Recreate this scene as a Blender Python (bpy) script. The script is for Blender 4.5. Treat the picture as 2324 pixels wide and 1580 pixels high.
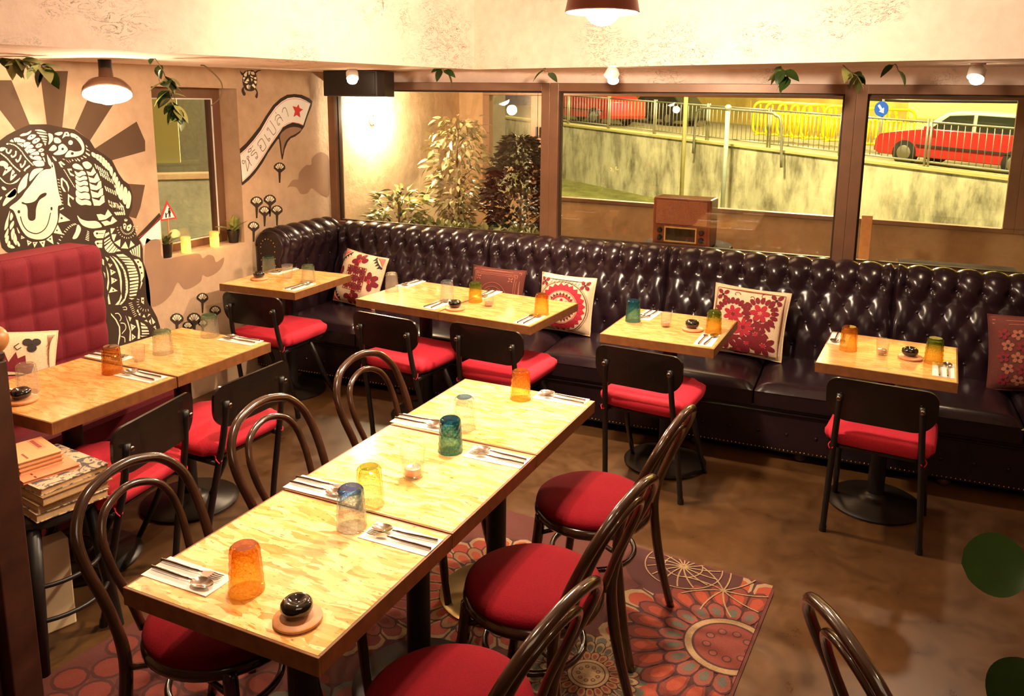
import bpy, bmesh, math, random
from math import sin, cos, pi, radians as R, sqrt, atan2, hypot
from mathutils import Vector, Matrix, Euler
from mathutils.geometry import tessellate_polygon
random.seed(7)
D = bpy.data
SC = bpy.context.scene
COL = SC.collection
for o in list(D.objects): D.objects.remove(o)

# ------------------------------------------------------------------ camera
cam = D.cameras.new('camera'); camo = D.objects.new('camera', cam); COL.objects.link(camo)
PITCH, ROLL, YAW, CAMH = R(10.7441), R(0.8068), R(-21.9481), 1.8891
fw = Vector((sin(YAW)*cos(PITCH), cos(YAW)*cos(PITCH), -sin(PITCH)))
rt = Vector((cos(YAW), -sin(YAW), 0)); up = rt.cross(fw)
r2 = rt*cos(ROLL) + up*sin(ROLL); u2 = up*cos(ROLL) - rt*sin(ROLL)
mw = Matrix((r2, u2, -fw)).transposed().to_4x4(); mw.translation = (0, 0, CAMH)
camo.matrix_world = mw
cam.sensor_width = 36; cam.sensor_fit = 'HORIZONTAL'; cam.lens = 28.432
cam.shift_x = -0.02441; cam.shift_y = -0.09104
cam.clip_start = 0.05; cam.clip_end = 200
SC.camera = camo

# ------------------------------------------------------------------ world, exposure
W = D.worlds.new('night_sky'); SC.world = W; W.use_nodes = True
W.node_tree.nodes['Background'].inputs[0].default_value = (0.030, 0.034, 0.045, 1)
W.node_tree.nodes['Background'].inputs[1].default_value = 0.6
vs = SC.view_settings
vs.view_transform = 'Standard'; vs.look = 'None'; vs.gamma = 1; vs.use_curve_mapping = False
vs.exposure = 0.9

# ------------------------------------------------------------------ room lights (the lamps that hang in the room above the frame, the street lamps and an added overhead fill)
WARM = (1.0, 0.73, 0.47)
WARM2 = (1.0, 0.64, 0.36)
def light(name, kind, loc, power, color=WARM, size=0.05, target=None, spot=None, blend=0.6):
    l = D.lights.new(name, kind); l.energy = power; l.color = color
    if kind == 'AREA': l.size = size
    else: l.shadow_soft_size = size
    if kind == 'SPOT': l.spot_size = R(spot); l.spot_blend = blend
    o = D.objects.new(name, l); COL.objects.link(o); o.location = loc
    if target:
        d = Vector(target) - Vector(loc); o.rotation_euler = d.to_track_quat('-Z', 'Y').to_euler()
    o['label'] = 'light source of ' + name.replace('_', ' ')
    return o
# ceiling spots of the main bay, over the long row and over the aisle
light('ceiling_spot_light', 'SPOT', (-1.35, 1.7, 2.70), 78, WARM, .04, (-1.3, 1.75, 0), 78)
light('ceiling_spot_light', 'SPOT', (-1.45, 2.75, 2.70), 135, WARM, .04, (-1.35, 2.7, 0), 72)
light('ceiling_spot_light', 'SPOT', (0.9, 1.6, 2.70), 20, WARM2, .04, (0.7, 2.2, 0), 90)
light('ceiling_spot_light', 'SPOT', (-2.75, 2.2, 2.05), 20, WARM2, .04, (-2.85, 2.3, .7), 110)
light('ceiling_spot_light', 'SPOT', (-1.7, 3.3, 2.70), 42, WARM, .05, (-2.75, 4.0, 2.1), 110)
light('added_fill_light', 'AREA', (0.2, 0.8, 2.70), 12, WARM, 1.6, (-0.6, 2.6, 0))  # broad unseen fill added overhead, no fitting of the room
# ------------------------------------------------------------------ mesh helpers
class G:
    """collects shapes and links them as one mesh object"""
    def __init__(s): s.v = []; s.f = []; s.mi = []; s.cur = 0
    def add(s, vs, fs):
        n = len(s.v); s.v += [tuple(v) for v in vs]
        for f in fs: s.f.append([n+i for i in f]); s.mi.append(s.cur)
        return s
    def box(s, c, d, rz=0, M=None):
        hx, hy, hz = d[0]/2, d[1]/2, d[2]/2
        vs = [Vector((x, y, z)) for z in (-hz, hz) for x, y in ((-hx, -hy), (hx, -hy), (hx, hy), (-hx, hy))]
        if rz: vs = [Matrix.Rotation(rz, 3, 'Z') @ v for v in vs]
        if M: vs = [M @ v for v in vs]
        vs = [v + Vector(c) for v in vs]
        return s.add(vs, [(3,2,1,0), (4,5,6,7), (0,1,5,4), (1,2,6,5), (2,3,7,6), (3,0,4,7)])
    def b2(s, a, b): 
        return s.box([(a[i]+b[i])/2 for i in range(3)], [abs(b[i]-a[i]) for i in range(3)])
    def tube(s, pts, r, n=10, closed=False, flat=1.0, cap=True):
        pts = [Vector(p) for p in pts]; m = len(pts)
        rs = r if isinstance(r, (list, tuple)) else [r]*m
        T = []
        for i in range(m):
            if closed: t = pts[(i+1) % m]-pts[i-1]
            else: t = pts[min(i+1, m-1)]-pts[max(i-1, 0)]
            T.append(t.normalized())
        a = Vector((0, 0, 1)) if abs(T[0].z) < .9 else Vector((1, 0, 0))
        N = (a - T[0]*a.dot(T[0])).normalized(); vs = []
        for i in range(m):
            N = (N - T[i]*N.dot(T[i]))
            N = N.normalized() if N.length > 1e-6 else T[i].orthogonal().normalized()
            B = T[i].cross(N)
            for k in range(n):
                an = 2*pi*k/n; vs.append(pts[i] + N*(cos(an)*rs[i]) + B*(sin(an)*rs[i]*flat))
        fs = []
        for i in range(m if closed else m-1):
            j = (i+1) % m
            for k in range(n):
                l = (k+1) % n; fs.append((i*n+k, i*n+l, j*n+l, j*n+k))
        if not closed and cap:
            fs.append(tuple(range(n-1, -1, -1))); fs.append(tuple((m-1)*n+k for k in range(n)))
        return s.add(vs, fs)
    def lathe(s, prof, n=24, c=(0, 0, 0), M=None):
        vs = []; fs = []; m = len(prof)
        for r, z in prof:
            for k in range(n): vs.append(Vector((r*cos(2*pi*k/n), r*sin(2*pi*k/n), z)))
        for i in range(m-1):
            for k in range(n):
                l = (k+1) % n; fs.append((i*n+k, i*n+l, (i+1)*n+l, (i+1)*n+k))
        if prof[0][0] > 1e-4: fs.append(tuple(range(n-1, -1, -1)))
        if prof[-1][0] > 1e-4: fs.append(tuple((m-1)*n+k for k in range(n)))
        if M: vs = [M @ v for v in vs]
        return s.add([v+Vector(c) for v in vs], fs)
    def prism(s, poly, z0, z1, M=None):
        n = len(poly); vs = [Vector((x, y, z0)) for x, y in poly] + [Vector((x, y, z1)) for x, y in poly]
        tri = tessellate_polygon([[Vector((x, y, 0)) for x, y in poly]])
        a = sum(poly[i-1][0]*poly[i][1]-poly[i][0]*poly[i-1][1] for i in range(n))
        fs = [(i, (i+1) % n, n+(i+1) % n, n+i) if a > 0 else (n+i, n+(i+1) % n, (i+1) % n, i) for i in range(n)]
        for t in tri:
            p = [poly[k] for k in t]; ar = (p[1][0]-p[0][0])*(p[2][1]-p[0][1])-(p[1][1]-p[0][1])*(p[2][0]-p[0][0])
            t = t if ar > 0 else t[::-1]
            fs.append(tuple(n+k for k in t)); fs.append(tuple(t[::-1]))
        if M: vs = [M @ v for v in vs]
        return s.add(vs, fs)
    def grid(s, fn, nu, nv, wrapu=False):
        vs = [fn(i/nu, j/nv) for j in range(nv+1) for i in range(nu + (0 if wrapu else 1))]
        w = nu if wrapu else nu+1; fs = []
        for j in range(nv):
            for i in range(nu):
                k = (i+1) % w if wrapu else i+1
                fs.append((j*w+i, j*w+k, (j+1)*w+k, (j+1)*w+i))
        return s.add(vs, fs)
    def ball(s, c, r, n=10, m=6, sc=(1, 1, 1)):
        pr = [(max(r*sin(pi*i/m), 1e-5), -r*cos(pi*i/m)) for i in range(m+1)]
        return s.lathe(pr, n, c, Matrix.Diagonal(sc).to_3x3())
    def flat(s, poly3):
        P = [Vector(p) for p in poly3]
        return s.add(P, [t for t in tessellate_polygon([P])])
    def mesh(s, name, mats, smooth=None):
        me = D.meshes.new(name); me.from_pydata(s.v, [], s.f); 
        for m in (mats if isinstance(mats, (list, tuple)) else [mats]): me.materials.append(m)
        if max(s.mi or [0]): me.polygons.foreach_set('material_index', s.mi)
        if smooth is not None:
            me.shade_smooth()
            if smooth < 180: me.set_sharp_from_angle(angle=R(smooth))
        me.update(); return me
    def build(s, name, mats, parent=None, smooth=None, bevel=0, loc=None, rot=None):
        o = D.objects.new(name, s.mesh(name, mats, smooth)); COL.objects.link(o)
        if parent: o.parent = parent
        if loc: o.location = loc
        if rot: o.rotation_euler = rot
        if bevel:
            b = o.modifiers.new('bevel', 'BEVEL'); b.width = bevel; b.segments = 2; b.limit_method = 'ANGLE'; b.angle_limit = R(40)
            b.harden_normals = False
        return o
def part(name, me, parent, loc=(0, 0, 0), rot=(0, 0, 0)):
    o = D.objects.new(name, me); COL.objects.link(o); o.parent = parent; o.location = loc; o.rotation_euler = rot
    return o
def tag(o, label, cat, group=None, kind=None):
    o['label'] = label; o['category'] = cat
    if group: o['group'] = group
    if kind: o['kind'] = kind
    return o
def thing(name, label, cat, loc=(0, 0, 0), rz=0, group=None):
    o = D.objects.new(name, None); COL.objects.link(o); o.empty_display_size = .1
    o.location = loc; o.rotation_euler = (0, 0, rz)
    return tag(o, label, cat, group)
def struct(o, label=None):
    o['kind'] = 'structure'
    if label: o['label'] = label
    return o
def dup(root, loc, rz, label, group=None):
    r = root.copy(); COL.objects.link(r); r.location = loc; r.rotation_euler = (0, 0, rz); r['label'] = label
    if group: r['group'] = group
    for ch in list(root.children):
        c = ch.copy(); COL.objects.link(c); c.parent = r
        for g in list(ch.children):
            d = g.copy(); COL.objects.link(d); d.parent = c
    return r
def spline(pts, k=6, closed=False):
    P = [Vector(p) for p in pts]; n = len(P); out = []
    for i in range(n if closed else n-1):
        a = P[(i-1) % n] if closed or i > 0 else P[0]*2-P[1]
        b = P[i]; c = P[(i+1) % n]; d = P[(i+2) % n] if closed or i < n-2 else P[-1]*2-P[-2]
        for t in range(k):
            t /= k
            out.append(.5*((2*b)+(c-a)*t+(2*a-5*b+4*c-d)*t*t+(3*b-a-3*c+d)*t**3))
    if not closed: out.append(P[-1])
    return out
def rrect(w, h, r, n=5, rs=None):
    """rounded rectangle outline; rs = radii of (bottom-left, bottom-right, top-right, top-left)"""
    rs = rs or [r]*4; out = []
    for (cx, cy, a0), q in zip(((-1, -1, pi), (1, -1, 1.5*pi), (1, 1, 0), (-1, 1, .5*pi)), rs):
        for i in range(n+1):
            a = a0+i/n*pi/2; out.append((cx*(w/2-q)+q*cos(a), cy*(h/2-q)+q*sin(a)))
    return out

# ------------------------------------------------------------------ materials
def lin(c):
    return tuple((x/255/12.92 if x/255 <= .04045 else ((x/255+.055)/1.055)**2.4) for x in c)
class NT:
    def __init__(s, name):
        s.m = D.materials.new(name); s.m.use_nodes = True; s.t = s.m.node_tree; s.b = s.t.nodes['Principled BSDF']; s.out = s.t.nodes['Material Output']
    def n(s, typ, **kw):
        x = s.t.nodes.new(typ)
        for k, v in kw.items():
            if k.startswith('i_'): x.inputs[k[2:].replace('_', ' ')].default_value = v
            else: setattr(x, k, v)
        return x
    def l(s, a, b): s.t.links.new(a, b)
    def coord(s, kind='Object', scale=(1, 1, 1), rot=(0, 0, 0), loc=None):
        tc = s.n('ShaderNodeTexCoord'); mp = s.n('ShaderNodeMapping')
        mp.inputs['Scale'].default_value = scale; mp.inputs['Rotation'].default_value = rot
        if kind == 'World':
            g = s.n('ShaderNodeNewGeometry'); s.l(g.outputs['Position'], mp.inputs[0])
        else: s.l(tc.outputs[kind], mp.inputs[0])
        return mp.outputs[0]
    def noise(s, vec, scale, detail=4, rough=.55, dist=0):
        x = s.n('ShaderNodeTexNoise'); x.inputs['Scale'].default_value = scale; x.inputs['Detail'].default_value = detail
        x.inputs['Roughness'].default_value = rough; x.inputs['Distortion'].default_value = dist
        if vec is not None: s.l(vec, x.inputs['Vector'])
        return x
    def ramp(s, fac, stops, interp='LINEAR'):
        x = s.n('ShaderNodeValToRGB'); x.color_ramp.interpolation = interp; e = x.color_ramp.elements
        while len(e) < len(stops): e.new(.5)
        for k, (p, c) in zip(e, stops):
            k.position = p; k.color = (*c, 1) if len(c) == 3 else c
        s.l(fac, x.inputs[0]); return x.outputs[0]
    def mix(s, fac, a, b, mode='MIX'):
        x = s.n('ShaderNodeMix', data_type='RGBA', blend_type=mode)
        for sock, v in ((x.inputs[0], fac), (x.inputs[6], a), (x.inputs[7], b)):
            if hasattr(v, 'is_linked') or hasattr(v, 'links'): s.l(v, sock)
            else: sock.default_value = v if not isinstance(v, tuple) else ((*v, 1) if len(v) == 3 else v)
        return x.outputs[2]
    def math(s, op, a, b=0.0):
        x = s.n('ShaderNodeMath', operation=op)
        for sock, v in ((x.inputs[0], a), (x.inputs[1], b)):
            if hasattr(v, 'links'): s.l(v, sock)
            else: sock.default_value = v
        return x.outputs[0]
    def bump(s, h, strength=.3, dist=.01):
        x = s.n('ShaderNodeBump'); x.inputs['Strength'].default_value = strength; x.inputs['Distance'].default_value = dist
        s.l(h, x.inputs['Height']); s.l(x.outputs[0], s.b.inputs['Normal']); return x
    def base(s, c):
        if hasattr(c, 'links'): s.l(c, s.b.inputs['Base Color'])
        else: s.b.inputs['Base Color'].default_value = (*c, 1)
    def set(s, **kw):
        for k, v in kw.items(): s.b.inputs[k.replace('_', ' ')].default_value = v
        return s
def simple(name, rgb, rough=.5, metal=0, var=.12, scale=20, bump=0, bscale=60, coat=0, kind='Object'):
    t = NT(name); c = lin(rgb); v = t.coord(kind)
    nz = t.noise(v, scale, 4)
    t.base(t.ramp(nz.outputs[0], [(.3, tuple(x*(1-var) for x in c)), (.7, tuple(min(1, x*(1+var)) for x in c))]))
    t.set(Roughness=rough, Metallic=metal)
    if coat: t.b.inputs['Coat Weight'].default_value = coat; t.b.inputs['Coat Roughness'].default_value = .08
    if bump: t.bump(t.noise(v, bscale, 3).outputs[0], bump, .004)
    return t.m
def plaster(name, a, b, mottle=2.2, marks=0.0, rough=.85, dark=(70, 45, 35)):
    t = NT(name); v = t.coord('World'); n1 = t.noise(v, mottle, 6, .62); n2 = t.noise(v, 14, 5, .6)
    col = t.ramp(n1.outputs[0], [(.3, lin(a)), (.7, lin(b))])
    col = t.mix(.25, col, t.ramp(n2.outputs[0], [(.35, tuple(x*.78 for x in lin(a))), (.65, lin(b))]))
    if marks:
        v2 = t.coord('World', (7, 7, 16)); n3 = t.noise(v2, 1.1, 7, .66, 2.2); n4 = t.noise(v, 1.9, 3)
        mk = t.ramp(n3.outputs[0], [(.482, (0, 0, 0)), (.496, (1, 1, 1)), (.504, (1, 1, 1)), (.518, (0, 0, 0))])
        mk2 = t.ramp(n4.outputs[0], [(.52, (0, 0, 0)), (.62, (marks,)*3)])
        col = t.mix(t.math('MULTIPLY', mk, mk2), col, lin(dark))
    t.base(col); t.set(Roughness=rough); t.bump(t.noise(v, 9, 7, .65).outputs[0], .35, .02)
    return t.m
M = {}
M['wall'] = plaster('mural_wall_plaster', (184, 152, 122), (212, 182, 150))
M['beam'] = plaster('beam_plaster', (226, 200, 184), (244, 224, 208), 1.4, .9)
M['soffit'] = plaster('soffit_plaster', (186, 150, 122), (214, 180, 152), 2.5, .5)
M['ceil'] = plaster('ceiling_plaster', (200, 178, 160), (222, 202, 184))
M['terrwall'] = plaster('terrace_plaster', (196, 166, 130), (224, 198, 164), 2.4, .8, dark=(110, 82, 54))
M['parapet'] = plaster('parapet_plaster', (160, 124, 88), (186, 150, 110), 2.4)
M['dark_room'] = plaster('dark_room_plaster', (120, 92, 74), (140, 110, 90))
def m_floor():
    t = NT('polished_concrete'); v = t.coord('World'); n1 = t.noise(v, 1.6, 8, .62, .6); n2 = t.noise(v, 7, 6, .65, .4)
    col = t.ramp(n1.outputs[0], [(.25, lin((50, 31, 14))), (.5, lin((76, 49, 23))), (.75, lin((102, 70, 36)))])
    col = t.mix(.45, col, t.ramp(n2.outputs[0], [(.3, lin((46, 28, 13))), (.7, lin((100, 68, 36)))]))
    v2 = t.coord('World', (2, 11, 1), (0, 0, .5)); n3 = t.noise(v2, 6, 6, .7, 1.5)
    sc = t.ramp(n3.outputs[0], [(.70, (0, 0, 0)), (.78, (.5, .5, .5))])
    col = t.mix(sc, col, lin((150, 112, 70)))
    t.base(col); t.set(Roughness=.34)
    t.l(t.ramp(n2.outputs[0], [(.3, (.26,)*3), (.7, (.46,)*3)]), t.b.inputs['Roughness'])
    t.bump(n2.outputs[0], .06, .01); return t.m
M['floor'] = m_floor()
def m_osb(name, cs, glossy=.1, fine=1.0):
    t = NT(name); oi = t.n('ShaderNodeObjectInfo'); tc = t.n('ShaderNodeTexCoord')
    ad = t.n('ShaderNodeVectorMath', operation='ADD'); sc = t.n('ShaderNodeVectorMath', operation='SCALE'); sc.inputs['Scale'].default_value = 7.3
    t.l(oi.outputs['Location'], sc.inputs[0]); t.l(tc.outputs['Object'], ad.inputs[0]); t.l(sc.outputs[0], ad.inputs[1])
    wob = t.noise(ad.outputs[0], 6, 3); wm = t.n('ShaderNodeVectorMath', operation='SCALE'); wm.inputs['Scale'].default_value = .055
    t.l(wob.outputs['Color'], wm.inputs[0]); ad2 = t.n('ShaderNodeVectorMath', operation='ADD'); t.l(ad.outputs[0], ad2.inputs[0]); t.l(wm.outputs[0], ad2.inputs[1])
    col = None
    for i, (a, sx, sy) in enumerate(((.25, 12, 46), (1.35, 10, 42), (-.85, 14, 60), (2.3, 9, 36), (.75, 17, 76))):
        mp = t.n('ShaderNodeMapping'); mp.inputs['Rotation'].default_value = (0, 0, a); mp.inputs['Scale'].default_value = (sx*fine, sy*fine, 1)
        t.l(ad2.outputs[0], mp.inputs[0]); vo = t.n('ShaderNodeTexVoronoi'); vo.voronoi_dimensions = '2D'; vo.inputs['Scale'].default_value = 1; vo.inputs['Randomness'].default_value = 1
        t.l(mp.outputs[0], vo.inputs['Vector']); sp = t.n('ShaderNodeSeparateColor'); t.l(vo.outputs['Color'], sp.inputs[0])
        g = t.noise(mp.outputs[0], 1.6, 3); k = t.math('ADD', t.math('MULTIPLY', sp.outputs[0], .8), t.math('MULTIPLY', g.outputs[0], .25))
        c = t.ramp(k, [(.04, cs[0]), (.11, cs[1]), (.45, cs[2]), (.75, cs[3]), (.95, cs[2])])
        if col is None: col = c
        else: col = t.mix(t.ramp(sp.outputs[1], [(.60, (0, 0, 0)), (.62, (1, 1, 1))]), col, c)
    fl = t.n('ShaderNodeMapping'); fl.inputs['Rotation'].default_value = (0, 0, .5); fl.inputs['Scale'].default_value = (22*fine, 75*fine, 1); t.l(ad2.outputs[0], fl.inputs[0])
    n3 = t.noise(fl.outputs[0], 1.5, 4, .7); sm = t.ramp(n3.outputs[0], [(.60, (0, 0, 0)), (.67, (.8, .8, .8))])
    col = t.mix(sm, col, cs[0])
    t.base(col); t.set(Roughness=glossy); t.b.inputs['Coat Weight'].default_value = .6; t.b.inputs['Coat Roughness'].default_value = .05
    return t.m
M['osb'] = m_osb('strand_board', (lin((150, 80, 34)), lin((212, 148, 76)), lin((236, 190, 116)), lin((250, 224, 162))))
M['osb2'] = m_osb('fine_strand_board', (lin((170, 96, 40)), lin((214, 148, 80)), lin((228, 172, 102)), lin((238, 190, 122))), .16, 1.25)
M['band'] = simple('table_edge_wood', (124, 78, 42), .42, 0, .2, 30, .05)
M['black'] = simple('black_powder_coat', (26, 20, 17), .42, 0, .2, 40)
M['base'] = simple('black_cast_base', (34, 26, 20), .34, .35, .25, 12, .05)
M['bent'] = simple('dark_bentwood', (52, 30, 18), .2, 0, .3, 16, 0, 60, .6)
M['ply'] = simple('black_lacquer_plywood', (24, 17, 13), .26, 0, .2, 9, 0, 60, .3)
def fabric(name, rgb, rough=.92, amt=.4, scale=260, sheen=.25):
    t = NT(name); v = t.coord('Object'); n = t.noise(v, scale, 2); n2 = t.noise(v, 9, 3); c = lin(rgb)
    col = t.ramp(n.outputs[0], [(.3, tuple(x*.72 for x in c)), (.7, tuple(min(1, x*1.2) for x in c))])
    col = t.mix(.3, col, t.ramp(n2.outputs[0], [(.3, tuple(x*.8 for x in c)), (.7, c)]))
    t.base(col); t.set(Roughness=rough); t.b.inputs['Sheen Weight'].default_value = sheen; t.b.inputs['Sheen Tint'].default_value = (*c, 1)
    t.bump(n.outputs[0], amt, .002); return t.m
M['red'] = fabric('red_seat_fabric', (200, 34, 56))
M['crimson'] = fabric('crimson_seat_fabric', (108, 3, 18), .92, .4, 260, .04)
M['crimson'].node_tree.nodes['Principled BSDF'].inputs['Specular IOR Level'].default_value = .15
M['lit_brass'] = simple('brass_base_lit', (122, 100, 58), .3, .85, .2, 9)  # brighter base tone, the light on one disc put into its colour
M['booth'] = fabric('crimson_booth_velvet', (116, 14, 34), .85, .3, 160, .5)
M['cream_cloth'] = fabric('cream_cotton', (232, 204, 168), .9, .3)
M['brown_cloth'] = fabric('brown_cotton', (96, 42, 34), .9, .3)
M['maroon_thread'] = fabric('maroon_thread', (124, 20, 34), .8, .4)
M['red_thread'] = fabric('red_thread', (184, 34, 52), .8, .4)
M['pink_thread'] = fabric('pink_thread', (214, 110, 100), .8, .4)
M['dark_thread'] = fabric('dark_thread', (44, 30, 26), .8, .4)
M['tan_thread'] = fabric('tan_thread', (160, 92, 70), .8, .4)
def m_leather():
    t = NT('aubergine_leather'); v = t.coord('Object'); n = t.noise(v, 3, 5); c = lin((40, 24, 30)); d = lin((30, 18, 24))
    t.base(t.ramp(n.outputs[0], [(.3, d), (.7, c)])); t.set(Roughness=.22); t.b.inputs['Specular IOR Level'].default_value = .38
    vo = t.n('ShaderNodeTexVoronoi'); vo.inputs['Scale'].default_value = 420; t.l(v, vo.inputs['Vector'])
    t.bump(vo.outputs['Distance'], .10, .001); return t.m
M['leather'] = m_leather()
M['brass'] = simple('antique_brass', (190, 160, 110), .25, 1, .15, 60)
M['steel'] = simple('polished_steel', (214, 208, 200), .14, 1, .06, 40)
M['darksteel'] = simple('dark_steel_handle', (150, 138, 126), .22, 1, .1, 40)  # darker steel for cutlery handles and chair bolts
M['napkin'] = simple('white_paper_napkin', (244, 238, 230), .8, 0, .03, 40, .15, 30)
M['coaster'] = simple('pale_red_wood', (206, 140, 92), .5, 0, .12, 40)
M['glaze'] = simple('black_glaze', (16, 11, 9), .05, 0, .1, 10, 0, 60, 1.0)
M['white'] = simple('white_china', (236, 230, 222), .35, 0, .03)
M['wax'] = simple('white_wax', (244, 232, 222), .55, 0, .03)
M['pinkfoil'] = simple('tealight_cup', (214, 170, 156), .3, .6, .05)
M['frame'] = simple('bronze_window_frame', (128, 92, 68), .38, .25, .1, 8)
M['framedark'] = simple('window_rebate', (58, 38, 26), .5, .1, .1)
M['mattwood'] = simple('matt_dark_wood', (58, 34, 22), .85, 0, .3, 14)
M['mattwood'].node_tree.nodes['Principled BSDF'].inputs['Specular IOR Level'].default_value = .1
M['darkwood'] = simple('dark_panel_wood', (62, 32, 20), .45, 0, .3, 14, .1)
M['knob'] = simple('varnished_ball', (204, 140, 84), .35, 0, .15, 20)
M['speaker'] = simple('black_speaker_cabinet', (46, 34, 26), .55, 0, .15)
def tint_glass(name, stops, gloss=.05, body=.16, gmix=.55):
    """coloured tumbler: thin tinted wall, a little body colour and a fresnel shine; stops run from rim (0) to foot (1) of the upside-down glass"""
    t = NT(name); tc = t.n('ShaderNodeTexCoord'); sp = t.n('ShaderNodeSeparateXYZ'); t.l(tc.outputs['Object'], sp.inputs[0])
    k = t.math('DIVIDE', sp.outputs['Z'], .12)
    col = t.ramp(k, [(p, lin(c)) for p, c in stops])
    tr = t.n('ShaderNodeBsdfTransparent'); gm = t.n('ShaderNodeGamma'); lw0 = t.n('ShaderNodeLayerWeight'); lw0.inputs['Blend'].default_value = .5; vo = t.n('ShaderNodeTexVoronoi'); vo.feature = 'DISTANCE_TO_EDGE'; vo.inputs['Scale'].default_value = 105; t.l(tc.outputs['Object'], vo.inputs['Vector']); eg = t.ramp(vo.outputs['Distance'], [(0, (1, 1, 1)), (.12, (0, 0, 0))]); eg = t.math('MULTIPLY', eg, .38); t.l(t.math('ADD', t.math('ADD', t.math('MULTIPLY', t.math('POWER', lw0.outputs['Facing'], 2.0), 1.2), .15), eg), gm.inputs[1]); col2 = t.mix(t.math('MULTIPLY', eg, .5), col, (.35, .33, .30)); t.l(col2, gm.inputs[0]); t.l(gm.outputs[0], tr.inputs[0])
    di = t.n('ShaderNodeBsdfTranslucent'); t.l(col, di.inputs[0]); df = t.n('ShaderNodeBsdfDiffuse'); t.l(col, df.inputs[0])
    ad = t.n('ShaderNodeMixShader'); ad.inputs[0].default_value = .5; t.l(di.outputs[0], ad.inputs[1]); t.l(df.outputs[0], ad.inputs[2])
    m1 = t.n('ShaderNodeMixShader'); m1.inputs[0].default_value = body; t.l(tr.outputs[0], m1.inputs[1]); t.l(ad.outputs[0], m1.inputs[2])
    gl = t.n('ShaderNodeBsdfGlossy'); gl.inputs['Roughness'].default_value = gloss
    lw = t.n('ShaderNodeLayerWeight'); lw.inputs['Blend'].default_value = .35
    f = t.math('MULTIPLY', t.math('ADD', t.math('POWER', lw.outputs['Facing'], 2.2), .05), gmix)
    m2 = t.n('ShaderNodeMixShader'); t.l(f, m2.inputs[0]); t.l(m1.outputs[0], m2.inputs[1]); t.l(gl.outputs[0], m2.inputs[2])
    t.l(m2.outputs[0], t.out.inputs[0]); return t.m
M['g_amber'] = tint_glass('amber_glass', [(0, (255, 226, 140)), (.5, (252, 206, 96)), (.85, (228, 158, 58)), (1, (180, 106, 34))])
M['g_amberdark'] = tint_glass('dark_amber_glass', [(0, (240, 186, 104)), (1, (186, 120, 54))])
M['g_blue'] = tint_glass('clear_to_blue_glass', [(0, (246, 244, 238)), (.4, (222, 230, 234)), (.8, (140, 176, 206)), (.95, (40, 96, 180)), (1, (30, 80, 170))], .05, .09)
M['g_bluerim'] = tint_glass('clear_glass_with_blue_foot', [(0, (248, 246, 240)), (.86, (238, 240, 240)), (.97, (90, 150, 200)), (1, (40, 110, 190))], .05, .06)
M['g_teal'] = tint_glass('teal_glass', [(0, (150, 196, 170)), (.45, (96, 164, 156)), (.75, (40, 128, 142)), (1, (16, 90, 126))], .05, .22)
M['g_lime'] = tint_glass('pale_lime_glass', [(0, (252, 250, 230)), (.6, (240, 238, 180)), (.95, (200, 206, 110)), (1, (130, 160, 70))], .05, .07)
M['g_green'] = tint_glass('yellow_to_green_glass', [(0, (250, 214, 110)), (.4, (244, 206, 90)), (.7, (170, 178, 60)), (1, (86, 130, 40))], .05, .16)
M['g_sage'] = tint_glass('clear_glass_with_sage_foot', [(0, (244, 242, 230)), (.62, (232, 236, 222)), (.88, (158, 196, 164)), (1, (120, 172, 140))], .05, .06)
M['g_clear'] = tint_glass('clear_pressed_glass', [(0, (250, 246, 240)), (1, (240, 234, 226))], .05, .07)
M['g_cup'] = tint_glass('clear_candle_glass', [(0, (248, 244, 236)), (1, (248, 244, 236))], .04, .05, .5)
def pane_glass():
    t = NT('window_pane'); tr = t.n('ShaderNodeBsdfTransparent'); tr.inputs[0].default_value = (.96, .96, .94, 1)
    gl = t.n('ShaderNodeBsdfGlossy'); gl.inputs['Roughness'].default_value = .01
    lw = t.n('ShaderNodeLayerWeight'); lw.inputs['Blend'].default_value = .5; fr = t.n('ShaderNodeMath', operation='MULTIPLY_ADD'); t.l(t.math('POWER', lw.outputs['Facing'], 5.0), fr.inputs[0]); fr.inputs[1].default_value = .9; fr.inputs[2].default_value = .04
    m2 = t.n('ShaderNodeMixShader'); t.l(t.math('MULTIPLY', fr.outputs[0], 1.3), m2.inputs[0]); t.l(tr.outputs[0], m2.inputs[1]); t.l(gl.outputs[0], m2.inputs[2])
    t.l(m2.outputs[0], t.out.inputs[0]); return t.m
M['pane'] = pane_glass()
def emit(name, rgb, strength):
    t = NT(name); e = t.n('ShaderNodeEmission'); e.inputs[0].default_value = (*lin(rgb), 1); e.inputs[1].default_value = strength
    t.l(e.outputs[0], t.out.inputs[0]); return t.m
M['bulb'] = emit('lit_bulb', (255, 226, 186), 34)
M['bulb_big'] = emit('lit_pendant_globe', (255, 232, 205), 26)
M['flame'] = emit('candle_flame', (255, 190, 40), 5)
def leafmat(name, a, b, rough=.4):
    t = NT(name); oi = t.n('ShaderNodeObjectInfo'); v = t.coord('World'); n = t.noise(v, 24, 3)
    k = t.math('ADD', t.math('MULTIPLY', oi.outputs['Random'], .5), t.math('MULTIPLY', n.outputs[0], .6))
    t.base(t.ramp(k, [(.2, lin(a)), (.85, lin(b))])); t.set(Roughness=rough); return t.m
M['leaf_fig'] = leafmat('variegated_fig_leaf', (86, 80, 42), (204, 188, 132))
M['leaf_dark'] = leafmat('dark_bush_leaf', (40, 34, 20), (92, 78, 48))
M['leaf_mid'] = leafmat('mid_green_leaf', (70, 82, 36), (150, 150, 84))
M['leaf_pale'] = leafmat('pale_green_leaf', (96, 112, 50), (184, 190, 110))
M['leaf_deep'] = leafmat('deep_green_leaf', (26, 44, 16), (50, 76, 30), .25)
M['stem'] = simple('brown_stem', (104, 80, 50), .7)
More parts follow.
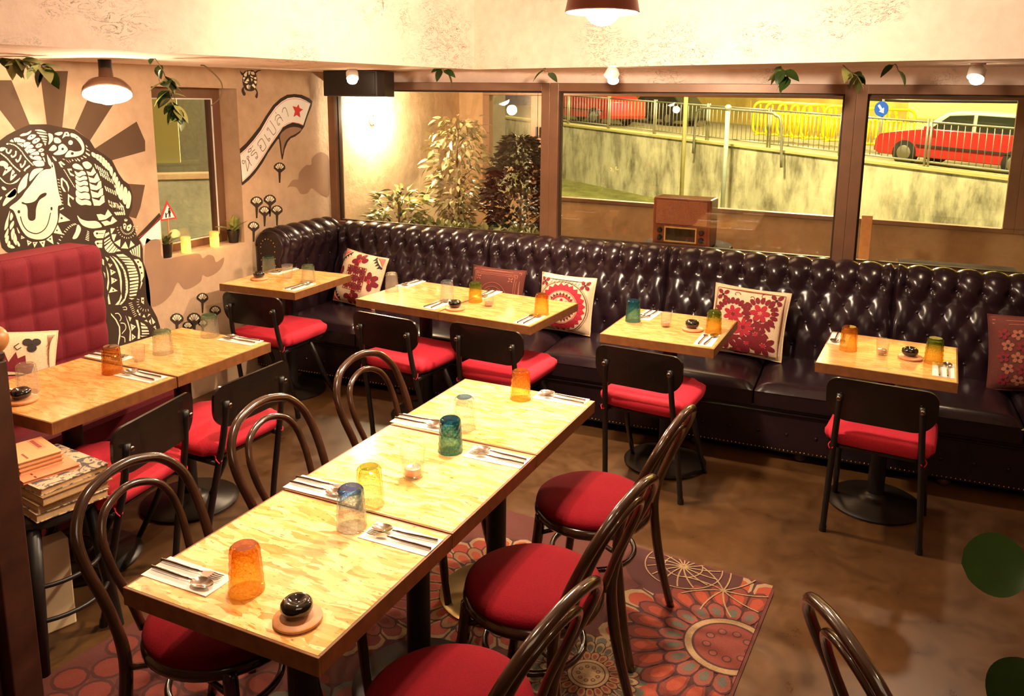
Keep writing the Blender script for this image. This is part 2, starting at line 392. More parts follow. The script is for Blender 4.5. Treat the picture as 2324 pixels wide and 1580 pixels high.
M['soil'] = simple('potting_soil', (40, 28, 20), .95)
M['paint_k'] = simple('black_brown_wall_paint', (58, 40, 26), .8, 0, .12, 6)
M['paint_ray'] = simple('umber_wall_paint', (92, 68, 48), .85, 0, .14, 5)
M['paint_w'] = simple('cream_wall_paint', (250, 240, 208), .8, 0, .04, 6)
M['paint_W'] = simple('white_wall_paint', (250, 246, 238), .8, 0, .03, 6)
M['paint_g'] = simple('taupe_wall_paint', (160, 126, 100), .85, 0, .08, 6)
M['paint_r'] = simple('red_wall_paint', (214, 62, 58), .8, 0, .08, 6)
M['paint_K'] = simple('brown_lettering_paint', (96, 58, 30), .8, 0, .12, 6)
# ------------------------------------------------------------------ room shell
XM, YW = -3.835, 5.2            # mural wall plane, window wall plane
ZS0 = 2.09                      # underside of the dropped beam
# floor
struct(G().b2((-4.2, -2.2, -.1), (4.0, 5.28, 0)).build('floor', M['floor']), 'brown polished concrete floor with worn patches')
# mural wall with its deep-set window (y 3.56..4.24, z .93..1.945)
wy0, wy1, wz0, wz1 = 3.555, 4.242, .930, 1.944
g = G(); xb = XM-.20
g.b2((xb, -2.2, 0), (XM, wy0, 2.75)); g.b2((xb, wy1, 0), (XM, 5.2, 2.75))
g.b2((xb, wy0, 0), (XM, wy1, wz0)); g.b2((xb, wy0, wz1), (XM, wy1, 2.75))
wall_left = struct(g.build('wall_left', M['wall']), 'plastered wall with the black and white mural')
# window wall : parapet below the panes, strip above
g = G(); g.b2((XM, YW-.02, 0), (3.2, YW+.12, .93)); g.b2((XM, YW-.02, 2.012), (3.2, YW+.12, 2.75))
wall_win = struct(g.build('wall_back', M['beam']), 'plaster strip and sill wall around the long window')
struct(G().b2((2.9, -2.2, 0), (3.05, 5.2, 2.75)).build('wall_right', M['dark_room']))
struct(G().b2((-4.0, -2.35, 0), (3.05, -2.2, 2.75)).build('wall_front', M['dark_room']))
struct(G().b2((-4.0, -2.35, 2.75), (3.05, 5.3, 2.85)).build('ceiling', M['ceil']))
# dropped concrete beam : faces angled as in the old building
A = (-2.47, 4.96); B = (0.56, 3.96); Bx = (2.9, 3.19); L0 = (-3.03, 2.0); L1 = (-3.85, -2.2)
g = G()
def slab(poly, z0s, z1):
    n = len(poly); vs = [(x, y, z) for (x, y), z in zip(poly, z0s)] + [(x, y, z1) for x, y in poly]
    tri = tessellate_polygon([[Vector((x, y, 0)) for x, y in poly]])
    g.add(vs, [t for t in tri] + [tuple(n+k for k in t) for t in tri] + [(i, (i+1) % n, n+(i+1) % n, n+i) for i in range(n)])
slab([A, L0, L1, (XM, -2.2), (XM, 2.0), (XM, 5.18)], [2.092, 2.07, 2.07, 2.045, 2.045, 2.085], 2.75)
slab([A, (XM, 5.18), (.56, 5.18), (2.9, 5.18), Bx, B], [2.092, 2.085, 2.11, 2.125, 2.10, 2.092], 2.75)
beam = struct(g.build('trim_1', M['beam']), 'dropped concrete beam with scratched pale plaster')
# ------------------------------------------------------------------ the long window in three panes
def frame_rect(g, x0, x1, z0, z1, y, t, d):
    g.b2((x0, y, z0), (x0+t, y+d, z1)); g.b2((x1-t, y, z0), (x1, y+d, z1))
    g.b2((x0+t, y, z0), (x1-t, y+d, z0+t)); g.b2((x0+t, y, z1-t), (x1-t, y+d, z1))
panes = [(-3.80, -2.00), (-2.00, -.082), (-.082, 1.95)]
for i, (x0, x1) in enumerate(panes):
    g = G(); g.b2((x0, YW-.045, .93), (x0+(.062 if i else .06), YW+.055, 2.012)); g.b2((x1-.062, YW-.045, .93), (x1, YW+.055, 2.012))
    g.b2((x0+.06, YW-.045, .93), (x1-.06, YW+.055, .962)); g.b2((x0+.06, YW-.045, 1.957), (x1-.06, YW+.055, 2.012))
    w = struct(g.build('window_%d' % (i+1), M['frame'], None, None, .003), 'bronze metal window frame, bay %d of the long window' % (i+1))
    g = G(); frame_rect(g, x0+.062, x1-.062, .962, 1.957, YW-.01, .012, .03); g.build('glazing_bead', M['framedark'], w)
    G().b2((x0+.066, YW+.004, .966), (x1-.066, YW+.010, 1.953)).build('pane', M['pane'], w)
g = G(); g.b2((XM, YW-.07, .905), (3.0, YW-.02, .932)); struct(g.build('trim_2', M['frame'], None, None, .003), 'narrow metal sill rail under the panes')
# deep-set window in the mural wall
g = G(); fx = XM-.175
for a, b in (((wy0, wz0), (wy0+.045, wz1)), ((wy1-.075, wz0), (wy1, wz1)), ((wy0+.045, wz0), (wy1-.075, wz0+.05)), ((wy0+.045, wz1-.065), (wy1-.075, wz1))):
    g.b2((fx-.03, a[0], a[1]), (fx+.03, b[0], b[1]))
w4 = struct(g.build('window_4', M['frame'], None, None, .003), 'brown frame of the deep-set window in the mural wall')
G().b2((fx-.004, wy0+.045, wz0+.05), (fx+.002, wy1-.075, wz1-.065)).build('pane', M['pane'], w4)
g = G()
for a, b in (((wy0+.045, wz0+.05), (wy0+.053, wz1-.065)), ((wy1-.083, wz0+.05), (wy1-.075, wz1-.065)), ((wy0+.045, wz0+.05), (wy1-.075, wz0+.058)), ((wy0+.045, wz1-.073), (wy1-.075, wz1-.065))):
    g.b2((fx+.03, a[0], a[1]), (fx+.036, b[0], b[1]))
g.build('white_bead', M['white'], w4)
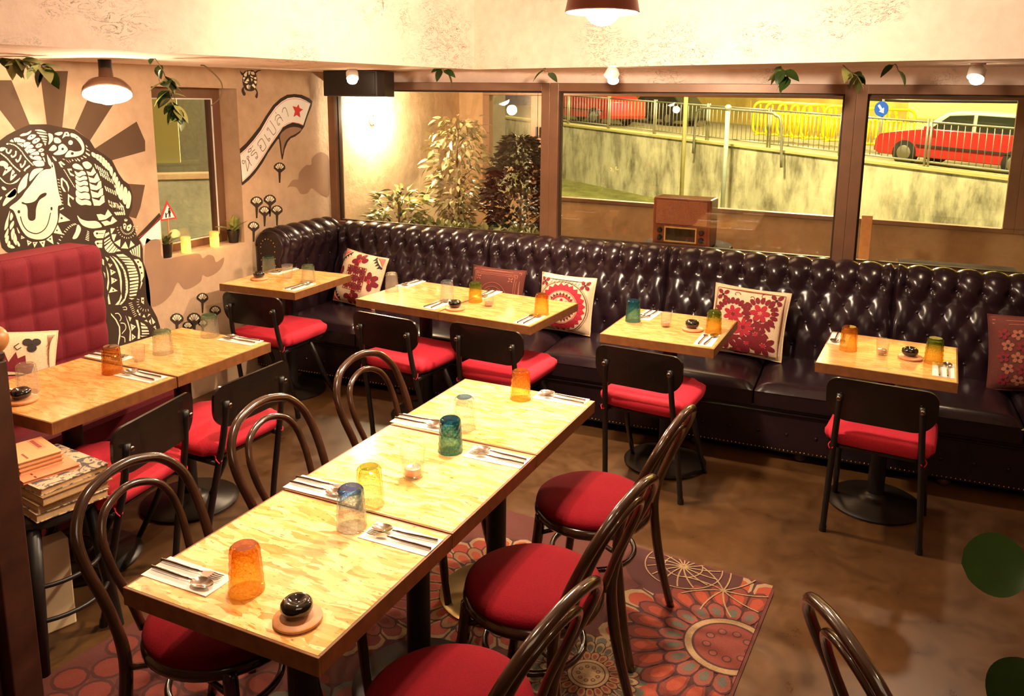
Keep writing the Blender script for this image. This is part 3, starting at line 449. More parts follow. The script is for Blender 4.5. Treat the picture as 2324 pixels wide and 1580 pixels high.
# wall paint, traced as millimetres (y z) on the mural wall
RAYS=['2581,1950 2731,1954 2800,1742 2725,1716 2659,1813 2579,1934', '2881,2003 3037,2009 2974,1720 2891,1738', '3192,1958 3341,1896 3129,1651 3044,1714', '3438,1746 3486,1635 3482,1578 3255,1539 3154,1608', '3346,1402 3462,1385 3419,1262 3383,1200 3328,1220 3320,1348']
SIL='2558,1661 2632,1664 2678,1694 2731,1718 2800,1743 2889,1742 2972,1725 3043,1712 3129,1651 3154,1608 3205,1575 3255,1539 3290,1464 3318,1424 3354,1397 3370,1343 3363,1268 3334,1219 3355,1191 3371,1135 3377,1096 3402,1057 3412,1019 3408,975 3408,941 3420,903 3435,829 3438,749 3437,674 3475,595 3492,531 3494,371 3492,204 2641,432 2639,1119 2614,1135 2594,1159 2590,1196 2576,1295 2520,1323'
FILLS=[(1, 2, 'w', 1, '2743,1691 2759,1700 2778,1702 2804,1713 2798,1701 2782,1692 2753,1687'), (1, 2, 'w', 1, '2823,1714 2842,1717 2866,1713 2883,1702 2852,1707'), (1, 2, 'w', 1, '2833,1704 2882,1696 2883,1691 2843,1695'), (1, 2, 'w', 1, '2845,1689 2882,1682 2881,1677 2852,1680'), (1, 2, 'w', 1, '2854,1675 2880,1670 2880,1664 2861,1666'), (1, 2, 'w', 1, '2859,1661 2879,1657 2878,1652 2865,1654'), (1, 2, 'w', 1, '2866,1649 2876,1646 2870,1636'), (1, 2, 'w', 1, '2779,1675 2795,1691 2813,1694 2827,1688 2811,1674 2790,1668'), (1, 2, 'w', 1, '2803,1657 2816,1671 2838,1676 2846,1667 2833,1655 2811,1648'), (1, 2, 'w', 1, '2818,1635 2832,1647 2851,1647 2855,1640 2844,1630 2825,1627'), (1, 2, 'w', 1, '2830,1613 2843,1623 2856,1622 2861,1614 2849,1606 2836,1606'), (1, 2, 'w', 1, '2842,1598 2854,1600 2861,1594 2855,1586 2846,1586'), (1, 2, 'w', 1, '2850,1578 2859,1574 2861,1554 2855,1562'), (1, 2, 'w', 1, '2711,1677 2727,1681 2744,1677 2722,1662 2714,1661'), (1, 2, 'w', 1, '2690,1666 2702,1673 2708,1660 2696,1662'), (1, 2, 'w', 1, '2724,1659 2744,1674 2769,1665 2757,1656 2742,1658'), (1, 2, 'w', 1, '2724,1653 2752,1651 2751,1634 2740,1642'), (1, 2, 'w', 1, '2759,1654 2783,1657 2793,1650 2760,1632'), (1, 2, 'w', 1, '2764,1626 2792,1645 2808,1635 2796,1627'), (1, 2, 'w', 1, '2759,1624 2779,1622 2774,1601'), (1, 2, 'w', 1, '2783,1623 2816,1620 2812,1612 2784,1603'), (1, 2, 'w', 1, '2787,1598 2824,1610 2832,1593 2800,1593'), (1, 2, 'w', 1, '2780,1591 2797,1588 2791,1574'), (1, 2, 'w', 1, '2795,1573 2810,1587 2836,1584 2841,1566'), (1, 2, 'w', 1, '2796,1560 2847,1562 2853,1537 2812,1536'), (1, 2, 'w', 1, '2893,1696 2915,1689 2916,1667 2906,1653 2888,1641 2895,1668'), (1, 2, 'w', 1, '2927,1692 2944,1700 2970,1701 2970,1692 2951,1684'), (1, 2, 'w', 1, '2980,1691 2985,1699 3004,1699 3010,1679 2987,1679 2968,1669'), (1, 2, 'w', 1, '3019,1693 3046,1686 3073,1664 3088,1635 3089,1608 3077,1585 3046,1574 3005,1571 2973,1575 3000,1605 3031,1598 3060,1599 3075,1609 3067,1636 3043,1665 3018,1676'), (1, 2, 'w', 1, '2923,1672 2944,1673 2959,1658 2955,1647 2936,1645 2921,1652'), (1, 2, 'w', 1, '2888,1615 2915,1638 2931,1626 2927,1614 2912,1608 2896,1609'), (1, 2, 'w', 1, '2911,1594 2938,1610 2943,1631 2969,1640 2993,1613 2975,1593 2949,1586 2921,1587'), (1, 2, 'w', 1, '2875,1590 2882,1578 2891,1562 2901,1528 2893,1527 2878,1545'), (1, 2, 'w', 1, '2903,1582 2922,1565 2922,1555 2910,1564'), (1, 2, 'w', 1, '2671,1655 2681,1657 2682,1651 2673,1649'), (1, 2, 'w', 1, '2641,1637 2666,1635 2653,1622 2638,1620'), (1, 2, 'w', 1, '2632,1571 2652,1572 2670,1554 2655,1533 2645,1548 2630,1552'), (1, 2, 'w', 1, '2636,1503 2652,1531 2676,1544 2686,1532 2658,1514'), (1, 2, 'w', 1, '2671,1476 2686,1526 2698,1515 2687,1504 2707,1503'), (1, 2, 'w', 1, '2624,1497 2646,1471 2670,1462 2696,1472 2723,1487 2703,1466 2669,1459 2641,1469 2623,1490'), (1, 2, 'w', 1, '2702,1412 2708,1444 2733,1481 2765,1506 2758,1476 2749,1442 2727,1425'), (1, 2, 'w', 1, '2768,1466 2774,1497 2800,1523 2848,1522 2808,1495 2784,1474'), (1, 2, 'w', 1, '2625,1449 2636,1450 2647,1435 2632,1435'), (1, 2, 'w', 1, '2639,1406 2658,1421 2692,1438 2692,1408 2662,1394'), (1, 2, 'w', 0, '3026,1645 3021,1636 3011,1633 3002,1637 2999,1646 3004,1655 3014,1658 3023,1654'), (1, 3, 'k', 0, '2805,1684 2804,1682 2801,1681 2798,1682 2798,1684 2799,1687 2802,1688 2804,1687'), (1, 3, 'k', 0, '2827,1662 2826,1659 2823,1659 2821,1660 2820,1662 2821,1665 2824,1665 2827,1664'), (1, 3, 'k', 0, '2840,1640 2838,1638 2836,1637 2834,1638 2833,1641 2834,1643 2837,1644 2839,1643'), (1, 3, 'k', 0, '2850,1613 2849,1611 2847,1610 2845,1611 2844,1613 2845,1615 2848,1616 2850,1615'), (1, 3, 'k', 0, '2855,1593 2854,1591 2853,1591 2852,1591 2851,1593 2852,1594 2853,1594 2855,1594'), (1, 3, 'k', 0, '2999,1689 2997,1686 2993,1685 2989,1686 2988,1689 2990,1693 2994,1694 2997,1692'), (1, 3, 'k', 0, '3055,1669 3053,1667 3050,1666 3048,1667 3047,1670 3048,1672 3051,1673 3054,1672'), (1, 3, 'k', 0, '2971,1614 2968,1610 2963,1608 2957,1610 2956,1615 2958,1620 2964,1622 2970,1620'), (1, 3, 'k', 0, '3025,1588 3022,1583 3015,1581 3009,1583 3007,1589 3010,1595 3017,1597 3023,1594'), (1, 3, 'k', 0, '2746,1646 2745,1645 2744,1644 2742,1645 2741,1646 2742,1648 2744,1649 2746,1648'), (1, 3, 'k', 0, '2775,1617 2774,1616 2772,1615 2770,1616 2770,1618 2771,1619 2773,1620 2774,1619'), (1, 3, 'k', 0, '2662,1529 2660,1526 2656,1525 2653,1526 2652,1530 2654,1533 2657,1534 2661,1533'), (1, 3, 'k', 0, '2691,1501 2690,1498 2686,1497 2683,1499 2682,1502 2684,1505 2687,1506 2690,1505'), (3, 2, 'w', 1, '2889,1520 2859,1517 2825,1502 2771,1446 2741,1417 2721,1394 2693,1372 2653,1348 2670,1332 2680,1307 2687,1276 2701,1234 2723,1198 2752,1179 2789,1169 2822,1171 2857,1189 2883,1222 2899,1259 2907,1323 2929,1332 2920,1386 2915,1433 2910,1511 2905,1542 2898,1550'), (3, 3, 'k', 1, '2715,1365 2723,1367 2735,1360 2761,1359 2789,1367 2815,1392 2841,1401 2852,1396 2844,1384 2813,1369 2798,1350 2787,1324 2782,1294 2776,1274 2759,1268 2744,1276 2740,1294 2743,1329 2737,1350 2719,1358'), (3, 3, 'k', 0, '2704,1321 2702,1315 2696,1313 2691,1316 2689,1322 2692,1328 2698,1330 2703,1327'), (3, 3, 'k', 0, '2876,1316 2873,1309 2869,1307 2865,1310 2864,1317 2866,1324 2871,1326 2875,1323'), (3, 2, 'w', 0, '2914,1288 2969,1243 2900,1240'), (3, 2, 'w', 0, '2896,1230 2919,1175 2869,1191'), (3, 2, 'w', 0, '2859,1181 2862,1133 2825,1162'), (3, 2, 'w', 0, '2786,1159 2819,1159 2807,1121'), (3, 2, 'w', 0, '2752,1161 2778,1158 2758,1132'), (3, 2, 'w', 0, '2723,1177 2748,1161 2725,1147'), (3, 2, 'w', 0, '2697,1204 2714,1188 2693,1186'), (3, 2, 'w', 0, '2915,1306 2935,1316 2940,1310 2918,1303'), (3, 3, 'k', 0, '2927,1260 2925,1256 2920,1255 2916,1258 2914,1262 2917,1266 2921,1267 2925,1265'), (3, 3, 'k', 0, '2893,1201 2891,1198 2888,1197 2884,1199 2883,1202 2885,1206 2889,1206 2892,1205'), (3, 3, 'k', 0, '2851,1162 2849,1159 2846,1158 2842,1160 2841,1164 2843,1167 2847,1168 2850,1166'), (3, 3, 'k', 0, '2807,1148 2806,1146 2802,1145 2800,1147 2799,1150 2800,1152 2803,1153 2806,1151'), (3, 3, 'k', 0, '2765,1153 2764,1151 2761,1150 2759,1152 2758,1154 2759,1157 2762,1157 2764,1156'), (3, 3, 'k', 0, '2736,1162 2735,1160 2732,1160 2730,1161 2729,1164 2730,1166 2733,1167 2735,1165'), (3, 3, 'k', 0, '2702,1193 2701,1192 2700,1191 2698,1192 2698,1194 2699,1195 2700,1196 2702,1195'), (3, 2, 'w', 1, '2653,1332 2640,1307 2624,1274 2616,1241 2634,1256 2641,1287'), (3, 2, 'w', 1, '2615,1217 2635,1248 2631,1219 2615,1203'), (3, 2, 'w', 1, '2614,1197 2632,1214 2632,1194 2619,1175'), (3, 2, 'w', 1, '2621,1166 2632,1187 2638,1176 2633,1152'), (3, 2, 'w', 1, '2636,1149 2641,1166 2658,1148'), (3, 2, 'w', 1, '2658,1322 2666,1303 2652,1283 2650,1300'), (3, 2, 'w', 1, '2646,1262 2666,1281 2664,1259 2645,1239'), (3, 2, 'w', 1, '2646,1222 2661,1245 2665,1222 2649,1187'), (3, 2, 'w', 1, '2658,1210 2666,1219 2673,1193 2667,1159 2654,1181'), (3, 2, 'w', 1, '2674,1180 2685,1161 2681,1150 2673,1158'), (3, 2, 'w', 1, '2679,1247 2691,1218 2683,1219'), (3, 2, 'w', 1, '2621,1364 2634,1388 2657,1412 2691,1436 2692,1402 2661,1380 2628,1359'), (3, 2, 'w', 1, '2613,1402 2623,1402 2612,1388'), (3, 2, 'w', 1, '3009,1215 3026,1196 3019,1171 2996,1144 2972,1147 2993,1180'), (2, 2, 'w', 1, '3011,1527 3030,1536 3055,1525 3072,1502 3043,1504 3018,1513'), (2, 2, 'w', 1, '3070,1533 3086,1542 3106,1540 3126,1519 3109,1504 3086,1506'), (2, 2, 'w', 1, '3021,1498 3040,1487 3061,1495 3078,1490 3085,1474 3063,1472 3043,1466 3025,1480'), (2, 2, 'w', 1, '3025,1473 3046,1460 3069,1467 3088,1462 3088,1447 3064,1447 3042,1443 3023,1458'), (2, 2, 'w', 1, '3022,1451 3045,1437 3070,1442 3090,1435 3090,1417 3064,1420 3042,1417 3022,1435'), (2, 2, 'w', 1, '3022,1428 3045,1411 3071,1414 3092,1405 3091,1382 3065,1387 3042,1386 3021,1404'), (2, 2, 'w', 1, '3020,1397 3045,1379 3072,1380 3094,1370 3094,1342 3064,1348 3039,1349 3016,1369'), (2, 2, 'w', 1, '3016,1362 3043,1342 3072,1341 3097,1329 3099,1308 3066,1315 3039,1316 3014,1337'), (2, 2, 'w', 0, '3088,1495 3089,1492 3115,1483 3131,1504 3132,1513 3148,1480 3125,1465 3099,1468'), (2, 2, 'w', 0, '3098,1463 3105,1458 3131,1449 3147,1470 3154,1477 3168,1437 3137,1425 3103,1432'), (2, 2, 'w', 0, '3101,1427 3117,1418 3143,1408 3159,1430 3174,1433 3174,1397 3142,1385 3105,1393'), (2, 2, 'w', 0, '3104,1388 3121,1379 3148,1369 3164,1390 3181,1393 3179,1357 3146,1344 3110,1350'), (2, 2, 'w', 0, '3108,1346 3125,1338 3152,1327 3168,1349 3185,1353 3185,1316 3153,1300 3117,1304'), (2, 2, 'w', 1, '3133,1590 3156,1577 3152,1558 3131,1572'), (2, 2, 'w', 1, '3157,1577 3176,1571 3170,1543 3154,1556'), (2, 2, 'w', 1, '3177,1570 3194,1560 3187,1529 3171,1543'), (2, 2, 'w', 1, '3195,1558 3210,1544 3201,1510 3187,1527'), (2, 2, 'w', 1, '3211,1542 3224,1531 3217,1496 3203,1509'), (2, 2, 'w', 1, '3226,1528 3239,1513 3231,1486 3217,1495'), (2, 2, 'w', 1, '3235,1492 3243,1508 3254,1485 3245,1452 3231,1477'), (2, 2, 'w', 1, '3246,1445 3263,1473 3271,1456 3253,1423'), (2, 2, 'w', 1, '3254,1414 3273,1448 3283,1430 3260,1386'), (2, 2, 'w', 1, '3261,1376 3285,1422 3293,1404 3274,1347'), (2, 2, 'w', 1, '3274,1344 3300,1401 3311,1387 3295,1317'), (2, 2, 'w', 1, '3299,1319 3319,1386 3337,1363 3319,1289'), (2, 2, 'w', 1, '3322,1286 3343,1362 3360,1329 3343,1270 3324,1266'), (2, 2, 'w', 0, '3100,1631 3112,1617 3102,1618'), (2, 2, 'w', 0, '3100,1612 3122,1595 3102,1602'), (2, 2, 'w', 0, '3095,1593 3120,1577 3116,1569 3096,1584'), (2, 2, 'w', 0, '3078,1575 3099,1565 3095,1560 3081,1568'), (2, 2, 'w', 0, '3062,1567 3080,1559 3069,1555'), (2, 2, 'w', 0, '3041,1564 3059,1551 3055,1544 3042,1557'), (2, 2, 'w', 0, '3026,1562 3041,1550 3036,1547'), (2, 2, 'w', 0, '3010,1562 3021,1551 3012,1550'), (2, 2, 'w', 0, '2992,1560 3005,1545 3001,1545'), (2, 2, 'w', 0, '2974,1562 2998,1539 2983,1550'), (2, 2, 'w', 0, '2956,1566 2968,1563 2969,1557'), (2, 2, 'w', 0, '3142,1528 3149,1524 3157,1499 3150,1501'), (2, 2, 'w', 0, '3156,1519 3163,1515 3170,1490 3163,1492'), (2, 2, 'w', 0, '3169,1510 3177,1506 3184,1480 3177,1482'), (2, 2, 'w', 0, '3183,1501 3190,1496 3198,1471 3191,1473'), (2, 2, 'w', 0, '3197,1491 3204,1487 3211,1461 3205,1463'), (2, 2, 'w', 0, '3211,1482 3218,1477 3225,1452 3218,1454'), (2, 2, 'w', 0, '3166,1488 3173,1484 3180,1458 3173,1460'), (2, 2, 'w', 0, '3179,1478 3187,1474 3194,1449 3187,1451'), (2, 2, 'w', 0, '3193,1469 3200,1465 3208,1439 3201,1441'), (2, 2, 'w', 0, '3207,1459 3214,1455 3222,1429 3215,1431'), (2, 2, 'w', 0, '3221,1450 3228,1445 3236,1419 3229,1422'), (2, 2, 'w', 0, '3235,1440 3242,1436 3250,1410 3243,1412'), (2, 2, 'w', 0, '3249,1430 3256,1426 3264,1400 3257,1402'), (2, 2, 'w', 0, '3192,1404 3200,1400 3207,1374 3200,1376'), (2, 2, 'w', 0, '3206,1397 3214,1392 3221,1366 3214,1368'), (2, 2, 'w', 0, '3221,1389 3228,1385 3235,1359 3228,1361'), (2, 2, 'w', 0, '3235,1382 3242,1377 3250,1351 3243,1353'), (2, 2, 'w', 0, '3249,1374 3257,1370 3264,1343 3257,1346'), (2, 2, 'w', 0, '3208,1326 3215,1322 3222,1295 3215,1297'), (2, 2, 'w', 0, '3222,1318 3229,1314 3237,1287 3230,1290'), (2, 2, 'w', 0, '3236,1311 3244,1306 3251,1279 3244,1282'), (2, 2, 'w', 0, '3251,1303 3258,1298 3266,1272 3259,1274'), (2, 2, 'w', 0, '3265,1295 3273,1290 3280,1264 3273,1266'), (2, 2, 'w', 0, '3280,1287 3287,1283 3295,1256 3288,1258'), (2, 2, 'w', 0, '3294,1279 3302,1275 3310,1247 3303,1250'), (2, 2, 'w', 0, '2934,1548 2948,1554 2971,1534 2962,1531 2944,1544 2957,1520 2945,1524'), (2, 2, 'w', 0, '2979,1512 3004,1511 3006,1500 2991,1504 2993,1492 3017,1475 3013,1470 2994,1477'), (2, 2, 'w', 0, '2937,1464 2947,1469 2972,1444 2981,1414 2973,1392 2972,1418 2962,1442 2946,1459 2944,1426 2960,1393 2948,1397 2935,1424'), (2, 2, 'w', 0, '2970,1382 2980,1374 3003,1357 2997,1347 2977,1368 2972,1342 2980,1312 2963,1326'), (4, 2, 'w', 1, '3012,1264 3031,1243 3069,1227 3126,1218 3154,1186 3129,1181 3086,1185 3045,1203 3023,1228'), (4, 2, 'w', 0, '3128,1255 3155,1254 3179,1243 3201,1274 3225,1240 3183,1221 3155,1220 3139,1223'), (4, 2, 'w', 0, '3152,1211 3189,1214 3210,1202 3226,1232 3254,1203 3222,1190 3173,1186'), (4, 2, 'w', 0, '3206,1323 3220,1305 3234,1277 3213,1295'), (4, 2, 'w', 0, '3224,1307 3250,1278 3237,1281'), (4, 2, 'w', 0, '3240,1307 3259,1303 3270,1277 3257,1277'), (4, 2, 'w', 0, '3262,1303 3286,1275 3273,1278'), (4, 2, 'w', 0, '3279,1305 3308,1274 3290,1276'), (4, 2, 'w', 0, '3238,1253 3248,1254 3261,1236 3251,1235'), (4, 2, 'w', 0, '3253,1252 3263,1253 3273,1235 3264,1233'), (4, 2, 'w', 0, '3267,1251 3277,1252 3286,1234 3277,1232'), (4, 2, 'w', 0, '3282,1251 3292,1251 3298,1233 3290,1230'), (4, 2, 'w', 0, '3297,1250 3307,1249 3311,1232 3303,1228'), (4, 2, 'w', 0, '3098,1158 3109,1168 3177,1163 3157,1121 3117,1126 3103,1140'), (4, 2, 'w', 0, '3101,1105 3109,1113 3150,1111 3144,1069 3118,1074'), (4, 2, 'w', 0, '3164,1123 3197,1138 3195,1149 3172,1144'), (4, 2, 'w', 0, '3161,1109 3199,1123 3197,1115 3160,1098'), (4, 2, 'w', 0, '3159,1090 3201,1109 3203,1100 3159,1082'), (4, 2, 'w', 0, '3159,1071 3206,1097 3212,1088 3163,1053'), (4, 2, 'w', 0, '3166,1050 3215,1083 3220,1072 3178,1038'), (4, 2, 'w', 0, '3181,1035 3223,1069 3232,1059 3203,1031'), (4, 2, 'w', 0, '3206,1030 3235,1056 3241,1049 3223,1031'), (4, 2, 'w', 0, '3230,1034 3244,1046 3256,1038 3262,1031'), (4, 2, 'w', 0, '3207,1168 3236,1164 3214,1138 3207,1139'), (4, 2, 'w', 0, '3210,1134 3242,1130 3222,1092 3213,1110'), (4, 2, 'w', 0, '3223,1086 3266,1098 3258,1055'), (4, 2, 'w', 0, '3264,1047 3297,1080 3313,1036'), (4, 2, 'w', 0, '3333,1080 3358,1050 3319,1039'), (4, 2, 'w', 0, '3301,1205 3313,1209 3324,1199 3315,1192 3302,1195'), (4, 2, 'w', 0, '3292,1181 3304,1185 3313,1172 3300,1147 3291,1158'), (4, 2, 'w', 0, '3310,1144 3316,1166 3340,1174 3348,1162 3334,1141 3320,1136'), (4, 3, 'k', 0, '3126,1151 3124,1147 3119,1146 3114,1149 3113,1153 3115,1157 3120,1158 3125,1156'), (4, 3, 'k', 0, '3125,1096 3123,1092 3118,1091 3113,1093 3112,1098 3114,1102 3119,1103 3124,1100'), (4, 3, 'k', 0, '3306,1170 3304,1167 3300,1167 3296,1169 3295,1172 3297,1175 3301,1176 3304,1174'), (4, 3, 'k', 0, '3332,1155 3330,1152 3326,1151 3322,1153 3321,1156 3323,1159 3327,1160 3331,1158'), (4, 3, 'k', 0, '3316,1204 3315,1202 3312,1201 3309,1202 3308,1205 3309,1207 3312,1208 3315,1206'), (4, 2, 'w', 0, '3319,1022 3329,1026 3340,993 3332,1002'), (4, 2, 'w', 0, '3335,1028 3346,1032 3352,987 3344,996'), (4, 2, 'w', 0, '3351,1034 3362,1038 3364,981 3356,991'), (4, 2, 'w', 0, '3367,1040 3378,1044 3376,974 3368,985'), (4, 2, 'w', 0, '3383,1046 3394,1050 3388,968 3380,980'), (5, 2, 'w', 0, '3158,1017 3180,1003 3170,988'), (5, 2, 'w', 0, '3173,976 3200,966 3182,952'), (5, 2, 'w', 0, '3183,942 3218,919 3184,906'), (5, 2, 'w', 0, '3185,896 3224,872 3183,857'), (5, 2, 'w', 0, '3182,842 3220,810 3161,812'), (5, 2, 'w', 0, '3186,1017 3212,992 3234,954 3248,913 3252,858 3244,798 3224,756 3195,735 3217,730 3243,767 3238,814 3240,876 3228,932 3214,969'), (5, 2, 'w', 0, '3201,1015 3230,997 3261,956 3283,906 3291,850 3286,789 3263,747 3234,726 3221,731 3260,759 3274,807 3275,869 3267,921 3240,968 3213,1003'), (5, 2, 'w', 0, '3229,1017 3275,1012 3305,991 3243,1002'), (5, 2, 'w', 0, '3245,996 3313,984 3326,970 3264,985'), (5, 2, 'w', 0, '3263,977 3330,965 3338,952 3276,967'), (5, 2, 'w', 0, '3279,959 3340,950 3345,935 3283,951'), (5, 2, 'w', 0, '3291,941 3347,929 3351,917 3294,929'), (5, 2, 'w', 0, '3296,921 3354,914 3356,902 3297,909'), (5, 2, 'w', 0, '3301,901 3358,898 3362,885 3302,891'), (5, 2, 'w', 0, '3302,885 3363,879 3364,867 3303,873'), (5, 2, 'w', 0, '3304,865 3365,861 3365,847 3305,853'), (5, 2, 'w', 0, '3304,843 3364,841 3363,828 3303,832'), (5, 2, 'w', 0, '3303,824 3360,822 3359,809 3301,813'), (5, 2, 'w', 0, '3299,806 3356,805 3353,792 3298,798'), (5, 2, 'w', 0, '3299,790 3352,786 3346,776 3296,781'), (5, 2, 'w', 0, '3291,772 3343,768 3340,757 3297,761'), (5, 2, 'w', 0, '3287,755 3327,744 3308,740'), (5, 2, 'w', 0, '3344,969 3376,965 3397,940 3405,899 3404,859 3387,835 3378,833 3381,871 3368,929'), (5, 2, 'w', 0, '3383,836 3391,822 3369,787'), (5, 2, 'w', 0, '3159,966 3170,920 3169,867 3156,824 3151,840 3163,891'), (5, 2, 'w', 0, '3373,738 3392,734 3388,694 3371,710'), (5, 2, 'w', 0, '3163,696 3196,650 3215,602 3213,551 3195,501 3191,506 3205,565 3207,604 3187,652 3164,684'), (5, 2, 'w', 0, '3255,662 3273,614 3284,560 3279,502 3267,505 3277,562 3268,608'), (5, 2, 'w', 0, '3322,618 3338,610 3346,552 3342,500 3325,501 3335,555'), (5, 2, 'w', 0, '3286,603 3321,578 3289,559'), (5, 2, 'w', 0, '3289,543 3315,516 3286,504'), (5, 2, 'w', 0, '3274,650 3296,636 3283,616'), (5, 2, 'w', 0, '3355,594 3382,575 3390,563 3358,577'), (5, 2, 'w', 0, '3355,570 3397,557 3403,543 3359,555'), (5, 2, 'w', 0, '3358,547 3405,534 3408,523 3359,534'), (5, 2, 'w', 0, '3358,528 3408,515 3409,507 3358,520'), (5, 2, 'w', 0, '3343,516 3399,501 3356,505'), (5, 2, 'w', 0, '3159,808 3166,746 3153,749 3152,787'), (5, 2, 'w', 0, '3138,1009 3148,1000 3147,970 3137,979'), (5, 2, 'w', 0, '3139,937 3149,924 3148,898'), (5, 2, 'w', 0, '3334,667 3344,677 3351,647'), (5, 2, 'w', 0, '3343,645 3360,649 3356,632'), (5, 2, 'w', 0, '3370,622 3383,635 3393,613'), (5, 2, 'w', 0, '3405,614 3416,631 3430,624'), (5, 2, 'w', 0, '3433,607 3459,568 3439,560'), (5, 2, 'w', 0, '3382,597 3399,599 3406,581'), (5, 2, 'w', 0, '3412,584 3427,596 3429,559'), (5, 2, 'w', 0, '3442,543 3457,549 3464,517'), (5, 3, 'k', 0, '3188,967 3187,965 3184,964 3181,966 3180,968 3182,970 3184,971 3187,969'), (5, 3, 'k', 0, '3201,924 3199,922 3196,921 3193,923 3192,926 3193,929 3197,929 3200,928'), (5, 3, 'k', 0, '3207,875 3205,872 3202,872 3199,873 3198,877 3199,879 3203,880 3206,878'), (5, 3, 'k', 0, '3196,820 3194,816 3190,816 3186,818 3185,822 3187,825 3191,826 3195,823'), (5, 3, 'k', 0, '3377,948 3374,944 3369,943 3365,946 3363,951 3365,954 3370,955 3375,953'), (5, 3, 'k', 0, '3391,914 3388,909 3381,908 3375,911 3372,917 3376,922 3382,923 3389,920'), (5, 3, 'k', 0, '3395,880 3393,877 3389,876 3385,878 3383,882 3385,885 3390,886 3394,884'), (5, 3, 'k', 0, '3389,718 3386,715 3382,714 3377,717 3376,721 3378,725 3383,725 3387,723'), (5, 3, 'k', 0, '3306,580 3304,578 3301,578 3298,580 3297,582 3299,585 3302,585 3305,583'), (5, 3, 'k', 0, '3302,519 3300,517 3297,517 3294,519 3293,521 3295,524 3298,524 3301,522'), (5, 3, 'k', 0, '3457,535 3456,533 3453,533 3451,534 3450,537 3451,539 3454,539 3456,538'), (5, 2, 'k', 0, '3398,844 3410,826 3396,829'), (6, 1, 'k', 1, '4306,2025 4321,2054 4369,2066 4417,2062 4438,2026 4438,1986 4413,1941 4370,1929 4323,1939 4300,1982'), (6, 1, 'k', 1, '4283,2063 4295,2050 4313,2043 4306,2029 4289,2039'), (6, 1, 'k', 1, '4488,2068 4454,2061 4432,2048 4422,2055 4455,2070'), (6, 1, 'k', 1, '4309,1957 4286,1935 4299,1903 4317,1900 4324,1914 4312,1932'), (6, 1, 'k', 1, '4413,1945 4428,1923 4413,1897 4425,1884 4436,1890 4442,1923 4425,1949'), (6, 2, 'w', 0, '4315,2036 4342,2059 4350,2055 4340,2025 4321,2022'), (6, 2, 'w', 0, '4356,2059 4382,2062 4370,2036 4359,2036'), (6, 2, 'w', 0, '4384,2057 4411,2058 4420,2040 4399,2036 4383,2042'), (6, 2, 'w', 0, '4308,2018 4329,2017 4315,2002 4306,2006'), (6, 2, 'w', 0, '4375,2033 4403,2023 4397,2017 4377,2024'), (6, 2, 'w', 0, '4406,2019 4433,2024 4432,2007 4413,2011'), (6, 2, 'w', 0, '4407,1999 4434,1998 4432,1982 4416,1980'), (6, 2, 'w', 0, '4330,1997 4355,2014 4361,1995 4343,1992'), (6, 2, 'w', 0, '4379,2015 4397,2006 4385,1992'), (6, 2, 'w', 0, '4316,1986 4332,1994 4352,1983 4331,1979'), (6, 2, 'w', 0, '4333,1965 4357,1973 4352,1940 4337,1951'), (6, 2, 'w', 0, '4362,1967 4372,1968 4362,1937'), (6, 2, 'w', 0, '4383,1968 4400,1979 4423,1960 4414,1948'), (6, 2, 'w', 0, '4306,1997 4312,1999 4311,1986'), (7, 1, 'k', 0, '4242,1554 4302,1588 4364,1634 4440,1694 4506,1763 4586,1837 4666,1884 4740,1911 4820,1917 4902,1912 4985,1889 5023,1867 5010,1829 4956,1753 4916,1683 4864,1640 4808,1615 4759,1604 4724,1579 4688,1528 4663,1460 4653,1459 4644,1509 4634,1604 4621,1604 4574,1564 4513,1512 4453,1448 4375,1382 4313,1342 4252,1314 4241,1315'), (7, 2, 'W', 0, '4242,1522 4299,1553 4374,1605 4451,1669 4530,1754 4611,1825 4678,1863 4745,1887 4812,1894 4880,1890 4942,1873 4997,1851 4973,1811 4902,1692 4855,1706 4787,1716 4733,1704 4678,1684 4623,1634 4542,1565 4468,1493 4390,1423 4321,1374 4248,1335'), (7, 2, 'g', 1, '4645,1629 4710,1670 4785,1684 4853,1678 4880,1668 4872,1657 4809,1633 4754,1617 4712,1592 4683,1555 4659,1495 4651,1573'), (7, 3, 'r', 0, '4791,1832 4838,1824 4859,1845 4870,1818 4908,1807 4868,1789 4873,1750 4834,1768 4798,1756 4816,1794'), (8, 1, 'g', 1, '4698,1256 4762,1304 4824,1305 4837,1351 4914,1400 4979,1402 4993,1449 5072,1486 5151,1475 5205,1409 5191,1161 5099,1163 5012,1213 4968,1224 4923,1194 4848,1195 4799,1247 4729,1260'), (8, 1, 'g', 1, '3435,1057 3475,1062 3540,1046 3551,939 3699,930 3832,919 3860,885 3908,900 3954,880 3974,840 4041,859 4029,812 3977,773 3896,758 3851,779 3832,741 3754,716 3695,722 3649,773 3593,710 3506,667 3426,679 3412,815'), (9, 2, 'k', 0, '3377,1098 3548,1213 3556,1194 3551,1172 3388,1074'), (9, 1, 'W', 0, '3392,1085 3551,1178 3549,1055 3470,1061 3419,1035')]
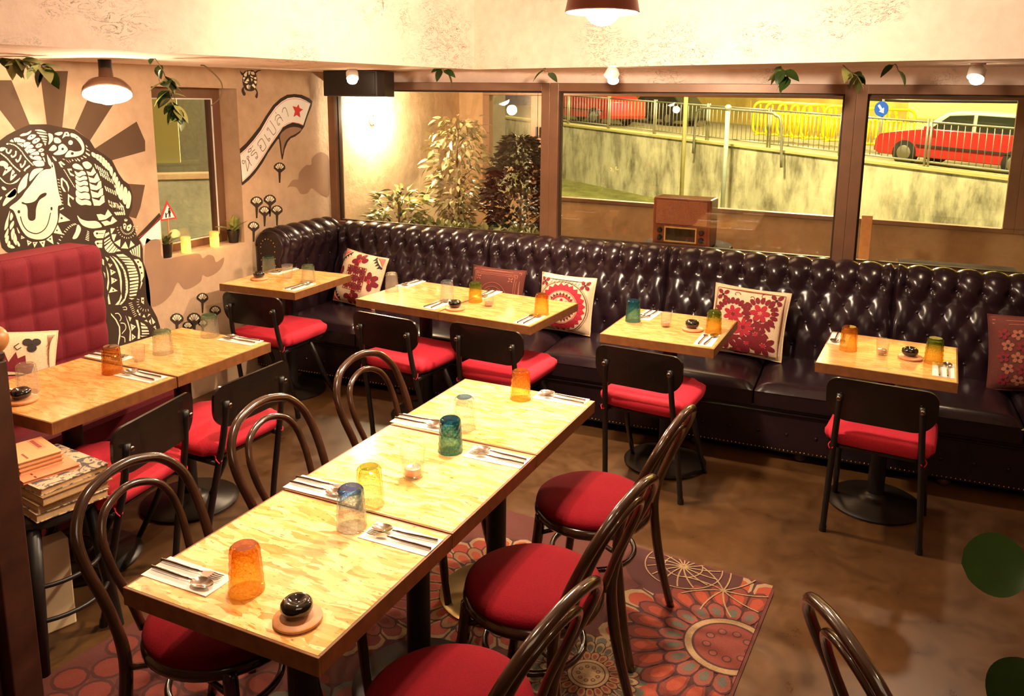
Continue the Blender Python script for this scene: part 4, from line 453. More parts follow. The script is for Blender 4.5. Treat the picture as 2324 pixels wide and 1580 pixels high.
STROKES=[(1, 2, 'w', 8, '2669,1631 2669,1614 2681,1609 2693,1625'), (1, 2, 'w', 8, '2689,1599 2694,1589 2710,1597 2715,1617'), (1, 2, 'w', 8, '2710,1578 2716,1565 2730,1577 2738,1596'), (1, 2, 'w', 8, '2731,1555 2734,1537 2751,1551 2758,1568'), (1, 2, 'w', 8, '2747,1517 2753,1526 2767,1535 2778,1542'), (1, 2, 'w', 5.5, '2686,1654 2715,1643 2742,1615 2764,1580 2797,1541'), (1, 2, 'w', 6.5, '2637,1611 2666,1585 2694,1547 2726,1516'), (1, 3, 'k', 2, '2689,1659 2691,1647'), (1, 3, 'k', 2, '2700,1653 2702,1641'), (1, 3, 'k', 2, '2710,1646 2712,1633'), (1, 3, 'k', 2, '2721,1637 2723,1625'), (1, 3, 'k', 2, '2731,1628 2733,1616'), (1, 3, 'k', 2, '2741,1618 2744,1606'), (1, 3, 'k', 2, '2752,1607 2754,1594'), (1, 3, 'k', 2, '2762,1594 2764,1582'), (1, 3, 'k', 2, '2772,1581 2775,1569'), (1, 3, 'k', 2, '2782,1567 2785,1554'), (1, 3, 'k', 2, '2793,1551 2795,1538'), (1, 3, 'k', 2, '2644,1619 2635,1603'), (1, 3, 'k', 2, '2652,1610 2643,1594'), (1, 3, 'k', 2, '2661,1600 2652,1585'), (1, 3, 'k', 2, '2669,1591 2661,1575'), (1, 3, 'k', 2, '2678,1581 2669,1566'), (1, 3, 'k', 2, '2687,1572 2678,1557'), (1, 3, 'k', 2, '2695,1562 2687,1547'), (1, 3, 'k', 2, '2704,1553 2695,1537'), (1, 3, 'k', 2, '2713,1543 2704,1528'), (1, 3, 'k', 2, '2722,1534 2713,1518'), (1, 3, 'k', 2, '2731,1524 2722,1508'), (3, 3, 'k', 5, '2702,1298 2707,1268 2717,1242 2735,1219 2766,1203 2792,1203 2821,1217 2843,1245 2863,1297'), (3, 2, 'w', 4.5, '2991,1224 3002,1216'), (3, 2, 'w', 4.5, '2981,1223 2992,1215'), (3, 2, 'w', 4.5, '2971,1220 2982,1213'), (3, 2, 'w', 4.5, '2960,1216 2971,1208'), (3, 2, 'w', 4.5, '2950,1210 2960,1202'), (3, 2, 'w', 4.5, '2939,1202 2950,1194'), (3, 2, 'w', 4.5, '2928,1193 2939,1185'), (3, 2, 'w', 4.5, '2917,1181 2927,1173'), (3, 2, 'w', 4.5, '2906,1168 2916,1161'), (3, 2, 'w', 4.5, '2894,1154 2905,1146'), (3, 2, 'w', 4.5, '2883,1138 2893,1130'), (3, 2, 'w', 4.5, '2871,1120 2882,1112'), (2, 2, 'w', 3.2, '2958,1510 2966,1501'), (2, 2, 'w', 3.2, '2964,1499 2972,1490'), (2, 2, 'w', 3.2, '2970,1489 2978,1479'), (2, 2, 'w', 3.2, '2975,1478 2984,1468'), (2, 2, 'w', 3.2, '2981,1467 2990,1457'), (2, 2, 'w', 3.2, '2987,1456 2996,1446'), (2, 2, 'w', 3.2, '2993,1445 3002,1435'), (2, 2, 'w', 3.2, '2999,1434 3008,1424'), (2, 2, 'w', 3.2, '3005,1423 3014,1413'), (2, 2, 'w', 3.2, '2918,1463 2929,1458'), (2, 2, 'w', 3.2, '2919,1447 2930,1442'), (2, 2, 'w', 3.2, '2920,1431 2931,1426'), (2, 2, 'w', 3.2, '2921,1416 2932,1410'), (2, 2, 'w', 3.2, '2922,1400 2933,1394'), (2, 2, 'w', 3.2, '2923,1384 2935,1378'), (2, 2, 'w', 3.2, '2923,1368 2936,1362'), (2, 2, 'w', 3.2, '2924,1352 2937,1346'), (2, 2, 'w', 3.2, '2925,1336 2938,1330'), (4, 3, 'k', 3, '3120,1152 3160,1146'), (4, 3, 'k', 3, '3117,1097 3148,1093'), (4, 2, 'w', 4.2, '3279,1165 3270,1165'), (4, 2, 'w', 4.2, '3256,1166 3248,1167'), (4, 2, 'w', 4.2, '3280,1156 3271,1154'), (4, 2, 'w', 4.2, '3258,1152 3250,1150'), (4, 2, 'w', 4.2, '3283,1147 3275,1144'), (4, 2, 'w', 4.2, '3263,1138 3255,1135'), (4, 2, 'w', 4.2, '3288,1140 3281,1134'), (4, 2, 'w', 4.2, '3270,1126 3264,1121'), (4, 2, 'w', 4.2, '3294,1133 3289,1126'), (4, 2, 'w', 4.2, '3281,1115 3276,1109'), (4, 2, 'w', 4.2, '3302,1128 3299,1120'), (4, 2, 'w', 4.2, '3293,1108 3290,1100'), (4, 2, 'w', 4.2, '3311,1125 3309,1117'), (4, 2, 'w', 4.2, '3307,1103 3306,1094'), (4, 2, 'w', 4.2, '3320,1124 3320,1116'), (4, 2, 'w', 4.2, '3321,1101 3322,1093'), (4, 2, 'w', 4.2, '3329,1126 3331,1117'), (4, 2, 'w', 4.2, '3336,1103 3338,1095'), (4, 2, 'w', 4.2, '3337,1129 3342,1121'), (4, 2, 'w', 4.2, '3349,1109 3354,1101'), (4, 2, 'w', 4.2, '3345,1134 3351,1128'), (4, 2, 'w', 4.2, '3361,1117 3367,1110'), (4, 2, 'w', 4.2, '3350,1141 3358,1136'), (4, 2, 'w', 4.2, '3370,1128 3377,1123'), (4, 2, 'w', 4.2, '3354,1149 3362,1146'), (4, 2, 'w', 4.2, '3376,1141 3385,1138'), (4, 2, 'w', 4.2, '3356,1158 3365,1157'), (4, 2, 'w', 4.2, '3379,1155 3388,1154'), (4, 2, 'w', 4, '3063,1174 3073,1165'), (4, 2, 'w', 4, '3060,1165 3072,1156'), (4, 2, 'w', 4, '3057,1157 3071,1147'), (4, 2, 'w', 4, '3053,1149 3070,1138'), (4, 2, 'w', 4, '3050,1141 3069,1129'), (4, 2, 'w', 4, '3047,1132 3068,1120'), (5, 3, 'k', 2.2, '3232,1000 3251,999'), (5, 3, 'k', 2.2, '3239,982 3258,981'), (5, 3, 'k', 2.2, '3246,964 3264,963'), (5, 3, 'k', 2.2, '3252,947 3270,944'), (5, 3, 'k', 2.2, '3257,929 3276,926'), (5, 3, 'k', 2.2, '3261,912 3280,908'), (5, 3, 'k', 2.2, '3264,895 3283,890'), (5, 3, 'k', 2.2, '3266,878 3285,873'), (5, 3, 'k', 2.2, '3267,861 3285,856'), (5, 3, 'k', 2.2, '3266,844 3284,838'), (5, 3, 'k', 2.2, '3264,828 3282,822'), (5, 3, 'k', 2.2, '3260,812 3278,805'), (5, 3, 'k', 2.2, '3255,796 3273,789'), (5, 3, 'k', 2.2, '3249,781 3267,773'), (5, 3, 'k', 2.2, '3242,766 3260,757'), (5, 3, 'k', 2.2, '3233,751 3251,742'), (5, 3, 'k', 2.2, '3224,736 3242,727'), (5, 2, 'w', 3.6, '3284,722 3307,722'), (5, 2, 'w', 3.6, '3359,727 3344,736'), (5, 2, 'w', 3.6, '3288,710 3310,711'), (5, 2, 'w', 3.6, '3355,716 3339,720'), (5, 2, 'w', 3.6, '3292,698 3314,700'), (5, 2, 'w', 3.6, '3355,702 3340,702'), (5, 2, 'w', 3.6, '3297,686 3317,689'), (5, 2, 'w', 3.6, '3361,689 3347,685'), (5, 2, 'w', 3.6, '3301,674 3321,677'), (5, 2, 'w', 3.6, '3370,677 3359,669'), (5, 2, 'w', 3.6, '3305,662 3324,666'), (5, 2, 'w', 3.6, '3383,668 3376,656'), (5, 2, 'w', 3.6, '3310,650 3328,655'), (5, 2, 'w', 3.6, '3398,662 3396,648'), (5, 2, 'w', 3.6, '3314,638 3332,644'), (5, 2, 'w', 3.6, '3413,660 3417,646'), (5, 2, 'w', 5, '3190,686 3212,681 3227,653 3217,636'), (5, 2, 'w', 5, '3220,624 3246,613 3252,584 3223,560'), (5, 2, 'w', 5, '3217,546 3238,532 3238,505'), (5, 2, 'w', 4, '3242,709 3264,707 3267,691 3245,696'), (7, 3, 'r', 2.6, '4245,1516 4311,1553 4386,1605 4469,1672 4550,1760 4623,1820 4690,1859 4757,1878 4825,1883 4893,1877 4948,1862 4994,1849'), (7, 3, 'r', 2.6, '4249,1345 4322,1382 4398,1443 4476,1514 4556,1586 4624,1651 4679,1688 4726,1709 4787,1716 4855,1708 4903,1694'), (7, 3, 'K', 4.2, '4270,1470 4265,1478 4256,1471 4260,1458 4272,1455 4285,1475 4299,1409 4303,1408 4322,1469 4303,1486 4307,1500 4319,1501 4321,1493 4313,1479 4343,1436'), (7, 3, 'K', 4.2, '4384,1543 4356,1528 4343,1510 4354,1504 4386,1523 4397,1520 4405,1497 4399,1480 4386,1483 4389,1491 4407,1492'), (7, 3, 'K', 4.2, '4315,1526 4325,1546 4343,1551 4345,1537 4318,1527'), (7, 3, 'K', 4.2, '4337,1550 4353,1559'), (7, 3, 'K', 4.2, '4359,1559 4364,1571'), (7, 3, 'K', 4.2, '4419,1566 4414,1583 4446,1611 4464,1606 4492,1563 4488,1547 4459,1527 4436,1551 4434,1566 4446,1567 4445,1553 4433,1555'), (7, 3, 'K', 4.2, '4482,1641 4522,1595 4532,1597 4538,1610 4527,1612 4520,1602'), (7, 3, 'K', 4.2, '4545,1735 4603,1665 4579,1636 4569,1638 4525,1683 4516,1679 4512,1671 4524,1669'), (7, 3, 'K', 4.2, '4598,1732 4606,1757 4629,1772 4648,1767 4681,1727'), (7, 3, 'K', 4.2, '4667,1748 4644,1753 4620,1732 4625,1706 4637,1700 4645,1710 4634,1713'), (7, 3, 'K', 4.2, '4608,1791 4615,1780'), (7, 3, 'K', 4.2, '4676,1786 4687,1812 4707,1820 4723,1807 4743,1758'), (9, 3, 'r', 3, '3386,1086 3461,1120 3549,1184')]
FLOWERS=[('4564,1403 4566,1420 4586,1434 4616,1441 4649,1437 4675,1424 4687,1408 4685,1390 4637,1367 4627,1297 4611,1298 4610,1371', ['4580,1411 4591,1423 4610,1396 4608,1394', '4595,1425 4612,1432 4617,1399 4614,1398', '4617,1432 4635,1432 4626,1399 4623,1399', '4640,1430 4656,1422 4634,1397 4631,1398', '4660,1419 4670,1406 4640,1392 4638,1394']), ('4315,1188 4317,1206 4337,1220 4367,1226 4399,1221 4426,1206 4438,1189 4435,1170 4387,1148 4376,1075 4361,1077 4360,1153', ['4331,1196 4342,1208 4360,1179 4358,1177', '4346,1211 4362,1217 4367,1182 4364,1181', '4367,1217 4386,1216 4376,1182 4373,1182', '4390,1214 4406,1205 4384,1179 4381,1181', '4410,1202 4420,1187 4390,1174 4388,1176']), ('4445,1186 4447,1204 4468,1219 4499,1225 4534,1220 4561,1204 4573,1187 4571,1168 4521,1145 4510,1070 4494,1072 4493,1151', ['4462,1194 4473,1206 4492,1177 4491,1175', '4477,1209 4495,1215 4500,1180 4497,1179', '4500,1216 4519,1214 4509,1180 4506,1180', '4524,1213 4541,1203 4518,1177 4515,1178', '4545,1200 4555,1185 4524,1172 4522,1174']), ('4392,1116 4394,1133 4412,1146 4441,1151 4472,1146 4497,1132 4509,1116 4507,1098 4461,1077 4450,1008 4436,1010 4435,1083', ['4407,1123 4417,1135 4435,1107 4433,1105', '4421,1137 4437,1142 4442,1110 4439,1109', '4441,1143 4459,1141 4450,1110 4447,1110', '4464,1140 4479,1131 4458,1107 4455,1108', '4482,1128 4492,1114 4463,1102 4462,1104']), ('4516,1107 4518,1124 4538,1138 4568,1143 4600,1138 4627,1123 4638,1107 4636,1089 4589,1068 4578,997 4563,999 4562,1073', ['4532,1114 4543,1126 4561,1098 4560,1096', '4547,1129 4563,1134 4568,1101 4566,1100', '4568,1135 4587,1133 4577,1101 4574,1101', '4591,1131 4607,1122 4585,1098 4583,1099', '4611,1119 4621,1105 4591,1093 4590,1095']), ('4277,1025 4279,1041 4297,1054 4325,1059 4355,1053 4379,1039 4390,1023 4388,1005 4344,986 4333,918 4319,920 4319,991', ['4292,1031 4302,1043 4319,1015 4317,1014', '4305,1045 4321,1050 4325,1018 4323,1017', '4325,1051 4342,1049 4333,1018 4331,1018', '4347,1047 4361,1038 4341,1015 4338,1016', '4365,1035 4374,1022 4346,1010 4345,1012']), ('3789,637 3791,653 3807,664 3831,667 3856,660 3877,645 3886,629 3884,612 3846,597 3836,533 3824,536 3825,603', ['3802,643 3811,653 3825,626 3823,625', '3814,655 3827,659 3830,628 3828,627', '3831,659 3846,656 3837,627 3835,628', '3849,654 3862,645 3844,624 3842,626', '3865,642 3872,629 3848,619 3847,621']), ('3888,531 3890,546 3907,558 3932,560 3958,552 3980,536 3989,520 3987,503 3947,488 3937,423 3925,426 3925,495', ['3902,536 3911,546 3925,518 3924,517', '3914,548 3928,552 3931,520 3929,520', '3932,552 3947,549 3938,519 3936,520', '3951,547 3964,537 3945,516 3943,517', '3967,534 3975,520 3950,511 3949,513']), ('3571,553 3573,571 3590,583 3616,586 3643,577 3665,560 3674,542 3672,524 3631,507 3620,436 3607,440 3608,515', ['3585,559 3594,570 3609,540 3607,539', '3597,573 3612,577 3615,542 3613,542', '3616,577 3631,573 3622,542 3620,542', '3635,571 3649,561 3629,538 3627,539', '3651,557 3659,542 3634,532 3633,534']), ('3700,521 3702,540 3721,553 3750,556 3781,547 3805,528 3816,508 3814,488 3768,470 3755,392 3741,396 3742,478', ['3715,527 3726,539 3742,506 3741,505', '3730,542 3745,546 3749,508 3747,508', '3750,546 3767,543 3757,508 3755,508', '3772,540 3787,529 3765,504 3763,505', '3790,525 3799,508 3771,498 3769,500']), ('3662,487 3663,501 3677,511 3699,512 3721,505 3739,491 3747,476 3745,462 3712,448 3702,390 3692,393 3693,455', ['3673,491 3681,500 3693,475 3692,474', '3684,502 3695,505 3698,477 3696,477', '3699,505 3711,502 3704,476 3702,477', '3715,501 3726,492 3710,473 3708,475', '3728,489 3735,477 3714,469 3713,470']), ('3786,472 3788,485 3801,495 3822,496 3843,489 3861,476 3868,462 3866,448 3834,436 3826,382 3816,385 3816,442', ['3797,476 3805,485 3816,461 3815,460', '3807,486 3818,490 3821,463 3819,463', '3822,490 3834,487 3827,462 3825,463', '3837,485 3848,477 3832,460 3831,461', '3850,474 3856,463 3836,455 3835,457'])]
# ------------------------------------------------------------------ paint the mural on the wall
def pts(s): return [tuple(float(q)/1000 for q in a.split(',')) for a in s.split()]
def wallpoly(g, P, layer): g.flat([(XM+.0008*layer+.0005, y, z) for y, z in P])
def ribbon(g, P, w, layer):
    P = [Vector(p) for p in P]; n = len(P); w = w/2000
    if n > 2: P = [Vector(p) for p in spline(P, 4)]; n = len(P)
    x = XM+.0008*layer+.0005; vs = []
    for i in range(n):
        t = (P[min(i+1, n-1)]-P[max(i-1, 0)]).normalized(); q = Vector((-t.y, t.x))*w
        vs += [(x, P[i].x+q.x, P[i].y+q.y), (x, P[i].x-q.x, P[i].y-q.y)]
    g.add(vs, [(2*i, 2*i+1, 2*i+3, 2*i+2) for i in range(n-1)])
for s in RAYS:
    g = G(); wallpoly(g, pts(s), 0); g.build('painted_ray', M['paint_ray'], wall_left)
g = G(); wallpoly(g, pts(SIL), 1); fig = g.build('painted_figure', M['paint_k'], wall_left)
fig['label'] = 'large black and white patterned mural figure with a smiling face'
ZONE = {1: 'figure', 2: 'figure', 3: 'figure', 4: 'figure', 5: 'figure', 6: 'turtle', 7: 'banner', 8: 'cloud', 9: 'ribbon'}
parts_ = {}
CLS = 0
for k, layer, c, sm, s in FILLS:
    P = pts(s)
    if sm: P = [tuple(v) for v in spline(P, 4, True)]
    if ZONE[k] == 'cloud':
        g = G(); wallpoly(g, P, layer); g.build('painted_cloud', M['paint_g'], wall_left); continue
    g = parts_.setdefault((ZONE[k], c, layer), G()); wallpoly(g, P, layer)
for k, layer, c, w, s in STROKES:
    g = parts_.setdefault((ZONE[k], c, layer), G()); ribbon(g, pts(s), w, layer)
roots = {'figure': fig}
CN = {'w': 'cream_pattern', 'k': 'black_lines', 'W': 'white_field', 'g': 'taupe_fold', 'r': 'red_lines', 'K': 'lettering'}
for (z, c, l) in sorted(parts_, key=lambda t: (t[0] != 'figure', t[2])):
    gg = parts_[(z, c, l)]
    if z not in roots: roots[z] = gg.build('painted_'+z, M['paint_'+c], wall_left)
    else: gg.build(CN[c], M['paint_'+c], roots[z])
if 'banner' in roots: roots['banner']['label'] = 'white painted banner with Thai lettering and a red star'
for a, bs in FLOWERS:
    g = G(); wallpoly(g, pts(a), 1); f = g.build('painted_flower', M['paint_k'], wall_left)
    g = G()
    for b in bs: wallpoly(g, pts(b), 2)
    g.build('petals', M['paint_w'], f)
# ------------------------------------------------------------------ buttoned banquette along the window wall
SO = Vector((-1.2, 4.3, 0))
sofa = thing('chesterfield_banquette', 'long aubergine black deep-buttoned leather banquette with nail heads under the windows', 'sofa', SO)
def resample(prof, n):
    P = spline([(a, z, 0) for a, z in prof], 10); L = [0]
    for i in range(1, len(P)): L.append(L[-1]+(P[i]-P[i-1]).length)
    out = []; j = 0
    for i in range(n+1):
        s = L[-1]*i/n
        while j < len(L)-2 and L[j+1] < s: j += 1
        t = (s-L[j])/max(1e-9, L[j+1]-L[j]); p = P[j].lerp(P[j+1], t); d = (P[j+1]-P[j]).normalized()
        out.append((p.x, p.y, -d.y, d.x, s))
    return out
def tufted(u0, u1, prof, place, ncol, zrow, prow, nrow, amp=.022, nu=12, nv=60, phase=.5):
    pr = resample(prof, nv); p = (u1-u0)/ncol; v1 = min(pr, key=lambda q: abs(q[1]-zrow[0])+(9 if q[0] < zrow[1] else 0))[4]
    def depth(u, s):
        c = (u-u0)/p+phase; r = (s-v1)/prow
        if r < 0: b = abs(sin(pi*c))**.7
        elif r > nrow-1: b = .40*abs(sin(pi*(c+(nrow-1)/2)))
        else: b0 = abs(sin(pi*(c+r/2)))*abs(sin(pi*(c-r/2))); w_ = min(1, r/.6); b = (1-w_)*b0**.5+w_*.40*b0
        h = amp*b; k = round(max(0, min(nrow-1, r)))
        for kk in (k-1, k, k+1):
            if 0 <= kk <= nrow-1:
                cc = c+kk/2; du = (cc-round(cc))*p; dv = (r-kk)*prow; h -= (.022 if kk == 0 else .015)*math.exp(-(du*du+dv*dv*(1 if dv < 0 or kk == 0 else .30))/(.00075 if kk == 0 else .00065))
        e = min(u-u0, u1-u); 
        h -= .030*math.exp(-(e/.012)**2)
        return h
    N = int(ncol*nu)
    def f(i, j):
        u = u0+(u1-u0)*i; q = pr[int(round(j*nv))]; h = depth(u, q[4]); return place(u, q[0]+q[2]*h, q[1]+q[3]*h)
    g = G().grid(f, N, nv); bt = []
    for k in range(nrow):
        s = v1+k*prow; q = min(pr, key=lambda t: abs(t[4]-s))
        for c in range(ncol+1):
            u = u0+(c-phase+(k % 2)*.5)*p
            if u0+.02 < u < u1-.02:
                h = depth(u, q[4])+.002; bt.append((place(u, q[0]+q[2]*h, q[1]+q[3]*h), place(0, q[2], q[3])-place(0, 0, 0)))
    return g, bt
button_me = G().lathe([(1e-5, .006), (.006, .005), (.010, .002), (.011, -.003)][::-1], 10).mesh('button', M['leather'], 60)
def add_buttons(bt, parent):
    for p, n in bt:
        part('button', button_me, parent, p, n.to_track_quat('Z', 'Y').to_euler())
back_prof = [(.02, .935), (.06, .960), (.11, .970), (.165, .955), (.205, .915), (.222, .870), (.232, .81), (.262, .74), (.295, .64), (.325, .52), (.345, .40)]
for x0, x1 in ((-3.60, -2.355), (-2.355, -1.108), (-1.108, .209), (.209, 1.50)):
    g, bt = tufted(x0, x1, back_prof, lambda u, a, z: Vector((u, 5.17-a, z))-SO, 10, (.885, .15), .132, 4)
    add_buttons(bt, g.build('back_section', M['leather'], sofa, 180))
arm_prof = [(.02, .955), (.06, .985), (.11, .998), (.17, .985), (.225, .945), (.245, .895), (.235, .84), (.225, .76), (.220, .62), (.215, .40)]
g, bt = tufted(4.36, 5.02, arm_prof, lambda u, a, z: Vector((XM+a, u, z))-SO, 5, (.89, .15), .132, 4)
add_buttons(bt, g.build('scroll_arm', M['leather'], sofa, 180))
# scroll front panel with its nail heads
sc = [(XM+.02, .35), (XM+.02, .90)] + [(XM+.120+.115*cos(a), .885+.115*sin(a)) for a in [pi-pi*k/14*1.25 for k in range(15)]] + [(XM+.205, .74), (XM+.20, .35)]
g = G().prism([(x, z) for x, z in sc], 0, .03, Matrix(((1, 0, 0), (0, 0, 1), (0, 1, 0))))
g.v = [tuple(Vector(v)+Vector((0, 4.335, 0))-SO) for v in g.v]; g.build('scroll_front', M['leather'], sofa, 30, .006)
g = G()
for k in range(26):
    t = k/25
    if t < .36: q = (XM+.055, .48+(.885-.48)*t/.36)
    elif t < .66: a = pi-pi*(t-.36)/.30; q = (XM+.115+.06*cos(a), .885+.06*sin(a))
    else: q = (XM+.172, .885-(.885-.48)*(t-.66)/.34)
    g.ball(Vector((q[0], 4.333, q[1]))-SO, .0055, 7, 4)
g.build('nail_heads', M['brass'], sofa, 180)['kind'] = 'stuff'
# seat cushions
def cushion_block(x0, x1, y0, y1, z0, z1, crown=.018, r=.03):
    g = G(); w, d = x1-x0, y1-y0
    prof = [(r, 0), (.006, r*.4), (0, r), (0, .5), (0, 1-r), (.006, 1-.4*r), (r, 1)]
    def f(i, j):
        u = -1+2*i; v = -1+2*j
        e = max(abs(u)**18, abs(v)**14)
        return Vector((x0+w*i, y0+d*j, z1-(z1-z0)*.35*e**1.2+crown*(1-u*u)*(1-v*v)))-SO
    n = 40; m = 20; g.grid(f, n, m)
    g.b2(Vector((x0+.001, y0+.004, z0))-SO, Vector((x1-.001, y1, z1-.045))-SO); return g
for x0, x1 in ((-3.61, -2.99), (-2.99, -1.727), (-1.727, -.457), (-.457, .813), (.813, 1.5)):
    cushion_block(x0+.004, x1-.004, 4.265, 4.87, .30, .425).build('seat_cushion', M['leather'], sofa, 50)
g = G(); g.b2(Vector((-3.82, 4.285, .05))-SO, Vector((1.5, 5.15, .30))-SO)
basep = g.build('base_panel', M['leather'], sofa, None, .008)
g = G()
for z in (.272, .298): g.tube([Vector((x, 4.278, z))-SO for x in (-3.8, 1.5)], .006, 8)
g.build('piping', M['leather'], sofa, 180)
bt = [(Vector((-3.7+.149*k, 4.284, .155))-SO, Vector((0, -1, 0))) for k in range(35)]
add_buttons(bt, basep)
g = G()
for k in range(250): g.ball(Vector((-3.8+.0212*k, 4.281, .066))-SO, .0052, 6, 4)
g.build('nail_heads', M['brass'], sofa, 180)['kind'] = 'stuff'
g = G()
foot = G().lathe([(.022, 0), (.034, .012), (.036, .03), (.024, .05)], 14).mesh('foot', M['darkwood'], 60)
for x in (-3.5, -2.7, -2.1, -1.5, -.9, -.76, -.2, .5, 1.2): part('foot', foot, sofa, Vector((x, 4.34, 0))-SO)
# ------------------------------------------------------------------ crimson booth bench by the mural
BO = Vector((-3.6, 2.1, 0))
booth = thing('booth_bench', 'crimson velvet booth bench with tall square-tufted back against the mural', 'bench', BO)
def bf(i, j):
    y = 1.2+1.77*i; z = .40+.735*j; p = .1365
    c = abs(sin(pi*(y-2.97)/p)); d = abs(sin(pi*(z-1.135)/p)); h = .026*(c*d)**.32
    ex = max(0, (y-2.97+.05)/.05); ez = max(0, (z-1.135+.05)/.05); rr = min(1, hypot(ex, ez))
    if ex > 0 and ez > 0 and hypot(ex, ez) > 1:      # rounded top corner
        q = hypot(ex, ez); y = 2.92+.05*ex/q; z = 1.085+.05*ez/q
    return Vector((-3.625+h-.02*rr**3-(.05)*(z-.4)*.0, y, z))-BO
g = G().grid(bf, 156, 66); booth_back = g.build('tufted_back', M['booth'], booth, 180)
pl = rrect(1.77, .735, .05, 6, [.01, .01, .055, .01])
g = G().prism([(x, z) for x, z in pl], 0, .16, Matrix(((0, 0, 1), (1, 0, 0), (0, 1, 0)))); g.v = [tuple(Vector(v)+Vector((-3.80, 2.085, .7675))-BO) for v in g.v]
g.build('back_board', M['booth'], booth, 40)
G().b2(Vector((-3.62, 1.2, .33))-BO, Vector((-3.10, 2.97, .46))-BO).build('seat_pad', M['booth'], booth, None, .03)
G().b2(Vector((-3.80, 1.2, 0))-BO, Vector((-3.14, 2.95, .33))-BO).build('plinth', M['booth'], booth, None, .01)
# ------------------------------------------------------------------ scatter cushions
def pillow_fn(w, h, t, pinch=.05):
    def f(u, v, side):      # u, v in -1..1
        k = (1-abs(u)**3.2)*(1-abs(v)**3.2); th = t/2*max(0, k)**.55
        px = w/2*u*(1-pinch*(1-v*v)*abs(u)**2); pz = h/2*v*(1-pinch*(1-u*u)*abs(v)**2)
        return Vector((px, -side*th, pz))
    return f
def make_pillow(label, mat, w, h, t, loc, lean, rz, roll=0, welt=None, sag=0):
    f = pillow_fn(w, h, t); root = thing('scatter_cushion', label, 'cushion', loc, rz)
    root.rotation_euler = Euler((lean, roll, rz), 'XYZ')
    N = 22; g = G()
    for sd in (1, -1):
        g.grid(lambda i, j: f(-1+2*(i if sd > 0 else 1-i), -1+2*j, sd)+Vector((0, 0, h/2)), N, N)
    cover = g.build('cover', M[mat], root, 180)
    e = [(-1, -1), (1, -1), (1, 1), (-1, 1)]; P = []
    for k in range(4):
        a, b = e[k], e[(k+1) % 4]
        for i in range(14): P.append(f(a[0]+(b[0]-a[0])*i/14, a[1]+(b[1]-a[1])*i/14, 1)+Vector((0, 0, h/2)))
    G().tube(P, .004, 6, True).build('welt', M[welt or mat], root, 180)
    prints = {}
    def pr(poly, col):
        g = prints.setdefault(col, G()); n = len(poly); cx = sum(p[0] for p in poly)/n; cy = sum(p[1] for p in poly)/n
        lift = .0022+.0005*len(g.f)/4000
        q = lambda u, v: f(max(-.985, min(.985, u)), max(-.985, min(.985, v)), 1)+Vector((0, -lift-.0012*list(prints).index(col), h/2))
        mid = [((p[0]+cx)/2, (p[1]+cy)/2) for p in poly]
        vs = [q(cx, cy)]+[q(*p) for p in mid]+[q(*p) for p in poly]
        g.add(vs, [(0, 1+i, 1+(i+1) % n) for i in range(n)]+[(1+i, 1+n+i, 1+n+(i+1) % n, 1+(i+1) % n) for i in range(n)])
    def band(P, wd, col, closed=False):
        m = len(P); vs = []
        for i in range(m if closed else m-1):
            a = Vector(P[i]); b = Vector(P[(i+1) % m]); t = (b-a)
            if t.length < 1e-6: continue
            n_ = Vector((-t.y, t.x)).normalized()*wd/2; pr([a+n_, a-n_, b-n_, b+n_], col)
    def done():
        for col, g in prints.items(): g.build('embroidery', M[col], root)['kind'] = 'stuff'
    return root, pr, band, done
def ell(cx, cy, a, b, rot=0, n=10): 
    return [(cx+a*cos(t)*cos(rot)-b*sin(t)*sin(rot), cy+a*cos(t)*sin(rot)+b*sin(t)*cos(rot)) for t in [2*pi*k/n for k in range(n)]]
def flower(pr, cx, cy, r, n, col, ccol, a0=0, w=.34, a1=2*pi):
    for k in range(n):
        a = a0+a1*k/n; pr(ell(cx+r*.6*cos(a), cy+r*.6*sin(a), r*.42, r*w*min(1, 5/n), a, 8), col)
    pr(ell(cx, cy, r*.2, r*.2), ccol)
# corner cushion, cream with dark red flowers and toothed corners
root, pr, band, done = make_pillow('cream cushion with dark red flowers and toothed corners in the sofa corner', 'cream_cloth', .385, .385, .14, (-3.30, 4.70, .44), R(-20), R(-8), R(5))
for i in (-1, 0, 1):
    for j in (-1, 0, 1): flower(pr, i*.28, j*.28, .18, 8, 'maroon_thread', 'dark_thread', .3*i)
band([(-.44, -.44), (.44, -.44), (.44, .44), (-.44, .44)], .03, 'tan_thread', True)
for cx, cy, a in ((0, .66, 0), (.66, 0, -pi/2), (0, -.66, pi), (-.66, 0, pi/2)): flower(pr, cx, cy, .36, 5, 'maroon_thread', 'red_thread', a+.3, .3, pi*1.6)
for sx in (-1, 1):
    for sy in (-1, 1):
        pr([(sx*.96, sy*.96), (sx*.96, sy*.62), (sx*.62, sy*.96)], 'pink_thread')
        for k in range(4):
            t = k/4; a = (sx*(.94-.36*t), sy*(.58+.36*t)); b = (sx*(.94-.36*(t+.25)), sy*(.58+.36*(t+.25)))
            pr([a, b, (sx*((abs(a[0])+abs(b[0]))/2-.1), sy*((abs(a[1])+abs(b[1]))/2-.1))], 'dark_thread')
        band([(sx*.95, sy*.56), (sx*.56, sy*.95)], .06, 'dark_thread')
done()
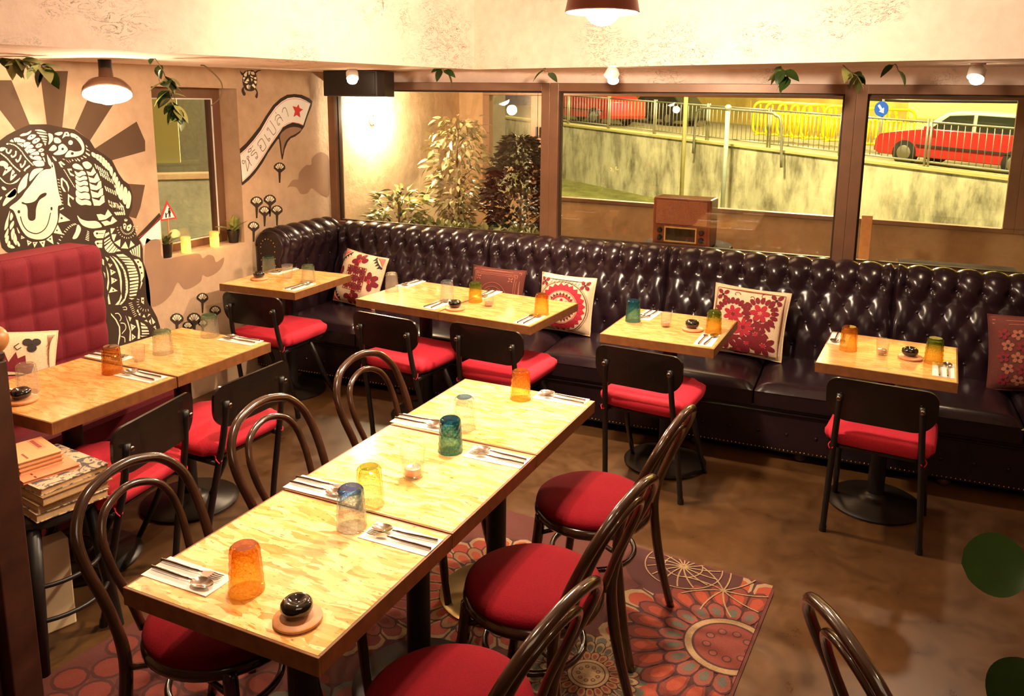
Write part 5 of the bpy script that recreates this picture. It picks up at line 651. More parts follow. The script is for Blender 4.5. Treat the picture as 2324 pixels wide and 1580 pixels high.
# brown outline-stitched cushion behind the joined pair
root, pr, band, done = make_pillow('dark brown cushion with tan outline stitching half hidden behind the joined tables', 'brown_cloth', .40, .36, .13, (-2.22, 4.74, .44), R(-14), R(-4))
for k, s in enumerate((.90, .80, .74)): band([(-s, -s), (s, -s), (s, s), (-s, s)], .018, 'tan_thread', True)
for r in (.50, .40, .28): band([(r*cos(t)*1.15, -.3+r*1.5*sin(t)) for t in [pi*k/16 for k in range(17)]], .016, 'tan_thread')
band([(-.6, -.35), (.6, -.35)], .016, 'tan_thread'); band([(-.34, -.3), (-.3, .1), (-.1, .2)], .016, 'tan_thread')
for sx in (-1, 1): flower(pr, sx*.6, .6, .11, 4, 'tan_thread', 'brown_cloth', .78, .2)
done()
# red medallion cushion
root, pr, band, done = make_pillow('cream cushion with a big red zigzag medallion, right end of the joined tables', 'cream_cloth', .385, .365, .15, (-1.71, 4.70, .44), R(-13), R(-6))
n = 24
for k in range(n):
    a, b = 2*pi*k/n, 2*pi*(k+1)/n; m_ = (a+b)/2; c_ = (.0, -.12)
    pr([(c_[0]+.60*cos(a), c_[1]+.60*sin(a)), (c_[0]+.60*cos(b), c_[1]+.60*sin(b)), (c_[0]+.76*cos(b), c_[1]+.76*sin(b)), (c_[0]+.76*cos(a), c_[1]+.76*sin(a))], 'red_thread')
    pr([(c_[0]+.76*cos(a), c_[1]+.76*sin(a)), (c_[0]+.76*cos(b), c_[1]+.76*sin(b)), (c_[0]+.86*cos(m_), c_[1]+.86*sin(m_))], 'red_thread')
    pr([(c_[0]+.42*cos(a), c_[1]+.42*sin(a)), (c_[0]+.42*cos(b), c_[1]+.42*sin(b)), (c_[0]+.53*cos(m_), c_[1]+.53*sin(m_))], 'maroon_thread')
for r, col, w_ in ((.90, 'dark_thread', .02), (.95, 'tan_thread', .015), (.57, 'pink_thread', .03), (.38, 'red_thread', .05)):
    band([(r*cos(2*pi*k/28), -.12+r*sin(2*pi*k/28)) for k in range(28)], w_, col, True)
flower(pr, 0, -.12, .30, 8, 'red_thread', 'cream_cloth')
for sx in (-1, 1): flower(pr, sx*.74, .72, .2, 4, 'maroon_thread', 'dark_thread', .78, .3)
band([(-.9, .84), (.9, .84)], .02, 'dark_thread')
for k in range(14): band([(-.88+.126*k, .70), (-.82+.126*k, .82)], .014, 'dark_thread')
done()
# floral cushion
root, pr, band, done = make_pillow('cream cushion with dense crimson folk flowers between the two right tables', 'cream_cloth', .44, .40, .15, (-.575, 4.68, .44), R(-15), R(-5), R(2))
rng = random.Random(3)
def spiral(cx, cy, r, a0, col):
    band([(cx+r*(1-t)*cos(a0+5*t), cy+r*(1-t)*sin(a0+5*t)) for t in [k/8 for k in range(8)]], .018, col)
def arch(cx, cy, r, a0, a1, n, col):
    for k in range(n):
        a = a0+(a1-a0)*k/(n-1); pr(ell(cx+r*cos(a), cy+r*sin(a), .11, .065, a, 8), col)
arch(-.38, .12, .44, .3, 3.3, 12, 'maroon_thread'); flower(pr, -.36, .16, .27, 7, 'red_thread', 'maroon_thread')
arch(.34, .30, .38, -.6, 4.0, 14, 'maroon_thread'); flower(pr, .34, .30, .27, 6, 'red_thread', 'pink_thread')
for a in (-2.4, -1.9, -1.4, -.9, -.4): pr(ell(.42+.24*cos(a), .12+.24*sin(a), .15, .055, a), 'maroon_thread')
flower(pr, -.05, -.18, .28, 8, 'red_thread', 'maroon_thread')
for cx, cy, r in ((-.45, -.55, .26), (.30, -.32, .22), (.10, -.62, .24), (.52, -.62, .26), (-.10, -.86, .2), (-.68, -.25, .2)): flower(pr, cx, cy, r*1.3, 7, 'maroon_thread', 'red_thread', rng.random())
for cx, cy in ((-.72, .70), (.70, .74)): flower(pr, cx, cy, .2, 4, 'maroon_thread', 'dark_thread', .78, .32)
for cx, cy in ((-.35, .76), (.05, .72), (.38, .80), (.78, .48), (.66, -.05)): spiral(cx, cy, .11, rng.random()*6, 'maroon_thread')
for k in range(30):
    a = rng.random()*6.28; cx, cy = rng.uniform(-.6, .6), rng.uniform(-.75, .1); pr(ell(cx, cy, .09, .04, a), 'maroon_thread')
band([(-.9, -.9), (.9, -.9), (.9, .9), (-.9, .9)], .014, 'tan_thread', True)
done()
# right edge cushion
root, pr, band, done = make_pillow('maroon brown embroidered cushion at the right end of the banquette', 'brown_cloth', .42, .40, .15, (.90, 4.66, .44), R(-16), R(-10), R(-6))
for y in (.86, .76): band([(-.9, y), (.9, y)], .03, 'tan_thread')
for i in range(-2, 3):
    for j in range(-2, 3): flower(pr, i*.32+(j % 2)*.1, j*.3-.12, .15, 5, 'tan_thread' if (i+j) % 2 else 'maroon_thread', 'dark_thread', i+j)
done()
# booth cushion
root, pr, band, done = make_pillow('cream cushion with a red comb shape and dark clover on the crimson booth', 'cream_cloth', .40, .40, .14, (-3.40, 2.22, .48), R(-20), R(62), R(10))
pr([(-.55, .0), (.45, .0), (.5, .22), (.36, .1), (.32, .42), (.22, .2), (.14, .5), (.02, .24), (-.08, .5), (-.18, .24), (-.3, .46), (-.36, .2), (-.5, .32)], 'maroon_thread')
pr([(-.45, -.02), (.35, -.02), (.2, -.2), (-.3, -.2)], 'pink_thread'); band([(-.5, -.02), (.4, -.02), (.2, -.24), (-.35, -.24)], .03, 'dark_thread', True)
for a in (0, 2.1, 4.2): pr(ell(.45+.1*cos(a+.5), .68+.1*sin(a+.5), .1, .09), 'dark_thread')
band([(.2, .7), (.1, .62), (.16, .54), (.24, .6)], .02, 'dark_thread'); band([(-.3, -.3), (-.3, -.7)], .04, 'dark_thread')
for y in (-.45, -.6): pr(ell(-.42, y, .12, .05, .5), 'dark_thread'); pr(ell(-.18, y, .12, .05, -.5), 'dark_thread')
pr(ell(-.75, .1, .2, .26), 'dark_thread')
for k in range(6): band([(.78+.03*k, .9), (.84-.02*k, .1+.1*k)], .012, 'tan_thread')
done()
# ------------------------------------------------------------------ pedestal tables
TZ = .75
def table_proto(w, d, top):
    t = thing('pedestal_table', '', 'table')
    g = G().b2((-w/2+.007, -d/2+.007, TZ-.004), (w/2-.007, d/2-.007, TZ)); g.build('table_top', M[top], t)
    G().b2((-w/2+.006, -d/2+.006, TZ-.030), (w/2-.006, d/2-.006, TZ-.004)).build('core_board', M['band'], t)
    for a, b in (((-w/2, -d/2), (w/2, -d/2+.008)), ((-w/2, d/2-.008), (w/2, d/2)), ((-w/2, -d/2+.008), (-w/2+.008, d/2-.008)), ((w/2-.008, -d/2+.008), (w/2, d/2-.008))):
        G().b2((a[0], a[1], TZ-.046), (b[0], b[1], TZ-.0005)).build('edge_strip', M['band'], t, None, .0012)
    g = G().tube([(0, 0, .03), (0, 0, TZ-.03)], .038, 20); g.b2((-.16, -.16, TZ-.042), (.16, .16, TZ-.030)); g.build('column', M['black'], t, 40)
    G().lathe([(.215, 0), (.218, .012), (.20, .024), (.08, .034), (.055, .05), (.045, .06), (1e-5, .06)], 40).build('base_disc', M['base'], t, 50)
    return t
ROWA = R(2.37); UX, UY = sin(ROWA), cos(ROWA); VX, VY = cos(ROWA), -sin(ROWA)
def rowpt(k, v=.5): return (-1.541+UX*.547*k+VX*.577*v, 1.236+UY*.547*k+VY*.577*v)
proto = table_proto(.577, .542, 'osb'); 
LT = ['nearest', 'middle', 'farthest']
for k in range(3):
    x, y = rowpt(k+.5); lab = '%s strand-board pedestal table of the long centre row' % LT[k]
    if k == 0: proto.location = (x, y, 0); proto.rotation_euler = (0, 0, -ROWA); proto['label'] = lab; proto['group'] = 'tables of the long centre row'
    else:
        rt_ = dup(proto, (x, y, 0), -ROWA, lab, 'tables of the long centre row')
        for c in rt_.children:
            if k == 2 and c.name.startswith('base_disc'): c.data = c.data.copy(); c.data.materials[0] = M['lit_brass']; c['label'] = 'base disc in a brass tone painted as if lit'
protob = table_proto(.575, .575, 'osb2'); used = [False]
def place_table(x, y, rz, label, group=None):
    if not used[0]:
        used[0] = True; protob.location = (x, y, 0); protob.rotation_euler = (0, 0, rz); protob['label'] = label
        if group: protob['group'] = group
        return
    t = dup(protob, (x, y, 0), rz, label, group)
def corner_table(nl, w, d, a, fx=.5):
    ca, sa = cos(a), sin(a); lx, ly = w*fx, d/2; return nl[0]+ca*lx-sa*ly, nl[1]+sa*lx+ca*ly
place_table(*corner_table((-3.656, 3.80), .575, .58, 0), 0, 'square table in the sofa corner beside the mural wall', 'tables along the banquette')
a = R(-6.0)
place_table(*corner_table((-2.675, 3.833), .575, .58, a), a, 'left table of the pushed-together pair at the banquette', 'tables along the banquette')
x, y = corner_table((-2.675, 3.833), .575, .58, a); place_table(x+.578*cos(a), y+.578*sin(a), a, 'right table of the pushed-together pair at the banquette', 'tables along the banquette')
place_table(*corner_table((-1.168, 3.745), .58, .58, R(-2.65)), R(-2.65), 'single table between the red medallion and the floral cushions', 'tables along the banquette')
place_table(*corner_table((-.141, 3.715), .585, .58, R(-4.7)), R(-4.7), 'rightmost single table at the banquette', 'tables along the banquette')
bx, by = -2.585, 1.853
for k, nm in enumerate(('nearer table in front of the crimson booth', 'farther table in front of the crimson booth')):
    cx = bx-.2875*cos(ROWA)+UX*(.2725+.549*k); cy = by+.2875*sin(ROWA)*1+UY*(.2725+.549*k)
    t = dup(proto, (cx, cy, 0), -ROWA, nm, 'tables at the crimson booth')
    for c in t.children:
        if c.name.startswith('table_top'):
            c.data = c.data.copy(); c.data.materials[0] = M['osb2']

# ------------------------------------------------------------------ bentwood chairs (local +y is the front)
def make_bentwood():
    t = thing('bentwood_chair', '', 'chair', (0, 0, 0)); m = M['bent']
    hoop = [(-.205, -.245, 0), (-.192, -.205, .16), (-.182, -.178, .32), (-.182, -.172, .45), (-.192, -.205, .58), (-.203, -.252, .69), (-.190, -.287, .77), (-.135, -.312, .832), (-.06, -.322, .858), (0, -.324, .864)]
    full = hoop+[(-x, y, z) for x, y, z in hoop[-2::-1]]
    P = spline(full, 5); n = len(P); rr = [.0145+.004*(1 if p.z < .5 else 0)*(1-abs(p.z-.3)/.3) for p in P]
    G().tube(P, rr, 12).build('back_hoop', m, t, 180)
    inn = [(-.105, -.180, .462), (-.118, -.208, .56), (-.132, -.243, .65), (-.125, -.274, .73), (-.085, -.295, .782), (0, -.305, .806)]
    P = spline(inn+[(-x, y, z) for x, y, z in inn[-2::-1]], 5); G().tube(P, .0115, 12).build('inner_loop', m, t, 180)
    for s in (-1, 1):
        P = spline([(s*.150, .135, .445), (s*.158, .150, .30), (s*.172, .175, .12), (s*.185, .200, 0)], 5)
        G().tube(P, [.020-.006*k/(len(P)-1) for k in range(len(P))], 12).build('front_leg', m, t, 180)
    ring = [(.192*cos(a), .192*sin(a)*1.0, .440) for a in [2*pi*k/40 for k in range(40)]]
    G().tube(ring, .021, 10, True, 1.0).build('seat_ring', m, t, 180)
    ring2 = [(.152*cos(a), .150*sin(a)-.005, .285) for a in [2*pi*k/36 for k in range(36)]]
    G().tube(ring2, .010, 8, True).build('stretcher_ring', m, t, 180)
    for s in (-1, 1):
        G().tube(spline([(s*.178, -.16, .40), (s*.165, -.06, .425), (s*.158, .03, .425), (s*.155, .13, .38)], 5), .008, 8).build('seat_brace', m, t, 180)
    pr = [(1e-5, .445), (.190, .448), (.203, .456), (.207, .468), (.202, .482), (.182, .494), (.13, .503), (.06, .507), (1e-5, .508)]
    G().lathe(pr, 44).build('seat_cushion', M['crimson'], t, 180)
    return t
bw = make_bentwood()
spots = [(-.815, 1.50, 79, 'bentwood chair with round crimson seat, nearest on the right of the long row'),
         (-.815, 2.035, 81, 'bentwood chair with round crimson seat, middle one on the right of the long row'),
         (-.815, 2.60, 84, 'bentwood chair with round crimson seat, farthest on the right of the long row'),
         (-1.545, 1.55, -86, 'bentwood chair with crimson seat, nearest on the left of the long row'),
         (-1.525, 2.085, -88, 'bentwood chair with tall hoop back, middle one on the left of the long row'),
         (-1.515, 2.63, -92, 'bentwood chair with tall hoop back, farthest on the left of the long row'),
         (.305, 1.745, -60, 'lone bentwood chair back in the foreground right aisle')]
for k, (x, y, a, lab) in enumerate(spots):
    if k == 0: bw.location = (x, y, 0.004); bw.rotation_euler = (0, 0, R(a)); bw['label'] = lab; bw['group'] = 'bentwood chairs'
    else: dup(bw, (x, y, .004 if k < 6 else 0), R(a), lab, 'bentwood chairs')

# ------------------------------------------------------------------ black school chairs with tied red pads (origin between the rear feet, +y the front)
def make_school():
    t = thing('school_chair', '', 'chair', (0, 0, 0)); m = M['black']
    for s in (-1, 1):
        P = spline([(s*.198, 0, .0), (s*.188, -.035, .20), (s*.176, -.078, .40), (s*.166, -.110, .55), (s*.158, -.128, .70)], 5)
        G().tube(P, .0135, 10, False, 1.0).build('rear_post', m, t, 180)
        G().tube([(s*.176, .16, .435), (s*.188, .27, .20), (s*.200, .385, 0)], [.014, .0135, .011], 10).build('front_leg', m, t, 180)
        G().tube([(s*.176, -.078, .43), (s*.176, .20, .435)], .012, 8).build('seat_rail', m, t, 180)
        G().tube([(s*.198, 0, 0), (s*.1965, -.004, .028)], .016, 10).build('rubber_tip', m, t, 60)
        G().ball((s*.160, -.152, .685), .011, 10, 6, (1, .5, 1)).build('bolt', M['darksteel'], t, 180)
    # curved plywood back
    out = rrect(.43, .185, .06, 8, [.088, .088, .05, .05])
    def bend(x, z, o):
        return Vector((x, -.128-.42*(z)*.14-o+.30*x*x, .676+z))
    g = G(); n = len(out); N = 12
    # grid panel clipped to the outline by radial fill
    rings = 7; vs = []; fs = []
    for sd, o in ((0, -.006), (1, .006)):
        b0 = len(vs)
        for r_ in range(rings+1):
            k = r_/rings
            for x, z in out: vs.append(bend(x*k, z*k, o))
        for r_ in range(rings):
            for i in range(n):
                j = (i+1) % n; q = (b0+r_*n+i, b0+r_*n+j, b0+(r_+1)*n+j, b0+(r_+1)*n+i); fs.append(q[::-1] if sd else q)
    off = (rings+1)*n
    for i in range(n):
        j = (i+1) % n; fs.append((rings*n+i, rings*n+j, off+rings*n+j, off+rings*n+i))
    g.add(vs, fs); g.build('backrest', M['ply'], t, 40)
    # seat plate and pad
    sh = rrect(.40, .40, .08, 6, [.06, .06, .09, .09])
    g = G().prism([(x, y+.125) for x, y in sh], .438, .450); g.build('seat_plate', M['ply'], t, 40)
    def pad(i, j):
        a = 2*pi*i; q = sh_at(i); k = [0, .5, .85, .97, 1.02, 1.02, .98, .90, 0][int(round(j*8))]; z = [.532, .531, .526, .517, .504, .484, .462, .452, .450][int(round(j*8))]
        w = 1+.02*sin(9*a)*(k > .9)
        return Vector((q[0]*1.06*k*w, q[1]*1.06*k*w+.125, z+.004*sin(3*a)*(0 < k < 1.01)))
    big = [Vector((p[0], p[1])) for p in sh]; big = [big[k % len(big)] for k in range(len(big))]
    def sh_at(i):
        f = (i % 1)*len(big); a = big[int(f) % len(big)]; b = big[(int(f)+1) % len(big)]; return a.lerp(b, f-int(f))
    G().grid(pad, 48, 8, True).build('seat_pad', M['red'], t, 180)
    for s in (-1, 1):
        g = G(); g.tube(spline([(s*.182, -.075, .466), (s*.192, -.092, .452), (s*.184, -.098, .436)], 5), .0025, 6)
        g.tube(spline([(s*.182, -.075, .462), (s*.172, -.098, .450), (s*.176, -.10, .440)], 5), .0025, 6); g.build('pad_tie', M['red'], t, 180)
    return t
sc_ = make_school()
spots = [(-3.23, 3.725, 0, 'black school chair with red pad at the corner table by the mural wall'),
         (-2.275, 3.655, -7, 'black school chair with red pad at the left table of the joined pair'),
         (-1.70, 3.685, -5, 'black school chair with red pad at the right table of the joined pair'),
         (-.885, 3.62, -6.5, 'black school chair with red pad at the single table by the floral cushion'),
         (.152, 3.590, -6, 'black school chair with red pad at the rightmost banquette table'),
         (-2.45, 2.05, 99, 'black school chair with red pad at the nearer booth table'),
         (-2.405, 2.535, 88, 'black school chair with red pad at the farther booth table')]
for k, (x, y, a, lab) in enumerate(spots):
    if k == 0: sc_.location = (x, y, 0); sc_.rotation_euler = (0, 0, R(a)); sc_['label'] = lab; sc_['group'] = 'black school chairs'
    else: dup(sc_, (x, y, 0), R(a), lab, 'black school chairs')
# ------------------------------------------------------------------ things on the tables
def tumbler_mesh(name, mat, r0=.0405, r1=.0335, h=.118, relief=.0019, n=48, m=26):
    def f(i, j):
        a = 2*pi*i; z = h*j; k = j
        r = r0+(r1-r0)*k
        if k > .93: r -= .006*((k-.93)/.07)**2
        r += relief*sin(10*a+(3.14 if int(j*10) % 2 else 0))*abs(sin(pi*j*10)) * (0 < k < .95)
        return Vector((r*cos(a), r*sin(a), z))
    g = G().grid(f, n, m, True)
    g.lathe([(r1-.0065, h), (r1-.012, h-.003), (1e-5, h-.005)], n)
    g.lathe([(1e-5, h-.016), (r1-.007, h-.014), (r1-.0045, h-.022), (r0-.003, .001), (r0, 0)], n)
    return g.mesh(name, mat, 60)
TUM = {}
KIND = {'amber': ('g_amber', 'amber'), 'darkamber': ('g_amberdark', 'dark amber'), 'blue': ('g_blue', 'clear to deep blue'), 'bluerim': ('g_bluerim', 'clear blue-footed'),
        'teal': ('g_teal', 'teal'), 'lime': ('g_lime', 'pale lime'), 'green': ('g_green', 'yellow to green'), 'sage': ('g_sage', 'clear sage-footed'), 'clear': ('g_clear', 'clear pressed')}
def tumbler(kind, x, y, where):
    if kind not in TUM:
        wide = kind in ('sage',)
        TUM[kind] = tumbler_mesh('tumbler', M[KIND[kind][0]], .044 if wide else .0405, .037 if wide else .0335, .108 if wide else .116)
    o = D.objects.new('tumbler', TUM[kind]); COL.objects.link(o); o.location = (x, y, TZ+.0005); o.rotation_euler = (0, 0, random.random()*6)
    tag(o, '%s tumbler upside down %s' % (KIND[kind][1], where), 'glass', 'upside-down tumblers')
for kd, x, y, w in [
    ('amber', -1.265, 1.344, 'beside the black pot on the nearest row table'),
    ('blue', -1.208, 1.683, 'at the far end of the nearest row table'),
    ('lime', -1.233, 1.808, 'on the middle row table'),
    ('teal', -1.192, 2.218, 'on the middle row table'),
    ('bluerim', -1.238, 2.407, 'on the farthest row table'),
    ('amber', -1.170, 2.753, 'on the farthest row table'),
    ('clear', -2.585, 4.080, 'on the left table of the joined pair'),
    ('bluerim', -2.184, 4.034, 'on the left table of the joined pair'),
    ('green', -2.017, 4.066, 'on the right table of the joined pair'),
    ('amber', -1.566, 3.964, 'at the right end of the joined pair'),
    ('sage', -3.610, 4.205, 'by the mural wall on the corner table'),
    ('sage', -3.203, 4.088, 'in the middle of the corner table'),
    ('teal', -1.076, 4.044, 'on the single table by the floral cushion'),
    ('green', -.644, 4.001, 'on the single table by the floral cushion'),
    ('amber', -.005, 3.975, 'on the rightmost banquette table'),
    ('green', .358, 3.934, 'on the rightmost banquette table'),
    ('clear', -2.945, 2.034, 'beside the black pot on the nearer booth table'),
    ('darkamber', -2.844, 2.331, 'at the far edge of the nearer booth table'),
    ('sage', -2.863, 2.614, 'in the middle of the farther booth table'),
    ('sage', -2.871, 2.905, 'at the far end of the farther booth table')]: tumbler(kd, x, y, w)
# candle glasses
g = G(); g.lathe([(1e-5, 0), (.026, 0), (.029, .004), (.0365, .088), (.0345, .088), (.0275, .010), (1e-5, .010)], 32); cup_me = g.mesh('candle_glass', M['g_cup'], 60)
g = G(); g.lathe([(1e-5, 0), (.019, 0), (.0195, .016), (.0185, .0165)], 24); tea_cup = g.mesh('foil_cup', M['pinkfoil'], 60)
g = G(); g.lathe([(.0185, .001), (.0185, .0150), (1e-5, .0160)], 24); tea_wax = g.mesh('wax', M['wax'], 60)
g = G(); g.tube([(0, 0, .0155), (0.001, 0, .022)], .0008, 5); tea_wick = g.mesh('wick', M['dark_thread'])
for x, y, w, c, s in [(-1.209, 2.007, 'on the middle row table', 1, 1.1), (-1.903, 4.007, 'on the right table of the joined pair', 1, .85), (-.8905, 4.0105, 'on the single table by the floral cushion', 1, .85),
                   (.144, 3.967, 'on the rightmost banquette table', 1, .85), (-3.382, 4.111, 'on the corner table', 0, 1.0), (-2.87, 2.4875, 'on the farther booth table', 0, .8)]:
    o = D.objects.new('candle_glass', cup_me); COL.objects.link(o); o.location = (x, y, TZ+.0005); o.scale = (s, s, s)
    tag(o, 'small clear glass %s %s' % ('holding a tealight' if c else 'with no candle', w), 'glass', 'small clear glasses')
    if c:
        t = thing('tealight', 'white tealight in the clear glass %s' % w, 'candle', (x, y, TZ+.0005+.0105*s), 0, 'tealights'); t.scale = (s*1.2,)*3
        part('foil_cup', tea_cup, t); part('wax', tea_wax, t); part('wick', tea_wick, t)
# black pots on wooden coasters
coaster_me = G().lathe([(1e-5, 0), (.050, 0), (.054, .004), (.054, .009), (.050, .012), (1e-5, .012)], 36).mesh('coaster', M['coaster'], 40)
pot_me = G().lathe([(1e-5, .004), (.024, .002), (.033, .010), (.0365, .020), (.034, .031), (.026, .038), (.018, .037), (.013, .032), (1e-5, .030)], 36).mesh('bowl', M['glaze'], 60)
foot_me = G().lathe([(1e-5, 0), (.022, 0), (.024, .003), (.022, .006), (1e-5, .006)], 28).mesh('foot_rim', M['white'], 40)
for x, y, w in [(-1.083, 1.299, 'on the nearest row table'), (-2.040, 3.862, 'on the joined pair'), (-3.517, 4.003, 'on the corner table'), (-.750, 4.005, 'on the single table by the floral cushion'),
                (.2645, 3.958, 'on the rightmost banquette table'), (-2.872, 1.954, 'on the nearer booth table')]:
    o = D.objects.new('coaster', coaster_me); COL.objects.link(o); o.location = (x, y, TZ+.0003); tag(o, 'round wooden coaster under the black pot %s' % w, 'coaster', 'wooden coasters')
    t = thing('condiment_pot', 'squat glossy black pot %s' % w, 'pot', (x-.004, y+.003, TZ+.0125), 0, 'glossy black pots')
    part('bowl', pot_me, t); part('foot_rim', foot_me, t)
# napkins, forks, spoons ; origin at the napkin centre, +y runs from handle to head
nap = G()
def nf(i, j): 
    x = -.044+.088*i; y = -.105+.21*j; return Vector((x, y, .0016+.0012*sin(5*i+3*j)*(.2+i*j)))
nap.grid(nf, 6, 10); nap.b2((-.044, -.105, 0), (.044, .105, .0012)); nap_me = nap.mesh('napkin', M['napkin'], 60)
def handle_mesh():
    P = [(0, -.098, .006), (0, -.05, .006), (0, -.01, .0055), (0, .022, .0068), (0, .036, .0072)]
    return G().tube(spline(P, 5), [.0048]*6+[.0044]*5+[.0038]*5+[.0024]*5, 8, False, .75).mesh('handle', M['darksteel'], 60)
handle_me = handle_mesh()
def spoonbowl():
    def f(i, j):
        a = 2*pi*i; k = j; return Vector((.0205*k*sin(a), .064+.031*k*-cos(a)*(1-.12*cos(a)), .0022+.0075*k*k))
    g = G().grid(f, 22, 6, True); return g.mesh('bowl', M['steel'], 180)
spoon_me = spoonbowl()
g = G(); g.prism([(-.003, .032), (.003, .032), (.011, .052), (.012, .066), (-.012, .066), (-.011, .052)], .0062, .0080)
for k in range(4): g.tube(spline([(-.0096+.0064*k, .064, .0071), (-.0096+.0064*k, .080, .0060), (-.0092+.0061*k, .096, .0078)], 3), [.0020]*4+[.0017]*2+[.0008], 6)
fork_me = g.mesh('tines', M['steel'], 60)
rs = random.Random(11)
def setting(x, y, a, where, spoon_side=1, both=True):
    a = R(a); z = TZ+.0004
    o = D.objects.new('napkin', nap_me); COL.objects.link(o); o.location = (x, y, z); o.rotation_euler = (0, 0, a); tag(o, 'folded white paper napkin %s' % where, 'napkin', 'paper napkins')
    def at(lx, ly): return (x+cos(a)*lx-sin(a)*ly, y+sin(a)*lx+cos(a)*ly, z+.0022)
    t = thing('spoon', 'steel spoon on the napkin %s' % where, 'spoon', at(.016*spoon_side, -.002), a+R(rs.uniform(-5, 5)), 'spoons'); part('handle', handle_me, t); part('bowl', spoon_me, t)
    if both:
        t = thing('fork', 'steel fork on the napkin %s' % where, 'fork', at(-.018*spoon_side, -.006), a+R(rs.uniform(-5, 5)), 'forks'); part('handle', handle_me, t); part('tines', fork_me, t)
setting(-1.435, 1.332, -92, 'at the left edge of the nearest row table', 1)
setting(-1.055, 1.683, 88, 'at the right edge of the nearest row table', 1)
setting(-1.420, 1.832, -92, 'at the left edge of the middle row table', 1)
setting(-1.032, 2.236, 88, 'at the right edge of the middle row table', 1)
setting(-1.400, 2.386, -93, 'at the left edge of the farthest row table', 1)
setting(-1.026, 2.815, 88, 'at the right edge of the farthest row table', 1)
setting(-2.590, 4.310, 176, "at the sofa side of the pair's left table", -1)
setting(-2.178, 3.916, -4, "at the front of the pair's left table", 1)
setting(-2.030, 4.255, 174, "by the sofa on the pair's right table", -1)
setting(-1.583, 3.838, -6, "at the front of the pair's right table", 1)
setting(-3.55, 4.275, 180, 'by the sofa on the corner table', 1)
setting(-3.158, 3.945, 0, 'at the front edge of the corner table', 1)
setting(-1.030, 4.200, 176, 'by the sofa on the single table by the floral cushion', 1)
setting(-.650, 3.860, -2, 'at the front of the single table by the floral cushion', 1)
setting(-.050, 4.150, 176, 'by the sofa on the rightmost banquette table', 1)
setting(.392, 3.835, -4, 'at the front edge of the rightmost banquette table', 1)
setting(-2.99, 1.985, -92, 'by the booth on the nearer booth table', 1)
setting(-2.705, 2.345, 88, 'at the aisle edge of the nearer booth table', 1)
setting(-3.035, 2.478, -92, 'by the booth on the farther booth table', 1)
setting(-2.692, 2.912, 88, 'at the aisle edge of the farther booth table', 1)
# ------------------------------------------------------------------ lamps
M['shade'] = simple('rust_enamel_shade', (120, 62, 44), .4, .4, .15, 10)
M['shade_in'] = simple('white_shade_lining', (250, 240, 226), .5)
M['domeglass'] = simple('smoked_dome', (126, 96, 78), .25, .5, .1, 10)
def dome(r, h): return [(.030, h+.05), (.034, h), (r*.45, h*.93), (r*.76, h*.70), (r*.94, h*.34), (r, 0)]
def dome_lamp(label, loc, r, h, bulb_r, bulb_mat, rot=(0, 0, 0), cord=.4, shade='shade'):
    t = thing('pendant_lamp', label, 'lamp', loc)
    h_ = D.objects.new('head', None)
    g = G(); P = dome(r, h); g.lathe(P[::-1], 40); g.build('shade', M[shade], t, 60, 0, None, rot)
    g = G(); P = [(a-.004, z-.003) for a, z in dome(r, h)]; g.lathe(P[1:], 40)
    g.f = g.f[:-2] if False else g.f
    g.build('lining', M['shade_in'], t, 60, 0, None, rot)
    mr = Euler(rot).to_matrix()
    G().ball(mr @ Vector((0, 0, h*.15)), bulb_r, 20, 12).build('bulb', M[bulb_mat], t, 180)
    G().lathe([(.028, h+.03), (.03, h+.05), (.03, h+.11), (.012, h+.125), (1e-5, h+.125)], 20).build('lamp_holder', M['black'], t, 40, 0, None, rot)
    top = mr @ Vector((0, 0, h+.12)); G().tube([top, (top.x, top.y, top.z+cord)], .004, 6).build('cord', M['black'], t)
    return t
dome_lamp('rust dome pendant with a glowing globe before the pale beam', (-1.03, 3.22, 2.245), .150, .13, .075, 'bulb_big', (0, 0, 0), .30)
light('pendant_lamp_light', 'POINT', (-1.03, 3.22, 2.16), 95, (1, .78, .55), .06)
dome_lamp('small smoked dome lamp lit in front of the mural rays', (-3.41, 2.9, 1.895), .112, .075, .062, 'bulb_big', Vector((.32, -.27, -.9)).to_track_quat('-Z', 'Y').to_euler(), -.0, 'domeglass')
light('dome_lamp_light', 'POINT', (-3.345, 2.845, 1.80), 9, (1, .74, .48), .05)
def soffit_spot(label, loc, aim, power):
    t = thing('ceiling_spotlight', label, 'lamp', loc)
    d = (Vector(aim)-Vector(loc)).to_track_quat('-Z', 'Y').to_euler()
    G().lathe([(1e-5, 0), (.035, 0), (.035, .012), (1e-5, .012)], 20).build('ceiling_plate', M['white'], t, 40, 0, (0, 0, .022))
    G().lathe([(.040, -.045), (.040, .0), (.022, .02), (1e-5, .022)][::1], 24).build('can', M['white'], t, 40, 0, (0, 0, -.0), d)
    G().ball((0, 0, 0), .033, 16, 8, (1, 1, .7)).build('bulb', M['bulb'], t, 180, 0, (0, 0, -.052))
    light('soffit_spot_light', 'SPOT', (loc[0], loc[1], loc[2]-.10), power, WARM, .035, aim, 118, .7)
soffit_spot('small lit spotlight on the beam in front of the black speaker', (-3.20, 4.62, 2.058), (-2.6, 3.9, .8), 46)
soffit_spot('small lit spotlight under the middle of the beam', (-1.40, 4.62, 2.066), (-1.95, 4.0, .75), 90)
soffit_spot('small lit spotlight at the right end of the beam', (.475, 4.62, 2.074), (.2, 4.0, .8), 26)
